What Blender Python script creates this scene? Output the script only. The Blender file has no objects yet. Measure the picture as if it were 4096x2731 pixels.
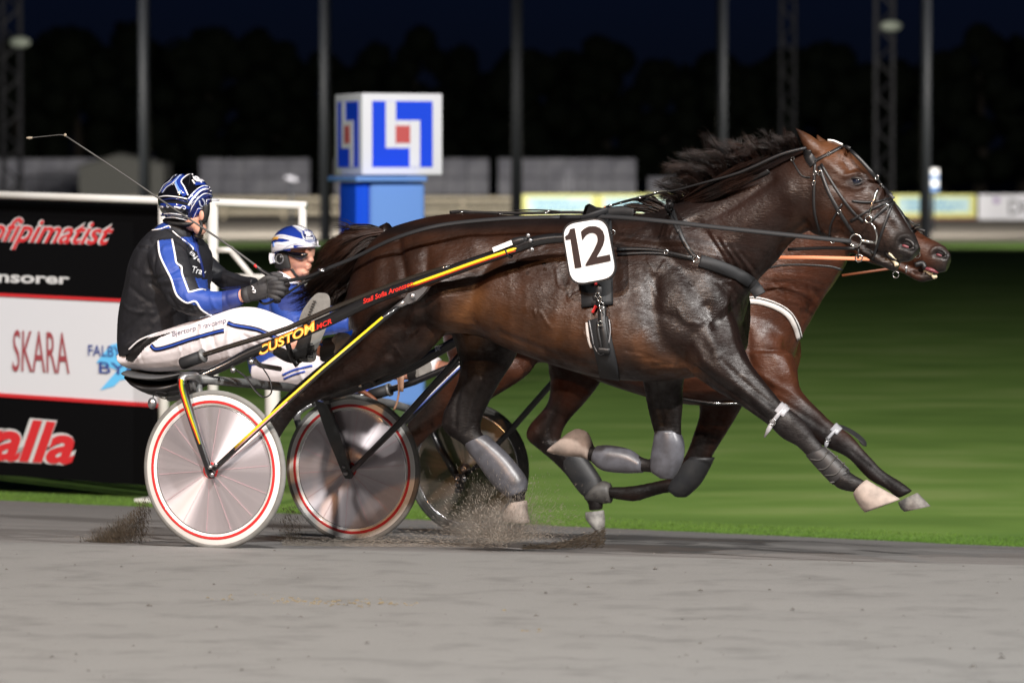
import bpy, bmesh, math, random
import numpy as np
from mathutils import Vector, Matrix
from mathutils.bvhtree import BVHTree
random.seed(7)
rng = np.random.RandomState(11)
sc = bpy.context.scene
COL = sc.collection
R = math.radians
# ------------------------------------------------------------------ camera
FPX = 15673.0                      # focal length in pixels of the 4096 px wide photograph
PITCH = math.atan((1365.5 - 696.6) / FPX)
CAMZ = 1.7
cam = bpy.data.objects.new('camera', bpy.data.cameras.new('camera'))
COL.objects.link(cam); sc.camera = cam
cam.location = (0, 0, CAMZ)
cam.rotation_euler = (math.pi / 2 - PITCH, 0, 0)
cam.data.sensor_width = 36.0
cam.data.lens = 36.0 * FPX / 4096.0
cam.data.clip_start = 0.5; cam.data.clip_end = 3000
cam.data.dof.use_dof = True
cam.data.dof.focus_distance = 18.2
cam.data.dof.aperture_fstop = 3.0
# ------------------------------------------------------------------ night sky
w = bpy.data.worlds.new('World'); sc.world = w; w.use_nodes = True
nt = w.node_tree; nt.nodes.clear()
sky = nt.nodes.new('ShaderNodeTexSky'); sky.sky_type = 'NISHITA'; sky.sun_disc = False
sky.sun_elevation = R(9); sky.sun_rotation = R(200)
bg = nt.nodes.new('ShaderNodeBackground'); bg.inputs['Strength'].default_value = 0.0022
tint = nt.nodes.new('ShaderNodeMix'); tint.data_type = 'RGBA'; tint.blend_type = 'MULTIPLY'
tint.inputs[0].default_value = 1.0; tint.inputs[7].default_value = (0.16, 0.29, 1.45, 1)
outw = nt.nodes.new('ShaderNodeOutputWorld')
nt.links.new(sky.outputs[0], tint.inputs[6]); nt.links.new(tint.outputs[2], bg.inputs['Color'])
nt.links.new(bg.outputs[0], outw.inputs[0])
# moonless night: a very weak, wide sun keeps the faint skylight direction
sun = bpy.data.objects.new('sun', bpy.data.lights.new('sun', 'SUN')); COL.objects.link(sun)
sun.data.energy = 0.004; sun.data.angle = R(10); sun.data.color = (0.8, 0.88, 1.0)
sun.rotation_euler = (R(50), 0, R(20))
sc.view_settings.view_transform = 'Standard'; sc.view_settings.look = 'None'
sc.view_settings.exposure = 0.0; sc.view_settings.gamma = 1.0
sc.view_settings.use_curve_mapping = False
sc.cycles.max_bounces = 6; sc.cycles.transparent_max_bounces = 16
sc.cycles.use_denoising = True
sc.cycles.sample_clamp_indirect = 4.0
# ------------------------------------------------------------------ frames
TH = R(23.5)
H = np.array([math.cos(TH), -math.sin(TH), 0.0])      # the way the horses run
L = np.array([math.sin(TH), math.cos(TH), 0.0])       # sideways, away from the camera
UP = np.array([0, 0, 1.0])
CAM = np.array([0, 0, CAMZ])
CF = np.array([0, math.cos(PITCH), -math.sin(PITCH)])
CU = np.array([0, math.sin(PITCH), math.cos(PITCH)])

def ray(x, y):
    d = CF * FPX + np.array([1.0, 0, 0]) * (x - 2048.0) + CU * (1365.5 - y)
    return d / np.linalg.norm(d)
def groundat(x, y, z=0.0):
    d = ray(x, y); t = (z - CAMZ) / d[2]
    return CAM + d * t
def depthat(x, y, Y):
    d = ray(x, y); return CAM + d * (Y / d[1])
ORG = groundat(859, 2188, 0.0)                          # near wheel's contact point
def at(x, y, v):
    d = ray(x, y); t = (v + ORG @ L - CAM @ L) / (d @ L)
    return CAM + d * t
def loc_uvw(p):
    p = np.asarray(p); q = p - ORG
    return np.stack([q @ H, q @ L, p[..., 2]], -1)
def uvw(u, v, z):
    q = ORG + H * u + L * v; return np.array([q[0], q[1], z])
def mpp(v): return 18.0 / FPX                           # metres per photo pixel near the horses
# ------------------------------------------------------------------ object helpers
def woff(parent):
    o = np.zeros(3)
    while parent is not None:
        o += np.array(parent.location); parent = parent.parent
    return o
def tag(o, label=None, cat=None, group=None, kind=None):
    if label: o['label'] = label
    if cat: o['category'] = cat
    if group: o['group'] = group
    if kind: o['kind'] = kind
    return o
def thing(name, p, label, cat, group=None):
    o = bpy.data.objects.new(name, None); COL.objects.link(o)
    o.location = tuple(float(c) for c in p); o.empty_display_size = 0.2
    return tag(o, label, cat, group)
def mk(name, verts, faces, mat, parent=None, smooth=True, mats=None, midx=None):
    me = bpy.data.meshes.new(name)
    V = np.asarray(verts, dtype=float) - woff(parent)
    me.from_pydata(V.tolist(), [], [list(map(int, f)) for f in faces])
    me.update()
    o = bpy.data.objects.new(name, me); COL.objects.link(o)
    if mats is not None:
        for m in mats: me.materials.append(m)
        if midx is not None: me.polygons.foreach_set('material_index', np.asarray(midx, dtype=np.int32))
    elif mat is not None: me.materials.append(mat)
    if smooth: me.polygons.foreach_set('use_smooth', [True] * len(me.polygons))
    if parent is not None: o.parent = parent
    return o
def mk_empty_obj_mesh(name, me, parent=None):
    o = bpy.data.objects.new(name, me); COL.objects.link(o)
    if parent is not None: o.parent = parent
    return o
class Geo:
    """collects shapes of one part"""
    def __init__(s): s.v = []; s.f = []; s.m = []
    def add(s, vf, m=0):
        v, f = vf; b = len(s.v)
        s.v.extend([tuple(p) for p in v]); s.f.extend([tuple(i + b for i in q) for q in f]); s.m.extend([m] * len(f))
        return s
    def mk(s, name, mat, parent=None, smooth=False, mats=None):
        return mk(name, s.v, s.f, mat, parent, smooth, mats, s.m if mats else None)
# ------------------------------------------------------------------ shapes
def box(c, sx, sy, sz, ax=None):
    c = np.asarray(c, float)
    X, Y, Z = ax if ax is not None else (np.array([1., 0, 0]), np.array([0, 1., 0]), UP)
    v = [c + X * sx * a / 2 + Y * sy * b / 2 + Z * sz * d / 2 for d in (-1, 1) for a, b in ((-1, -1), (1, -1), (1, 1), (-1, 1))]
    return v, [(0, 3, 2, 1), (4, 5, 6, 7), (0, 1, 5, 4), (1, 2, 6, 5), (2, 3, 7, 6), (3, 0, 4, 7)]
def bbox(c, sx, sy, sz, ax=None, b=0.01):
    """box with bevelled edges"""
    bm = bmesh.new(); v, f = box((0, 0, 0), sx, sy, sz)
    vs = [bm.verts.new(p) for p in v]
    for q in f: bm.faces.new([vs[i] for i in q])
    bmesh.ops.bevel(bm, geom=list(bm.edges), offset=b, segments=2, affect='EDGES', profile=0.6)
    bm.verts.index_update()
    P = np.array([p.co[:] for p in bm.verts]); F = [tuple(a.index for a in q.verts) for q in bm.faces]; bm.free()
    c = np.asarray(c, float)
    if ax is None: return P + c, F
    X, Y, Z = ax
    return c + P[:, :1] * X + P[:, 1:2] * Y + P[:, 2:3] * Z, F
def unit(a):
    n = np.linalg.norm(a); return a / n if n > 1e-12 else a
def catmull(P, n):
    """resample rows of P (k,d) with n steps per span"""
    P = np.asarray(P, float); k = len(P)
    Q = np.vstack([2 * P[0] - P[1], P, 2 * P[-1] - P[-2]]); out = []
    for i in range(1, k):
        a, b, c, d = Q[i - 1], Q[i], Q[i + 1], Q[i + 2]
        for j in range(n):
            t = j / n
            out.append(0.5 * (2 * b + (c - a) * t + (2 * a - 5 * b + 4 * c - d) * t * t + (3 * b - a - 3 * c + d) * t ** 3))
    out.append(P[-1]); return np.array(out)
def tube(pts, r, n=10, smoothn=0, caps=True, flat=1.0, up=None):
    pts = np.asarray(pts, float); rr = np.broadcast_to(np.asarray(r, float), (len(pts),))
    if smoothn:
        q = catmull(np.hstack([pts, rr[:, None]]), smoothn); pts, rr = q[:, :3], q[:, 3]
    T = np.gradient(pts, axis=0); T /= np.linalg.norm(T, axis=1)[:, None] + 1e-12
    ref = np.asarray(up, float) if up is not None else (UP if abs(T[0] @ UP) < 0.9 else H)
    N = unit(ref - T[0] * (ref @ T[0])); V = []; F = []
    for i, (p, t) in enumerate(zip(pts, T)):
        if up is not None: N = unit(ref - t * (ref @ t))
        else: N = unit(N - t * (N @ t))
        B = np.cross(t, N)
        for k in range(n):
            a = 2 * math.pi * k / n
            V.append(p + (N * math.cos(a) * flat + B * math.sin(a)) * rr[i])
    m = len(pts)
    for i in range(m - 1):
        for k in range(n):
            F.append((i * n + k, i * n + (k + 1) % n, (i + 1) * n + (k + 1) % n, (i + 1) * n + k))
    if caps:
        F.append(tuple(range(n - 1, -1, -1))); F.append(tuple(range((m - 1) * n, m * n)))
    return V, F
def loft(secs, n=20, steps=4, hx=0.94, egg=None, sq=1.0):
    """secs: (Ax,Ay,Bx,By,v,bw[,v2]) photo-pixel pairs on the plane v, half width bw along L.
    returns closed surface"""
    rows = []
    for s in secs:
        A = at(s[0], s[1], s[4]); B = at(s[2], s[3], s[4])
        c = (A + B) / 2; a = (A - B) / 2
        a = H * (a @ H) * hx + UP * a[2]
        rows.append(np.concatenate([c, a, [s[5], s[6] if len(s) > 6 else 0.0]]))
    rows = catmull(rows, steps)
    V = []; F = []
    for r_ in rows:
        c, a, bw, eg = r_[:3], r_[3:6], max(r_[6], 0.004), r_[7]
        for k in range(n):
            t = 2 * math.pi * k / n
            ca, sa = math.cos(t), math.sin(t)
            ca = math.copysign(abs(ca) ** sq, ca); sa = math.copysign(abs(sa) ** sq, sa)
            wdt = bw * (1 - eg * ca)                 # eg > 0: narrower at A (top)
            V.append(c + a * ca + L * sa * wdt)
    m = len(rows)
    for i in range(m - 1):
        for k in range(n):
            F.append((i * n + k, i * n + (k + 1) % n, (i + 1) * n + (k + 1) % n, (i + 1) * n + k))
    F.append(tuple(range(n - 1, -1, -1))); F.append(tuple(range((m - 1) * n, m * n)))
    return V, F
def ellipsoid(c, ax, n=20, m=12):
    """ax: three full half-axis vectors"""
    V = []; F = []
    for i in range(m + 1):
        ph = math.pi * i / m
        for k in range(n):
            t = 2 * math.pi * k / n
            V.append(np.asarray(c) + ax[2] * math.cos(ph) + math.sin(ph) * (ax[0] * math.cos(t) + ax[1] * math.sin(t)))
    for i in range(m):
        for k in range(n):
            F.append((i * n + k, (i + 1) * n + k, (i + 1) * n + (k + 1) % n, i * n + (k + 1) % n))
    return V, F
def pell(x, y, rx, ry, v, rl, rot=0):
    """ellipsoid at photo pixel x,y on plane v: radii in pixels, rl metres sideways"""
    c = at(x, y, v); s = (c @ CF) / FPX; ca, sa = math.cos(R(rot)), math.sin(R(rot))
    return ellipsoid(c, [(H * ca + UP * sa) * rx * s, L * rl, (-H * sa + UP * ca) * ry * s])
def fuse(parts, voxel, smooth=4, fac=0.5):
    """voxel-remeshes overlapping shapes into one continuous surface; returns verts, faces"""
    g = Geo()
    for p in parts: g.add(p)
    me = bpy.data.meshes.new('tmp'); me.from_pydata([tuple(map(float, p)) for p in g.v], [], g.f); me.update()
    bm = bmesh.new(); bm.from_mesh(me); bmesh.ops.recalc_face_normals(bm, faces=bm.faces); bm.to_mesh(me); bm.free()
    o = bpy.data.objects.new('tmp', me); COL.objects.link(o)
    m = o.modifiers.new('r', 'REMESH'); m.mode = 'VOXEL'; m.voxel_size = voxel; m.adaptivity = 0
    if smooth:
        m = o.modifiers.new('s', 'SMOOTH'); m.factor = fac; m.iterations = smooth
    dg = bpy.context.evaluated_depsgraph_get(); e = o.evaluated_get(dg).to_mesh()
    nv = len(e.vertices); V = np.empty(nv * 3); e.vertices.foreach_get('co', V); V = V.reshape(-1, 3)
    nf = len(e.polygons); lt = np.empty(nf, np.int32); e.polygons.foreach_get('loop_total', lt)
    li = np.empty(len(e.loops), np.int32); e.loops.foreach_get('vertex_index', li)
    F = np.split(li, np.cumsum(lt)[:-1]) if not (lt == 4).all() else li.reshape(-1, 4)
    F = [tuple(f) for f in F]
    o.evaluated_get(dg).to_mesh_clear(); bpy.data.objects.remove(o); bpy.data.meshes.remove(me)
    return V, F
def normals(V, F):
    Q = np.array([f[:4] if len(f) >= 4 else (f[0], f[1], f[2], f[2]) for f in F])
    n = np.cross(V[Q[:, 2]] - V[Q[:, 0]], V[Q[:, 3]] - V[Q[:, 1]])
    N = np.zeros_like(V)
    for k in range(4): np.add.at(N, Q[:, k], n)
    return N / (np.linalg.norm(N, axis=1)[:, None] + 1e-12)
def segdist(P, poly):
    """distance of 2-D points P to the polyline poly"""
    best = np.full(len(P), 1e9)
    poly = np.asarray(poly, float)
    if len(poly) == 1: return np.linalg.norm(P - poly[0], axis=1)
    for a, b in zip(poly[:-1], poly[1:]):
        d = b - a; t = np.clip(((P - a) @ d) / (d @ d + 1e-9), 0, 1)
        best = np.minimum(best, np.linalg.norm(P - (a + t[:, None] * d), axis=1))
    return best
def px_of(P):
    q = np.asarray(P) - CAM; z = q @ CF
    return np.stack([2048 + FPX * q[:, 0] / z, 1365.5 - FPX * (q @ CU) / z], 1)
def strokes(V, F, lst, vlo=-9, vhi=9):
    """raise (+) or sink (-) soft ridges drawn as polylines on the near side; mirrored by |n.L|"""
    N = normals(V, F); q = loc_uvw(V); D = np.zeros(len(V))
    for pts, v, r, amp in lst:
        poly = [loc_uvw(at(x, y, v))[[0, 2]] for x, y in pts]
        if len(poly) > 2: poly = catmull(poly, 4)
        d = segdist(q[:, [0, 2]], poly); s = 18.0 / FPX * r
        D += amp * np.exp(-(d / s) ** 2) * (q[:, 1] > vlo) * (q[:, 1] < vhi)
    k = np.clip(np.abs(N @ L) * 1.3, 0, 1)
    return V + N * (D * k)[:, None]
def inpoly(P, poly):
    poly = np.asarray(poly, float); x, y = P[:, 0], P[:, 1]; c = np.zeros(len(P), bool); j = len(poly) - 1
    for i in range(len(poly)):
        xi, yi = poly[i]; xj, yj = poly[j]
        m = ((yi > y) != (yj > y)) & (x < (xj - xi) * (y - yi) / (yj - yi + 1e-12) + xi)
        c ^= m; j = i
    return c
def bvh(V, F): return BVHTree.FromPolygons([Vector(map(float, p)) for p in V], [tuple(map(int, f)) for f in F])
def hit(tree, x, y, fallback):
    d = ray(x, y); h = tree.ray_cast(Vector(CAM), Vector(d))
    if h[0] is None: return fallback, -d
    return np.array(h[0]), np.array(h[1])
def drape(tree, pts, width, thick=0.004, vfb=0.4, n=6, lift=0.002, smoothit=2, sm=True):
    """strap lying on a surface: pts photo pixels, width metres"""
    P2 = catmull(pts, n) if sm and len(pts) > 2 else np.vstack([np.linspace(a, b, n, endpoint=False) for a, b in zip(np.array(pts[:-1], float), np.array(pts[1:], float))] + [np.array(pts[-1:], float)])
    P = []; N = []
    for x, y in P2:
        p, nn = hit(tree, x, y, at(x, y, vfb)); P.append(p); N.append(nn)
    P = np.array(P); N = np.array(N)
    for _ in range(smoothit):
        Q = P.copy(); Q[1:-1] = (P[:-2] + 2 * P[1:-1] + P[2:]) / 4; P = Q
        M = N.copy(); M[1:-1] = (N[:-2] + N[1:-1] + N[2:]) / 3; N = M
    return ribbon(P + N * lift, N, width, thick)
def ribbon(P, N, width, thick):
    P = np.asarray(P); N = np.asarray(N); N = np.broadcast_to(N, P.shape)
    T = np.gradient(P, axis=0); V = []; F = []
    wd = np.broadcast_to(np.asarray(width, float), (len(P),))
    for p, t, nn, ww in zip(P, T, N, wd):
        t = unit(t); nn = unit(nn - t * (nn @ t)); b = np.cross(t, nn)
        e = thick * 0.3
        V += [p - b * ww / 2 + nn * e, p - b * (ww / 2 - e) + nn * thick, p + b * (ww / 2 - e) + nn * thick, p + b * ww / 2 + nn * e, p + b * ww / 2 - nn * thick * 0.5, p - b * ww / 2 - nn * thick * 0.5]
    m = len(P); k = 6
    for i in range(m - 1):
        for j in range(k): F.append((i * k + j, (i + 1) * k + j, (i + 1) * k + (j + 1) % k, i * k + (j + 1) % k))
    F.append(tuple(range(k))); F.append(tuple(range((m - 1) * k + k - 1, (m - 1) * k - 1, -1)))
    return V, F
def ring(c, ax1, ax2, r1, r2, n=20, k=8):
    """torus"""
    V = []; F = []; ax3 = np.cross(ax1, ax2)
    for i in range(n):
        t = 2 * math.pi * i / n; d = ax1 * math.cos(t) + ax2 * math.sin(t)
        for j in range(k):
            a = 2 * math.pi * j / k; V.append(np.asarray(c) + d * (r1 + r2 * math.cos(a)) + ax3 * r2 * math.sin(a))
    for i in range(n):
        for j in range(k): F.append((i * k + j, ((i + 1) % n) * k + j, ((i + 1) % n) * k + (j + 1) % k, i * k + (j + 1) % k))
    return V, F
def lathe(c, axis, prof, n=48, ref=UP):
    """prof: (offset along axis, radius); open surface"""
    axis = unit(np.asarray(axis)); a1 = unit(ref - axis * (ref @ axis)); a2 = np.cross(axis, a1); V = []; F = []
    for o, r in prof:
        for i in range(n):
            t = 2 * math.pi * i / n; V.append(np.asarray(c) + axis * o + (a1 * math.cos(t) + a2 * math.sin(t)) * r)
    for j in range(len(prof) - 1):
        for i in range(n): F.append((j * n + i, j * n + (i + 1) % n, (j + 1) * n + (i + 1) % n, (j + 1) * n + i))
    return V, F
def prism(pts, n, depth):
    """solid from a planar outline (3-D points) pushed along n by depth"""
    P = [np.asarray(p) for p in pts]; k = len(P); n = unit(np.asarray(n))
    V = P + [p + n * depth for p in P]
    F = [tuple(range(k - 1, -1, -1)), tuple(range(k, 2 * k))] + [(i, (i + 1) % k, k + (i + 1) % k, k + i) for i in range(k)]
    return V, F
def pprism(px, v, depth): return prism([at(x, y, v) for x, y in px], L, depth)
def text_geo(s, extr=0.0, shear=0.0, bold=0.0, spacing=1.0):
    cu = bpy.data.curves.new('t', 'FONT'); cu.body = s; cu.extrude = extr; cu.shear = shear; cu.offset = bold
    cu.space_character = spacing; cu.resolution_u = 4
    o = bpy.data.objects.new('t', cu); COL.objects.link(o)
    dg = bpy.context.evaluated_depsgraph_get(); e = o.evaluated_get(dg).to_mesh()
    V = np.array([q.co[:] for q in e.vertices]); F = [tuple(p.vertices) for p in e.polygons]
    o.evaluated_get(dg).to_mesh_clear(); bpy.data.objects.remove(o); bpy.data.curves.remove(cu)
    V[:, 0] -= V[:, 0].min(); wd = V[:, 0].max(); V[:, 0] /= wd
    V[:, 1] -= V[:, 1].min(); V[:, 1] /= V[:, 1].max()
    return V, F
def put_text(geo, quad, lift=0.0, nrm=None, tree=None):
    """map unit text onto 4 corner points bl, br, tr, tl (3-D); optionally onto a surface"""
    V, F = geo; bl, br, tr, tl = [np.asarray(q) for q in quad]
    x = V[:, :1]; y = V[:, 1:2]
    P = bl * (1 - x) * (1 - y) + br * x * (1 - y) + tr * x * y + tl * (1 - x) * y
    nrm = -L if nrm is None else nrm
    if tree is not None:
        out = []
        for p in P:
            d = unit(p - CAM); h = tree.ray_cast(Vector(CAM), Vector(d))
            out.append(np.array(h[0]) + np.array(h[1]) * lift if h[0] is not None else p)
        return np.array(out), F
    return P + nrm * (lift + V[:, 2:3]), F
# ------------------------------------------------------------------ materials
MATS = {}
def mat(name, col, rough=0.5, metal=0.0, spec=0.5, bump=None, var=None, coat=0.0, coatr=0.1, attr=None, sheen=0, emit=None, trans=0, alpha=1, aniso=0, sss=0):
    """bump=(scale,strength,dist); var=(scale, amount, second colour); attr=colour attribute name"""
    if name in MATS: return MATS[name]
    m = bpy.data.materials.new(name); m.use_nodes = True; t = m.node_tree; b = t.nodes['Principled BSDF']
    lk = t.links.new
    b.inputs['Base Color'].default_value = (*col, 1); b.inputs['Roughness'].default_value = rough
    b.inputs['Metallic'].default_value = metal; b.inputs['Specular IOR Level'].default_value = spec
    b.inputs['Coat Weight'].default_value = coat; b.inputs['Coat Roughness'].default_value = coatr
    if sheen: b.inputs['Sheen Weight'].default_value = sheen
    if trans: b.inputs['Transmission Weight'].default_value = trans
    if alpha < 1: b.inputs['Alpha'].default_value = alpha
    if aniso: b.inputs['Anisotropic'].default_value = aniso
    if sss: b.inputs['Subsurface Weight'].default_value = sss; b.inputs['Subsurface Radius'].default_value = (0.01, 0.004, 0.002)
    tc = t.nodes.new('ShaderNodeTexCoord'); src = None
    if attr:
        a = t.nodes.new('ShaderNodeAttribute'); a.attribute_name = attr; src = a.outputs['Color']
    if var:
        nz = t.nodes.new('ShaderNodeTexNoise'); nz.inputs['Scale'].default_value = var[0]; nz.inputs['Detail'].default_value = 6
        lk(tc.outputs['Object'], nz.inputs['Vector'])
        rp = t.nodes.new('ShaderNodeMapRange'); rp.inputs[1].default_value = 0.35; rp.inputs[2].default_value = 0.65
        rp.inputs[4].default_value = var[1]; lk(nz.outputs['Fac'], rp.inputs[0])
        mx = t.nodes.new('ShaderNodeMix'); mx.data_type = 'RGBA'; lk(rp.outputs[0], mx.inputs[0])
        if src is not None: lk(src, mx.inputs[6])
        else: mx.inputs[6].default_value = (*col, 1)
        mx.inputs[7].default_value = (*var[2], 1); src = mx.outputs[2]
        if len(var) > 3:
            r2 = t.nodes.new('ShaderNodeMapRange'); r2.inputs[3].default_value = rough; r2.inputs[4].default_value = var[3]
            lk(nz.outputs['Fac'], r2.inputs[0]); lk(r2.outputs[0], b.inputs['Roughness'])
    if src is not None: lk(src, b.inputs['Base Color'])
    if bump:
        nz = t.nodes.new('ShaderNodeTexNoise'); nz.inputs['Scale'].default_value = bump[0]; nz.inputs['Detail'].default_value = 5
        lk(tc.outputs['Object'], nz.inputs['Vector'])
        bp = t.nodes.new('ShaderNodeBump'); bp.inputs['Strength'].default_value = bump[1]; bp.inputs['Distance'].default_value = bump[2]
        lk(nz.outputs['Fac'], bp.inputs['Height']); lk(bp.outputs[0], b.inputs['Normal'])
    if emit: b.inputs['Emission Color'].default_value = (*emit[0], 1); b.inputs['Emission Strength'].default_value = emit[1]
    MATS[name] = m; return m
# ------------------------------------------------------------------ floodlights of the home straight (behind the camera, out of frame)
M_galv = mat('galvanised_steel', (0.22, 0.23, 0.25), 0.55, 0.6, bump=(30, 0.2, 0.002))
M_dark_mast = mat('weathered_mast_steel', (0.018, 0.018, 0.022), 0.6, 0.2)
M_lampglass = mat('floodlight_glass', (0.9, 0.9, 0.85), 0.2, emit=((1, 0.97, 0.9), 6.0))
def spot(loc, aim, watt, ang, blend, rad, col):
    l = bpy.data.objects.new('floodlight_beam', bpy.data.lights.new('floodlight_beam', 'SPOT')); COL.objects.link(l)
    l.location = loc; l.data.energy = watt; l.data.spot_size = R(ang); l.data.spot_blend = blend
    l.data.shadow_soft_size = rad; l.data.color = col
    l.rotation_euler = (Vector(aim) - Vector(loc)).to_track_quat('-Z', 'Y').to_euler(); return l
def near_mast(x, y, h, aim, watt, ang, label, col=(1, 0.965, 0.93), rad=0.35):
    t = thing('floodlight_mast', (x, y, 0), label, 'floodlight mast', 'floodlight masts along the home straight')
    mk('mast_pole', *tube([(x, y, 0), (x, y, h)], [0.16, 0.09], 12), M_galv, t)
    d = unit(np.array(aim, float) - np.array([x, y, h])); s = unit(np.cross(d, UP)); q = np.cross(s, d)
    c = np.array([x, y, h]) + d * 0.3
    mk('lamp_housing', *bbox(c, 1.1, 0.35, 0.7, (s, d, q), 0.04), M_dark_mast, t)
    spot(tuple(c + d * 0.42), aim, watt, ang, 1.0, rad, col)
near_mast(-11, -4, 18.5, (-0.3, 22, .5), 20500, 78, 'tall floodlight mast on the left behind the photographer')
near_mast(3, -5, 19.5, (0.3, 22, .5), 35000, 78, 'tall floodlight mast in the middle behind the photographer')
near_mast(20, -2, 18, (1.0, 22.0, .5), 36000, 78, 'tall floodlight mast on the right behind the photographer')
near_mast(-8.5, -2, 12, (-0.8, 19, .5), 6500, 34, 'lower mast with a warm sodium lamp behind the photographer', (1.0, 0.50, 0.22), 0.25)
# ------------------------------------------------------------------ ground
GZ = -0.5
C1 = groundat(0, 2168, 0.0); C2 = groundat(4096, 2260, 0.0)        # brow between the level and the banked part
E1 = groundat(0, 2000, GZ); E2 = groundat(4096, 2186, GZ)          # edge of the grass
def lerp(a, b, t): return a + (b - a) * t
def nz2(x, y, s, seed=0):
    return mathutils_noise(x * s, y * s, seed)
from mathutils import noise as mnoise
def fbm(x, y, s, o=3):
    return sum(mnoise.noise(Vector((x * s * 2 ** i, y * s * 2 ** i, i * 7.3))) / 2 ** i for i in range(o))
def ground_z(p):
    """height of the banked track under a point"""
    # solve p = lerp(C(t),E(t),s) approximately: t along, s across
    d = unit(C2 - C1); t = ((p - C1) @ d) / np.linalg.norm(C2 - C1)
    for _ in range(3):
        a = lerp(C1, C2, t); b = lerp(E1, E2, t); s = ((p - a)[:2] @ (b - a)[:2]) / ((b - a)[:2] @ (b - a)[:2])
        q = lerp(a, b, s); t += ((p - q) @ d) / np.linalg.norm(C2 - C1)
    return GZ * max(0, min(1, s))
def sand_mat(name, c1, c2, c3, st=(1.0, 6.0)):
    m = bpy.data.materials.new(name); m.use_nodes = True; t = m.node_tree; b = t.nodes['Principled BSDF']; lk = t.links.new
    tc = t.nodes.new('ShaderNodeTexCoord'); mp = t.nodes.new('ShaderNodeMapping')
    mp.inputs['Rotation'].default_value = (0, 0, R(18)); mp.inputs['Scale'].default_value = (st[0], st[1], 1)
    lk(tc.outputs['Object'], mp.inputs['Vector'])
    n1 = t.nodes.new('ShaderNodeTexNoise'); n1.inputs['Scale'].default_value = 3.4 if st[1] < 2 else 0.9; n1.inputs['Detail'].default_value = 8; n1.inputs['Roughness'].default_value = 0.58
    lk(mp.outputs[0], n1.inputs['Vector'])
    cr = t.nodes.new('ShaderNodeValToRGB'); cr.color_ramp.elements[0].position = 0.27; cr.color_ramp.elements[1].position = 0.50
    cr.color_ramp.elements[0].color = (*c1, 1); cr.color_ramp.elements[1].color = (*c2, 1); lk(n1.outputs['Fac'], cr.inputs[0])
    n2 = t.nodes.new('ShaderNodeTexNoise'); n2.inputs['Scale'].default_value = 160; n2.inputs['Detail'].default_value = 3
    lk(tc.outputs['Object'], n2.inputs['Vector'])
    mx = t.nodes.new('ShaderNodeMix'); mx.data_type = 'RGBA'; r = t.nodes.new('ShaderNodeMapRange')
    r.inputs[1].default_value = 0.55; r.inputs[2].default_value = 0.75; r.inputs[4].default_value = 0.55; lk(n2.outputs['Fac'], r.inputs[0])
    lk(r.outputs[0], mx.inputs[0]); lk(cr.outputs[0], mx.inputs[6]); mx.inputs[7].default_value = (*c3, 1)
    lk(mx.outputs[2], b.inputs['Base Color']); b.inputs['Roughness'].default_value = 0.95; b.inputs['Specular IOR Level'].default_value = 0.15
    bp = t.nodes.new('ShaderNodeBump'); bp.inputs['Strength'].default_value = 0.35; bp.inputs['Distance'].default_value = 0.008
    lk(n2.outputs['Fac'], bp.inputs['Height'])
    bp2 = t.nodes.new('ShaderNodeBump'); bp2.inputs['Strength'].default_value = 0.3; bp2.inputs['Distance'].default_value = 0.012
    lk(n1.outputs['Fac'], bp2.inputs['Height']); lk(bp.outputs[0], bp2.inputs['Normal']); lk(bp2.outputs[0], b.inputs['Normal'])
    return m
M_sand = sand_mat('packed_sand', (0.146, 0.145, 0.140), (0.200, 0.199, 0.192), (0.125, 0.122, 0.115), (1.0, 1.25))
M_churned_shade = sand_mat('churned_shaded_sand', (0.135, 0.129, 0.125), (0.185, 0.178, 0.172), (0.10, 0.094, 0.09), (0.6, 8.0))  # churned sand, with the slope's shade also put into the darker colour
M_farsand = sand_mat('far_track_sand', (0.20, 0.178, 0.155), (0.26, 0.235, 0.205), (0.16, 0.14, 0.12), (0.2, 2))
def sheet(fn, nu, nv):
    V = [fn(i / nu, j / nv) for j in range(nv + 1) for i in range(nu + 1)]
    F = [(j * (nu + 1) + i, j * (nu + 1) + i + 1, (j + 1) * (nu + 1) + i + 1, (j + 1) * (nu + 1) + i) for j in range(nv) for i in range(nu)]
    return V, F
T0, T1 = -9.0, 10.0
def near_fn(a, b):
    t = T0 + (T1 - T0) * a
    if abs(t - 0.5) > 2: pass
    c = lerp(C1, C2, t); n = unit(np.cross(C2 - C1, UP)) * 1.0        # towards the camera side
    if n[1] > 0: n = -n
    p = c + n * (26.0 * b ** 1.6)
    amp = 0.009 if b > 0 else 0.0
    p = p + UP * (amp * fbm(p[0], p[1], 2.6, 4) * min(1, b * 8)); p[2] -= 0.0
    return p
mk('track', *sheet(near_fn, 800, 130), M_sand)
bpy.data.objects['track']['kind'] = 'structure'
def bank_fn(a, b):
    t = T0 + (T1 - T0) * a; p = lerp(lerp(C1, C2, t), lerp(E1, E2, t), b)
    k = math.sin(math.pi * min(max(b, 0), 1))
    return p + UP * (k * 0.012 * fbm(p[0], p[1], 2.0) - 0.006 * (b > 0) * (b < 1)) - UP * 0.004 * (b == 0)
o = mk('banked_track', *sheet(bank_fn, 700, 24), M_churned_shade); o['kind'] = 'structure'
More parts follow.
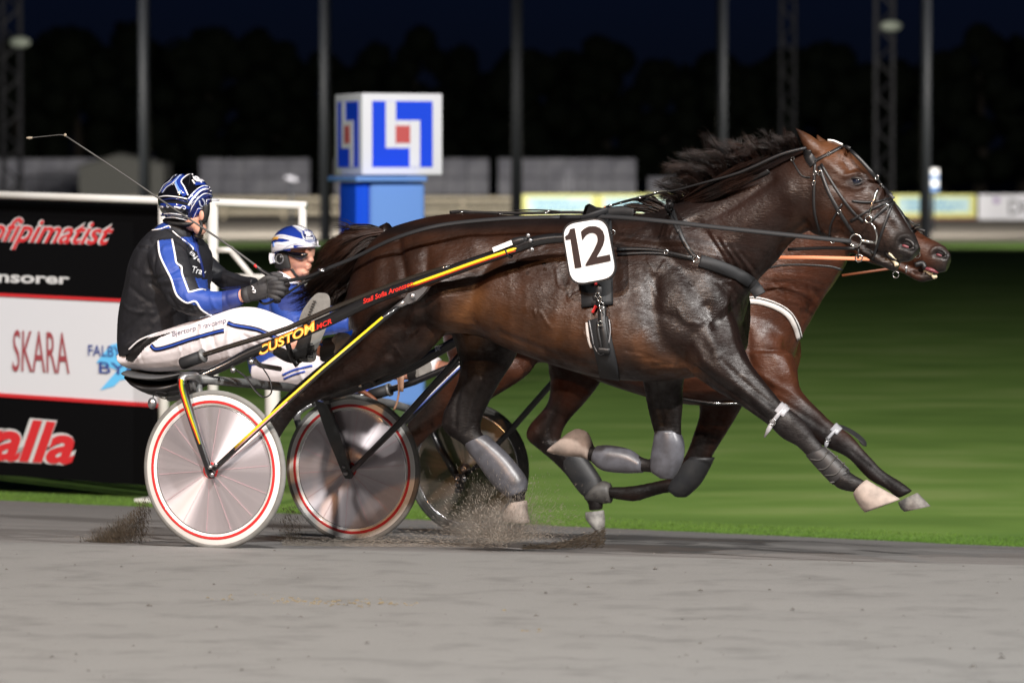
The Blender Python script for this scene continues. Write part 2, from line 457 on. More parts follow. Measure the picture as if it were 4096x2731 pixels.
# infield grass
def grass_mat(name, a, b_, c):
    m = bpy.data.materials.new(name); m.use_nodes = True; t = m.node_tree; b = t.nodes['Principled BSDF']; lk = t.links.new
    tc = t.nodes.new('ShaderNodeTexCoord'); mp = t.nodes.new('ShaderNodeMapping'); mp.inputs['Rotation'].default_value = (0, 0, R(23)); mp.inputs['Scale'].default_value = (0.5, 0.9, 1)
    lk(tc.outputs['Object'], mp.inputs['Vector'])
    n1 = t.nodes.new('ShaderNodeTexNoise'); n1.inputs['Scale'].default_value = 1.2; n1.inputs['Detail'].default_value = 7; n1.inputs['Roughness'].default_value = 0.5
    lk(mp.outputs[0], n1.inputs['Vector'])
    cr = t.nodes.new('ShaderNodeValToRGB'); e = cr.color_ramp.elements
    e[0].position = 0.33; e[0].color = (*a, 1); e[1].position = 0.68; e[1].color = (*c, 1); q = e.new(0.5); q.color = (*b_, 1)
    lk(n1.outputs['Fac'], cr.inputs[0]); lk(cr.outputs[0], b.inputs['Base Color'])
    b.inputs['Roughness'].default_value = 0.9; b.inputs['Specular IOR Level'].default_value = 0.1
    n2 = t.nodes.new('ShaderNodeTexNoise'); n2.inputs['Scale'].default_value = 25; n2.inputs['Detail'].default_value = 4; lk(tc.outputs['Object'], n2.inputs['Vector'])
    bp = t.nodes.new('ShaderNodeBump'); bp.inputs['Strength'].default_value = 0.25; bp.inputs['Distance'].default_value = 0.02
    lk(n2.outputs['Fac'], bp.inputs['Height']); lk(bp.outputs[0], b.inputs['Normal']); return m
M_grass = grass_mat('mown_turf', (0.106, 0.190, 0.040), (0.140, 0.240, 0.052), (0.200, 0.285, 0.085))
def yline(P, px):      # world x of picture column px at depth P
    return (px - 2048) / FPX * P
e_dir = unit(E2 - E1)
FARY = 112.0
def grass_fn(a, b):
    p0 = E1 + e_dir * (-60 + 200 * a)
    yfar = FARY; 
    p = lerp(p0, np.array([p0[0] * 1.0 + 0, yfar, GZ]), b ** 1.5); return p
# near edge line climbs towards the left far side; clip so that it never passes the far edge
def grass_fn(a, b):
    s = -45 + 75 * a; p0 = E1 + e_dir * s
    x1 = -75 + 150 * a
    return lerp(p0, np.array([x1, FARY, GZ]), b ** 1.5) + UP * (0.02 * fbm(p0[0] + b * 9, b * 30, 0.4) * min(1, b * 20) * 0)
o = mk('grass', *sheet(grass_fn, 60, 40), M_grass, smooth=False); o['kind'] = 'structure'
# real blades standing on the nearest turf
def blades(name, n, fn, hgt, wid, mat_):
    V = []; F = []
    for i in range(n):
        p = fn(); a = rng.rand() * 6.28; h = hgt * (0.6 + 0.8 * rng.rand()); d = np.array([math.cos(a), math.sin(a), 0]) * wid
        le = np.array([rng.randn(), rng.randn(), 0]) * h * 0.35; b = len(V)
        V += [p - d, p + d, p + UP * h + le]; F.append((b, b + 1, b + 2))
    return mk(name, V, F, mat_, smooth=False)
M_blade = mat('grass_blade', (0.085, 0.165, 0.026), 0.9, spec=0.05, var=(0.8, 0.8, (0.12, 0.20, 0.04)))
def bl():
    t = rng.rand() * 1.6 - 0.3; s = rng.rand() ** 2.5 * 0.6
    p = lerp(E1, E2, t); n = unit(np.cross(UP, e_dir)); n = n if n[1] > 0 else -n
    e = 0.07 * fbm(p[0] * 4, 3.3, 1.0) - .03
    q = p + n * (s + e); q[2] = GZ; return q
o = blades('grass_blades', 22000, bl, 0.012, 0.004, M_blade); tag(o, 'short green turf along the inner edge of the track', 'grass', kind='stuff')
# far side: dark turf, far straight, verge
def strip(name, y0, y1, z, m, w0=180):
    o = mk(name, [(-w0, y0, z), (w0, y0, z), (w0, y1, z), (-w0, y1, z)], [(0, 1, 2, 3)], m, smooth=False); o['kind'] = 'structure'; return o
strip('far_grass', FARY, 119, GZ, M_grass)
M_verge = grass_mat('far_verge_turf', (0.05, 0.10, 0.02), (0.07, 0.13, 0.025), (0.085, 0.14, 0.035))
strip('far_verge', 119, 127, GZ, M_verge)
strip('far_track', 127, 205, GZ, M_farsand)
M_soil = mat('dark_soil', (0.04, 0.045, 0.035), 0.95, spec=0.1)
strip('far_ground', 205, 1500, GZ, M_soil, 1500)
strip('ground_left', -60, FARY + 40, GZ - 0.05, M_soil, 400).name = 'ground'
# ------------------------------------------------------------------ far light poles (they carry the lights of the far straight above the frame)
M_pole = mat('far_pole_paint', (0.013, 0.015, 0.020), 0.6, 0.1)
def far_spot(x, y, h, aim, watt, ang=70): return spot((x, y, h), aim, watt, ang, 0.9, 0.4, (1, 0.95, 0.86))
pole_lab = ['slim grey light pole left of the gabled shed roof, leftmost of the slim poles', 'slim grey light pole passing behind the blue and white cube', 'slim grey light pole above the back of the dark horse', 'slim grey light pole rising out of the flying mane', 'slim grey light pole at the right beside the blue striped marker']
YP = 128.0
for i, (px, lab) in enumerate(zip((580, 1303, 2067, 2886, 3700), pole_lab)):
    x = yline(YP, px); t = thing('light_pole', (x, YP, GZ), lab, 'light pole', 'slim light poles along the far straight')
    mk('pole', *tube([(x, YP, GZ), (x, YP, 9)], [0.19, 0.17], 12), M_pole, t)
    mk('crossarm', *box((x, YP, 9.05), 2.0, 0.12, 0.12), M_pole, t, smooth=False)
    for s in (-0.7, 0.7):
        mk('lamp_head', *bbox((x + s, YP + 0.15, 9.2), 0.55, 0.35, 0.3, None, 0.03), M_dark_mast, t)
    far_spot(x, YP + 0.6, 9.0, (x, 165, GZ), 24000, 100); far_spot(x + 3, YP - 0.5, 9.0, (x + 3, 122, GZ), 1800, 60)  # second beam, off the pole, is added to brighten the verge
# unseen infield masts, added to light the poles and banners from the front
near = [(-30, 96, 12), (34, 96, 12)]
for x, y, h in near:
    t = thing('floodlight_mast', (x, y, GZ), 'added unseen light mast in the infield, %s of the frame' % ('left' if x < 0 else 'right'), 'floodlight mast')
    mk('mast_pole', *tube([(x, y, GZ), (x, y, h)], 0.18, 12), M_galv, t)
    mk('lamp_housing', *bbox((x, y, h), 1.2, 0.4, 0.6, None, 0.04), M_dark_mast, t)
    far_spot(x, y + 0.6, h, (x * 0.15, 150, -2.5), 125000, 46)
# lattice masts
def lattice(px, Y, wd, lab, lampy=None):
    x = yline(Y, px); t = thing('lattice_mast', (x, Y, GZ), lab, 'lattice mast', 'lattice masts behind the far straight')
    g = Geo(); top = 20.0; hw = wd / 2
    for sx in (-1, 1):
        for sy in (-1, 1): g.add(tube([(x + sx * hw, Y + sy * hw, GZ), (x + sx * hw, Y + sy * hw, top)], 0.07, 6))
    g.mk('upright', M_dark_mast, t); g = Geo(); z = GZ; k = 0
    while z < top:
        g.add(tube([(x - hw, Y - hw, z), (x + hw, Y - hw, z + 0.9)] if k % 2 else [(x + hw, Y - hw, z), (x - hw, Y - hw, z + 0.9)], 0.07, 5)); z += 0.9; k += 1
    g.mk('bracing', M_dark_mast, t)
    if lampy:
        p = depthat(px + 30, lampy, Y - 0.8)
        mk('lamp_dish', *ellipsoid(p, [np.array([0.55, 0, 0]), np.array([0, 0.35, 0]), UP * 0.28]), M_lampdish, t)
M_lampdish = mat('pale_lamp_dish', (0.3, 0.33, 0.27), 0.5, emit=((0.75, 0.85, 0.7), 0.035))
lattice(50, 205, 0.9, 'dim lattice mast with a pale lamp at the left edge of the picture', 170)
lattice(3535, 205, 0.9, 'dim lattice mast with a pale lamp right of the horse ears', 105)
lattice(3150, 225, 0.8, 'faint lattice mast without a lamp above the flying mane')
# ------------------------------------------------------------------ far rail fence (timber) and banners
M_timber = mat('pale_weathered_timber', (0.36, 0.32, 0.25), 0.85, var=(2.0, 0.7, (0.27, 0.23, 0.17)), bump=(12, 0.4, 0.01))
YF = 190.0
def zpx(py, Y): return depthat(2048, py, Y)[2]
fx0, fx1 = yline(YF, -60), yline(YF, 2090)
fence = thing('rail_fence', ((fx0 + fx1) / 2, YF, GZ), 'pale timber rail fence along the far side of the far straight', 'fence')
for py0, py1 in ((786, 803), (812, 826), (838, 860)):
    for k in range(9):
        xa = lerp(fx0, fx1, k / 9) + 0.03; xb = lerp(fx0, fx1, (k + 1) / 9) - 0.03
        mk('rail', *box(((xa + xb) / 2, YF - 0.06 + 0.01 * rng.rand(), (zpx(py0, YF) + zpx(py1, YF)) / 2), xb - xa, 0.05, zpx(py0, YF) - zpx(py1, YF)), M_timber, fence, smooth=False)
for k in range(10):
    xa = lerp(fx0, fx1, k / 9)
    mk('post', *box((xa, YF + 0.06, (GZ + zpx(788, YF)) / 2), 0.16, 0.14, zpx(788, YF) - GZ), M_timber, fence, smooth=False)
M_yel = mat('yellow_banner_vinyl', (0.85, 0.85, 0.30), 0.6); M_pblue = mat('pale_blue_banner_vinyl', (0.60, 0.82, 0.85), 0.6)
M_whb = mat('white_banner_vinyl', (0.88, 0.88, 0.95), 0.6); M_redb = mat('red_brown_kickboard', (0.26, 0.10, 0.07), 0.8)
M_purple = mat('lilac_print', (0.40, 0.25, 0.55), 0.6); M_greytxt = mat('dark_grey_print', (0.10, 0.10, 0.12), 0.6); M_sky = mat('sky_blue_print', (0.15, 0.42, 0.66), 0.6)
def banner(px0, px1, lab, kind):
    xa, xb = yline(YF, px0), yline(YF, px1); zt, zb = zpx(778, YF), zpx(868 if kind == 'y' else 882, YF)
    t = thing('banner', ((xa + xb) / 2, YF, GZ), lab, 'banner', 'advertising banners along the far straight')
    mk('panel', *bbox(((xa + xb) / 2, YF, (zt + zb) / 2), xb - xa - 0.06, 0.05, zt - zb, None, 0.01), M_yel if kind == 'y' else M_whb, t)
    if kind == 'y':
        mk('printed_field', *box(((xa + xb) / 2, YF - 0.03, (zt + zb) / 2 + 0.03), (xb - xa) * 0.84, 0.012, (zt - zb) * 0.66), M_pblue, t, smooth=False)
        g = Geo()
        for r_, (a, b_) in enumerate(((0.14, 0.6), (0.2, 0.8), (0.18, 0.7))):
            x = xa + (xb - xa) * a
            while x < xa + (xb - xa) * b_:
                wl = 0.12 + 0.2 * rng.rand(); g.add(box((x + wl / 2, YF - 0.04, zt - (zt - zb) * (0.28 + 0.2 * r_)), wl, 0.01, (zt - zb) * 0.10)); x += wl + 0.07
        g.mk('lettering', M_sky, t)
        mk('kickboard', *box(((xa + xb) / 2, YF + 0.01, zb - 0.09), xb - xa, 0.05, 0.18), M_redb, t, smooth=False)
    else:
        mk('logo', *ellipsoid((xa + 0.9, YF - 0.03, zt - 0.3), [np.array([0.16, 0, 0]), np.array([0, 0.01, 0]), UP * 0.14], 12, 8), M_purple, t)
        V, F = text_geo('DIN', 0.0, bold=0.02); mk('lettering', *put_text((V, F), [(xa + 1.5, YF - 0.035, zb + 0.3), (xa + 3.0, YF - 0.035, zb + 0.3), (xa + 3.0, YF - 0.035, zt - 0.25), (xa + 1.5, YF - 0.035, zt - 0.25)]), M_greytxt, t, smooth=False)
labs = ['yellow banner with pale blue field seen just above the saddle of the front horse', 'yellow banner with pale blue field seen under the flying mane', 'yellow banner with pale blue field behind the neck of the front horse', 'yellow banner with pale blue field directly behind the horse heads', 'yellow banner with pale blue field just right of the noses', 'yellow banner with pale blue field beside the white banner']
bx = [2085, 2390, 2700, 3010, 3300, 3565, 3905]
for i in range(6): banner(bx[i], bx[i + 1], labs[i], 'y')
banner(3910, 4260, 'white banner with lilac mark and dark letters at the right edge', 'w')
# ------------------------------------------------------------------ stacked grey blocks, shed, small posts behind the far straight
M_block = mat('grey_wrapped_block', (0.34, 0.34, 0.38), 0.7, spec=.2, var=(0.9, 0.8, (0.20, 0.20, 0.24)))
YB = 232.0
def stack(cols, rows, lab, base_py=782, hpx=74):
    xs = [yline(YB, c) for c in cols]; t = thing('block_stack', (xs[len(xs) // 2], YB, GZ), lab, 'block stack', 'stacks of pale blocks behind the far straight')
    zb, = [zpx(base_py, YB)]; hh = hpx / FPX * YB
    mk('plinth', *box(((xs[0] + xs[-1]) / 2, YB, (GZ + zb) / 2 - 0.01), xs[-1] - xs[0], 1.2, zb - GZ - 0.02), M_soil, t, smooth=False)
    n = 0
    for r_ in range(rows):
        for a, b_ in zip(xs[:-1], xs[1:]):
            if r_ == 1 and rng.rand() < 0.06: continue
            mk('block', *bbox(((a + b_) / 2, YB + 0.1 * rng.rand() - r_ * -0.25, zb + hh * (r_ + 0.5)), (b_ - a) * 0.98, 1.0, hh * (0.95 + 0.04 * rng.rand()), None, 0.04), M_block, t)
stack(list(range(-20, 640, 92)), 2, 'two-tier stack of grey blocks at the left behind the gabled shed')
stack(list(range(800, 1320, 88)), 2, 'two-tier stack of grey blocks above the two driver helmets')
stack(list(range(1340, 1960, 88)), 2, 'two-tier stack of grey blocks beside the blue and white cube')
stack(list(range(1992, 2580, 92)), 2, 'two-tier stack of grey blocks above the croup and saddle of the front horse')
stack([2590, 2660, 2720], 1, 'short low stack of grey blocks left of the flying mane')
M_shed = mat('grey_shed_boards', (0.135, 0.135, 0.125), 0.8, bump=(6, 0.3, 0.02)); M_shedroof = mat('dark_shed_roof', (0.09, 0.09, 0.085), 0.8)
YS = 215.0
def shed():
    t = thing('shed', (yline(YS, 480), YS, GZ), 'low grey gabled shed behind the board on the left', 'shed')
    P = [depthat(x, y, YS) for x, y in ((315, 672), (480, 622), (655, 660), (655, 800), (315, 800))]; P[3][2] = P[4][2] = GZ
    mk('wall', *prism(P, np.array([0, 1, 0]), 5.0), M_shed, t, smooth=False)
    for a, b_ in ((0, 1), (1, 2)):
        A, B = P[a], P[b_]; d = unit(B - A); n = np.array([-d[2], 0, d[0]]); n = n if n[2] > 0 else -n
        q = [A - d * 0.15 + n * 0.01, B + d * 0.02 + n * 0.01, B + d * 0.02 + n * 0.12, A - d * 0.15 + n * 0.12]
        mk('roof', *prism([c - np.array([0, 0.25, 0]) for c in q], np.array([0, 1, 0]), 5.4), M_shedroof, t, smooth=False)
shed()
M_wpost = mat('white_post_paint', (0.6, 0.6, 0.62), 0.5); M_bpost = mat('blue_post_paint', (0.05, 0.13, 0.30), 0.5)
def post_lamp(px, y0, y1, Y, lab, cat, w_=0.25):
    A = depthat(px, y0, Y); t = thing('track_marker', (A[0], Y, GZ), lab, cat)
    mk('stake', *tube([(A[0], Y, GZ), (A[0], Y, A[2] - 0.2)], 0.06, 8), M_pole, t)
    return t, A
t, A = post_lamp(1165, 700, 0, 150, 'short post with a white lamp head above the helmet of the far driver', 'marker post')
mk('lamp_head', *ellipsoid(A - UP * 0.15, [np.array([0.27, 0, -0.05]), np.array([0, 0.2, 0]), UP * 0.10]), M_block, t)
t, A = post_lamp(2275, 690, 0, 215, 'pale upright marker in front of the grey blocks above the number plate', 'marker post')
mk('marker_board', *bbox(A - UP * 0.5, 0.55, 0.1, 1.2, None, 0.05), M_block, t); mk('marker_head', *ellipsoid(A + UP * 0.05, [np.array([0.3, 0, 0]), np.array([0, 0.2, 0]), UP * 0.3]), M_block, t)
t, A = post_lamp(3732, 676, 0, 150, 'blue and white striped marker beside the right light pole', 'marker post')
for k in range(4): mk('stripe', *box(A - UP * (0.11 + 0.22 * k), 0.40, 0.3, 0.215), M_wpost if k % 2 == 0 else M_bpost, t, smooth=False)
# ------------------------------------------------------------------ tree line against the night sky
M_leaf = mat('night_foliage', (0.012, 0.017, 0.010), 0.8, spec=0.2); M_bark = mat('tree_bark', (0.06, 0.05, 0.04), 0.9)
def tree(px, top, Y, wpx, lab, seed):
    r = np.random.RandomState(seed); x = yline(Y, px); zt = zpx(top, Y); hw = wpx / FPX * Y / 2
    t = thing('tree', (x, Y, GZ), lab, 'tree', 'dark trees behind the racecourse')
    zb = GZ + zt * 0.16
    mk('trunk', *tube([(x, Y, GZ), (x + 0.4, Y, zb + 2), (x, Y, zt * 0.7)], [0.7, 0.5, 0.15], 8), M_bark, t)
    V = []; F = []; cl = []
    for k in range(34):
        a = r.rand() * 6.28; q = r.rand() ** 0.5; hz = r.rand()
        prof = math.sin(math.pi * min(1, 0.18 + hz * 0.80)) ** 0.55
        cl.append((np.array([x + math.cos(a) * q * hw * prof, Y + math.sin(a) * q * hw * prof * 0.7, zb + (zt - zb) * hz * 0.93]), hw * (0.20 + 0.16 * r.rand())))
    for c, rad in cl:
        for j in range(85):
            d = unit(r.randn(3)); p = c + d * rad * (0.85 + 0.4 * r.rand()); s = 0.35 + 0.5 * r.rand()
            e1 = unit(np.cross(d, r.randn(3))) * s; e2 = unit(np.cross(d, e1)) * s * 0.7; b = len(V)
            V += [p - e1, p + e2, p + e1 + d * 0.1, p - e2]; F.append((b, b + 1, b + 2, b + 3))
    mk('crown', V, F, M_leaf, t, smooth=False)
    g = Geo()
    for c, rad in cl: g.add(ellipsoid(c, [np.array([rad * 1.08, 0, 0]), np.array([0, rad * 0.9, 0]), UP * rad * 0.95], 8, 6))
    g.mk('inner_foliage', M_leaf, t, smooth=True)
tl = [(60, 175, 330), (300, 120, 380), (560, 105, 360), (830, 105, 360), (1090, 150, 330), (1290, 190, 260), (1660, 110, 250), (1500, 185, 300), (1880, 175, 300), (2100, 205, 300), (2410, 135, 270), (2270, 215, 280), (2640, 235, 280), (2880, 205, 320), (3120, 215, 320), (3330, 195, 330), (3560, 265, 260), (3760, 225, 250), (3915, 90, 260), (4090, 150, 260)]
nm = ['at the far left edge', 'behind the left lattice mast', 'behind the leftmost light pole', 'above the near driver helmet', 'left of the blue and white cube', 'just left above the cube', 'topped by a round knob right of the cube', 'directly above the cube', 'left of the light pole above the horse back', 'behind the light pole above the horse back', 'with a high crown over the saddle', 'in the dip left of the high crown', 'in the low gap left of the mane pole', 'behind the pole over the mane', 'above the horse ears', 'right of the horse ears', 'behind the right lattice mast', 'behind the right light pole', 'with a narrow high top near the right edge', 'at the far right edge']
for i, (px, top, wd) in enumerate(tl):
    tree(px, top, 345 + 8 * (i % 3), wd * 1.25, 'dark tree crown ' + nm[i], 100 + i)
# ------------------------------------------------------------------ sign cube on a blue pillar in the infield
M_cblue = mat('cube_blue', (0.008, 0.07, 0.85), 0.6, spec=0.2); M_cwhite = mat('cube_white', (0.86, 0.86, 0.92), 0.6, spec=0.2); M_cred = mat('cube_red', (0.62, 0.11, 0.11), 0.6, spec=.2)
M_pil = mat('pillar_light_blue', (0.17, 0.34, 0.80), 0.7, spec=.1); M_pild = mat('pillar_deep_blue', (0.01, 0.09, 0.80), 0.7, spec=.1); M_grey = mat('dark_neck', (0.03, 0.03, 0.035), 0.6)
def cube_sign():
    Y = 37.0; s = Y / FPX
    A = depthat(1447, 0, Y)                                # near vertical edge between the two visible faces
    zt, zb = zpx(373, Y), zpx(700, Y); hh = zt - zb
    fx = np.array([math.cos(R(21)), math.sin(R(21)), 0]); W = 342 * s
    gx = np.array([-fx[1], fx[0], 0])                      # depth direction of the cube
    P0 = np.array([A[0], Y, zb])
    side = unit(np.array([-0.30, 1.0, 0])); 
    t = thing('sign_cube', (A[0] + W / 2, Y + 0.6, GZ), 'blue and white cube sign with red squares on a blue pillar', 'sign pillar')
    D = W
    # cube body
    c = P0 + fx * W / 2 + gx * D / 2 + UP * hh / 2
    rot = (fx, gx, UP)
    mk('cube_body', *bbox(c, W, D, hh, rot, 0.012), M_cwhite, t)
    def face(o_, ex, nrm, Wf):
        # emblem: blue field with two interlocked white bars around a red square; u to the right, v up (0..1)
        def q(u0, v0, u1, v1, m, lift, nme):
            a = o_ + ex * Wf * u0 + UP * hh * v0; b = o_ + ex * Wf * u1 + UP * hh * v1
            cc = (a + b) / 2 + nrm * lift; mk(nme, *box(cc, abs(u1 - u0) * Wf, 0.006, abs(v1 - v0) * hh, (ex, nrm, UP)), m, t, smooth=False)
        q(0.125, 0.095, 0.875, 0.905, M_cblue, 0.004, 'blue_field')
        q(0.29, 0.33, 0.415, 0.902, M_cwhite, 0.009, 'white_bar'); q(0.585, 0.098, 0.715, 0.67, M_cwhite, 0.009, 'white_bar')
        q(0.419, 0.33, 0.581, 0.395, M_cwhite, 0.009, 'white_bar'); q(0.419, 0.60, 0.581, 0.67, M_cwhite, 0.009, 'white_bar')
        q(0.41, 0.39, 0.59, 0.605, M_cred, 0.014, 'red_square')
    face(P0, fx, -gx, W)
    face(P0 + gx * D, -gx, -fx, D)
    # neck, cap and pillar
    nc = P0 + fx * W * 0.45 + gx * D / 2
    mk('neck', *tube([nc - UP * 0.12, nc + UP * 0.01], 0.22, 16), M_grey, t)
    pw = 300 * s; pc = depthat(1548, 0, Y) + gx * 0.30; zc = zpx(716, Y)
    mk('cap', *bbox(np.array([pc[0], pc[1], zc]), pw * 1.0, 0.85, 0.05, rot, 0.01), M_pil, t)
    mk('pillar', *bbox(np.array([pc[0] + 0.10, pc[1], (GZ + zc - 0.03) / 2]), pw * 0.78, 0.62, zc - 0.03 - GZ, rot, 0.05), M_pil, t)
    mk('side_fin', *bbox(np.array([pc[0] - pw * 0.33, pc[1] - 0.16, (GZ + zc - 0.03) / 2]), pw * 0.12, 0.5, zc - 0.03 - GZ, rot, 0.02), M_pild, t)
    mk('edge_strip', *bbox(np.array([pc[0] - pw * 0.16, pc[1] - 0.36, (GZ + zc - 0.03) / 2]), pw * 0.12, 0.06, zc - 0.03 - GZ, rot, 0.01), M_pild, t)
cube_sign()
# ------------------------------------------------------------------ advertising board with white tube frame
VB = (depthat(600, 1900, 26.5) - ORG) @ L
M_blk = mat('black_board', (0.0032, 0.0032, 0.0036), 0.8, spec=0.04); M_wht = mat('white_board', (0.62, 0.63, 0.66), 0.5); M_red = mat('board_red', (0.55, 0.02, 0.025), 0.5); M_white = mat('white_gloss_tube', (0.78, 0.77, 0.74), 0.35, var=(3, 0.4, (0.6, 0.56, 0.48)))
M_maroon = mat('maroon_print', (0.30, 0.05, 0.06), 0.6); M_lblue = mat('light_blue_print', (0.12, 0.50, 0.85), 0.6); M_dblue = mat('navy_print', (0.04, 0.07, 0.25), 0.6); M_gt = mat('pale_grey_print', (0.55, 0.55, 0.55), 0.6)
def board():
    t = thing('advertising_board', at(300, 1920, VB), 'tall black and white advertising board with red lettering behind the near driver', 'advertising board')
    def bandp(pts, m, nm, d=0.03, off=0.0): mk(nm, *prism([at(x, y, VB - off) for x, y in pts], L, d), m, t, smooth=False)
    bandp([(-400, 770), (640, 800), (640, 1206), (-400, 1156)], M_blk, 'upper_panel')
    bandp([(-400, 1162), (640, 1212), (640, 1618), (-400, 1548)], M_wht, 'middle_panel')
    bandp([(-400, 1554), (640, 1624), (640, 1945), (-400, 1870)], M_blk, 'lower_panel')
    bandp([(-400, 1153), (640, 1203), (640, 1215), (-400, 1165)], M_red, 'red_line', 0.03, 0.012)
    bandp([(-400, 1545), (640, 1614), (640, 1630), (-400, 1559)], M_red, 'red_line', 0.03, 0.012)
    def tx(s, q, m, nm, sh=0.0, bold=0.0, off=0.01): mk(nm, *put_text(text_geo(s, 0, sh, bold), [at(x, y, VB - off) for x, y in q]), m, t, smooth=False)
    tx('häpfipimatist', [(-160, 992), (437, 1010), (460, 885), (-140, 858)], M_gt, 'lettering_outline', 0.4, 0.045, 0.008)
    tx('häpfipimatist', [(-156, 992), (437, 1010), (460, 887), (-136, 862)], M_red, 'lettering', 0.4, 0.012, 0.012)
    tx('hästsponsorer', [(-330, 1138), (276, 1150), (280, 1095), (-328, 1066)], M_gt, 'lettering', 0, 0.03)
    tx('SKARA', [(48, 1485), (278, 1496), (272, 1330), (54, 1318)], M_maroon, 'lettering', 0, 0.0)
    mk('map_shape', *prism([at(x, y, VB - 0.006) for x, y in ((400, 1560), (470, 1480), (385, 1450), (440, 1380), (480, 1370), (600, 1380), (620, 1500), (480, 1520), (455, 1545))], L, 0.004), M_lblue, t, smooth=False)
    tx('FALBYGDENS', [(352, 1422), (640, 1440), (640, 1395), (352, 1378)], M_dblue, 'lettering', 0, 0.01)
    tx('BYGG', [(395, 1492), (640, 1512), (640, 1465), (395, 1445)], M_dblue, 'lettering', 0, 0.01)
    tx('Axevalla', [(-560, 1815), (300, 1862), (312, 1688), (-545, 1610)], M_gt, 'lettering_outline', 0.25, 0.07, 0.008)
    tx('Axevalla', [(-555, 1815), (296, 1858), (306, 1694), (-540, 1616)], M_red, 'lettering', 0.25, 0.03, 0.012)
board()
def frame():
    v = VB - 0.12
    t = thing('tube_fence', at(840, 1500, v), 'white tubular steel frame carrying the advertising board', 'tube frame')
    px = 26.0 / FPX
    def tb(pts, r, nm='rail'): mk(nm, *tube([at(x, y, v) for x, y in pts], r, 12), M_white, t)
    tb([(-500, 762), (1225, 822)], 16 * px * 0.98); 
    tb([(1209, 822), (1212, 1100), (1215, 1620)], 17 * px, 'post'); tb([(852, 812), (852, 1960)], 21 * px, 'post')
    tb([(870, 1108), (1215, 1112)], 14 * px); tb([(870, 1000), (930, 1000)], 12 * px, 'brace'); tb([(925, 1005), (1010, 1108)], 12 * px, 'brace')
    tb([(655, 805), (655, 2000)], 22 * px, 'post'); tb([(1090, 1108), (1090, 2045)], 30 * px, 'post')
    mk('foot_plate', *bbox(at(1130, 2035, v), 0.32, 0.25, 0.03, (H, L, UP), 0.008), M_white, t)
    mk('foot_plate', *bbox(at(655, 2000, v), 0.32, 0.25, 0.03, (H, L, UP), 0.008), M_white, t)
frame()
# ------------------------------------------------------------------ horses
M_strap = mat('black_leather', (0.012, 0.012, 0.013), 0.42, spec=0.5, bump=(80, 0.15, 0.001))
M_webb = mat('black_neoprene', (0.017, 0.018, 0.02), 0.6, spec=0.35, bump=(60, 0.25, 0.001))
M_chrome = mat('chromed_metal', (0.75, 0.73, 0.70), 0.16, 1.0)
M_silverboot = mat('dusty_grey_boot', (0.105, 0.11, 0.13), 0.36, spec=0.6, var=(18, 0.8, (0.055, 0.055, 0.062)), bump=(30, 0.3, 0.003))
M_darkboot = mat('black_boot_shell', (0.02, 0.02, 0.022), 0.5, spec=0.5, var=(12, 0.6, (0.045, 0.042, 0.04)), bump=(30, 0.3, 0.002))
M_palehoof = mat('dusty_pale_hoof_boot', (0.42, 0.345, 0.30), 0.75, var=(16, 0.85, (0.20, 0.17, 0.15)), bump=(40, 0.4, 0.002))
M_greyhoof = mat('grey_hoof_horn', (0.13, 0.12, 0.115), 0.6, var=(25, 0.8, (0.34, 0.32, 0.29)), bump=(40, 0.4, 0.002))
M_darkhoof = mat('dark_hoof_horn', (0.05, 0.045, 0.042), 0.5, var=(25, 0.6, (0.12, 0.11, 0.10)), bump=(40, 0.4, 0.002))
M_eye = mat('horse_eye', (0.006, 0.008, 0.018), 0.06, spec=0.8, coat=1.0, coatr=0.02)
M_pink = mat('nostril_lining', (0.16, 0.035, 0.045), 0.35, spec=0.6)
M_black = mat('deep_nostril', (0.004, 0.003, 0.003), 0.6, spec=0.2)
M_teeth = mat('foam_and_teeth', (0.60, 0.52, 0.36), 0.4)
M_whitestrap = mat('white_browband', (0.75, 0.74, 0.72), 0.4)
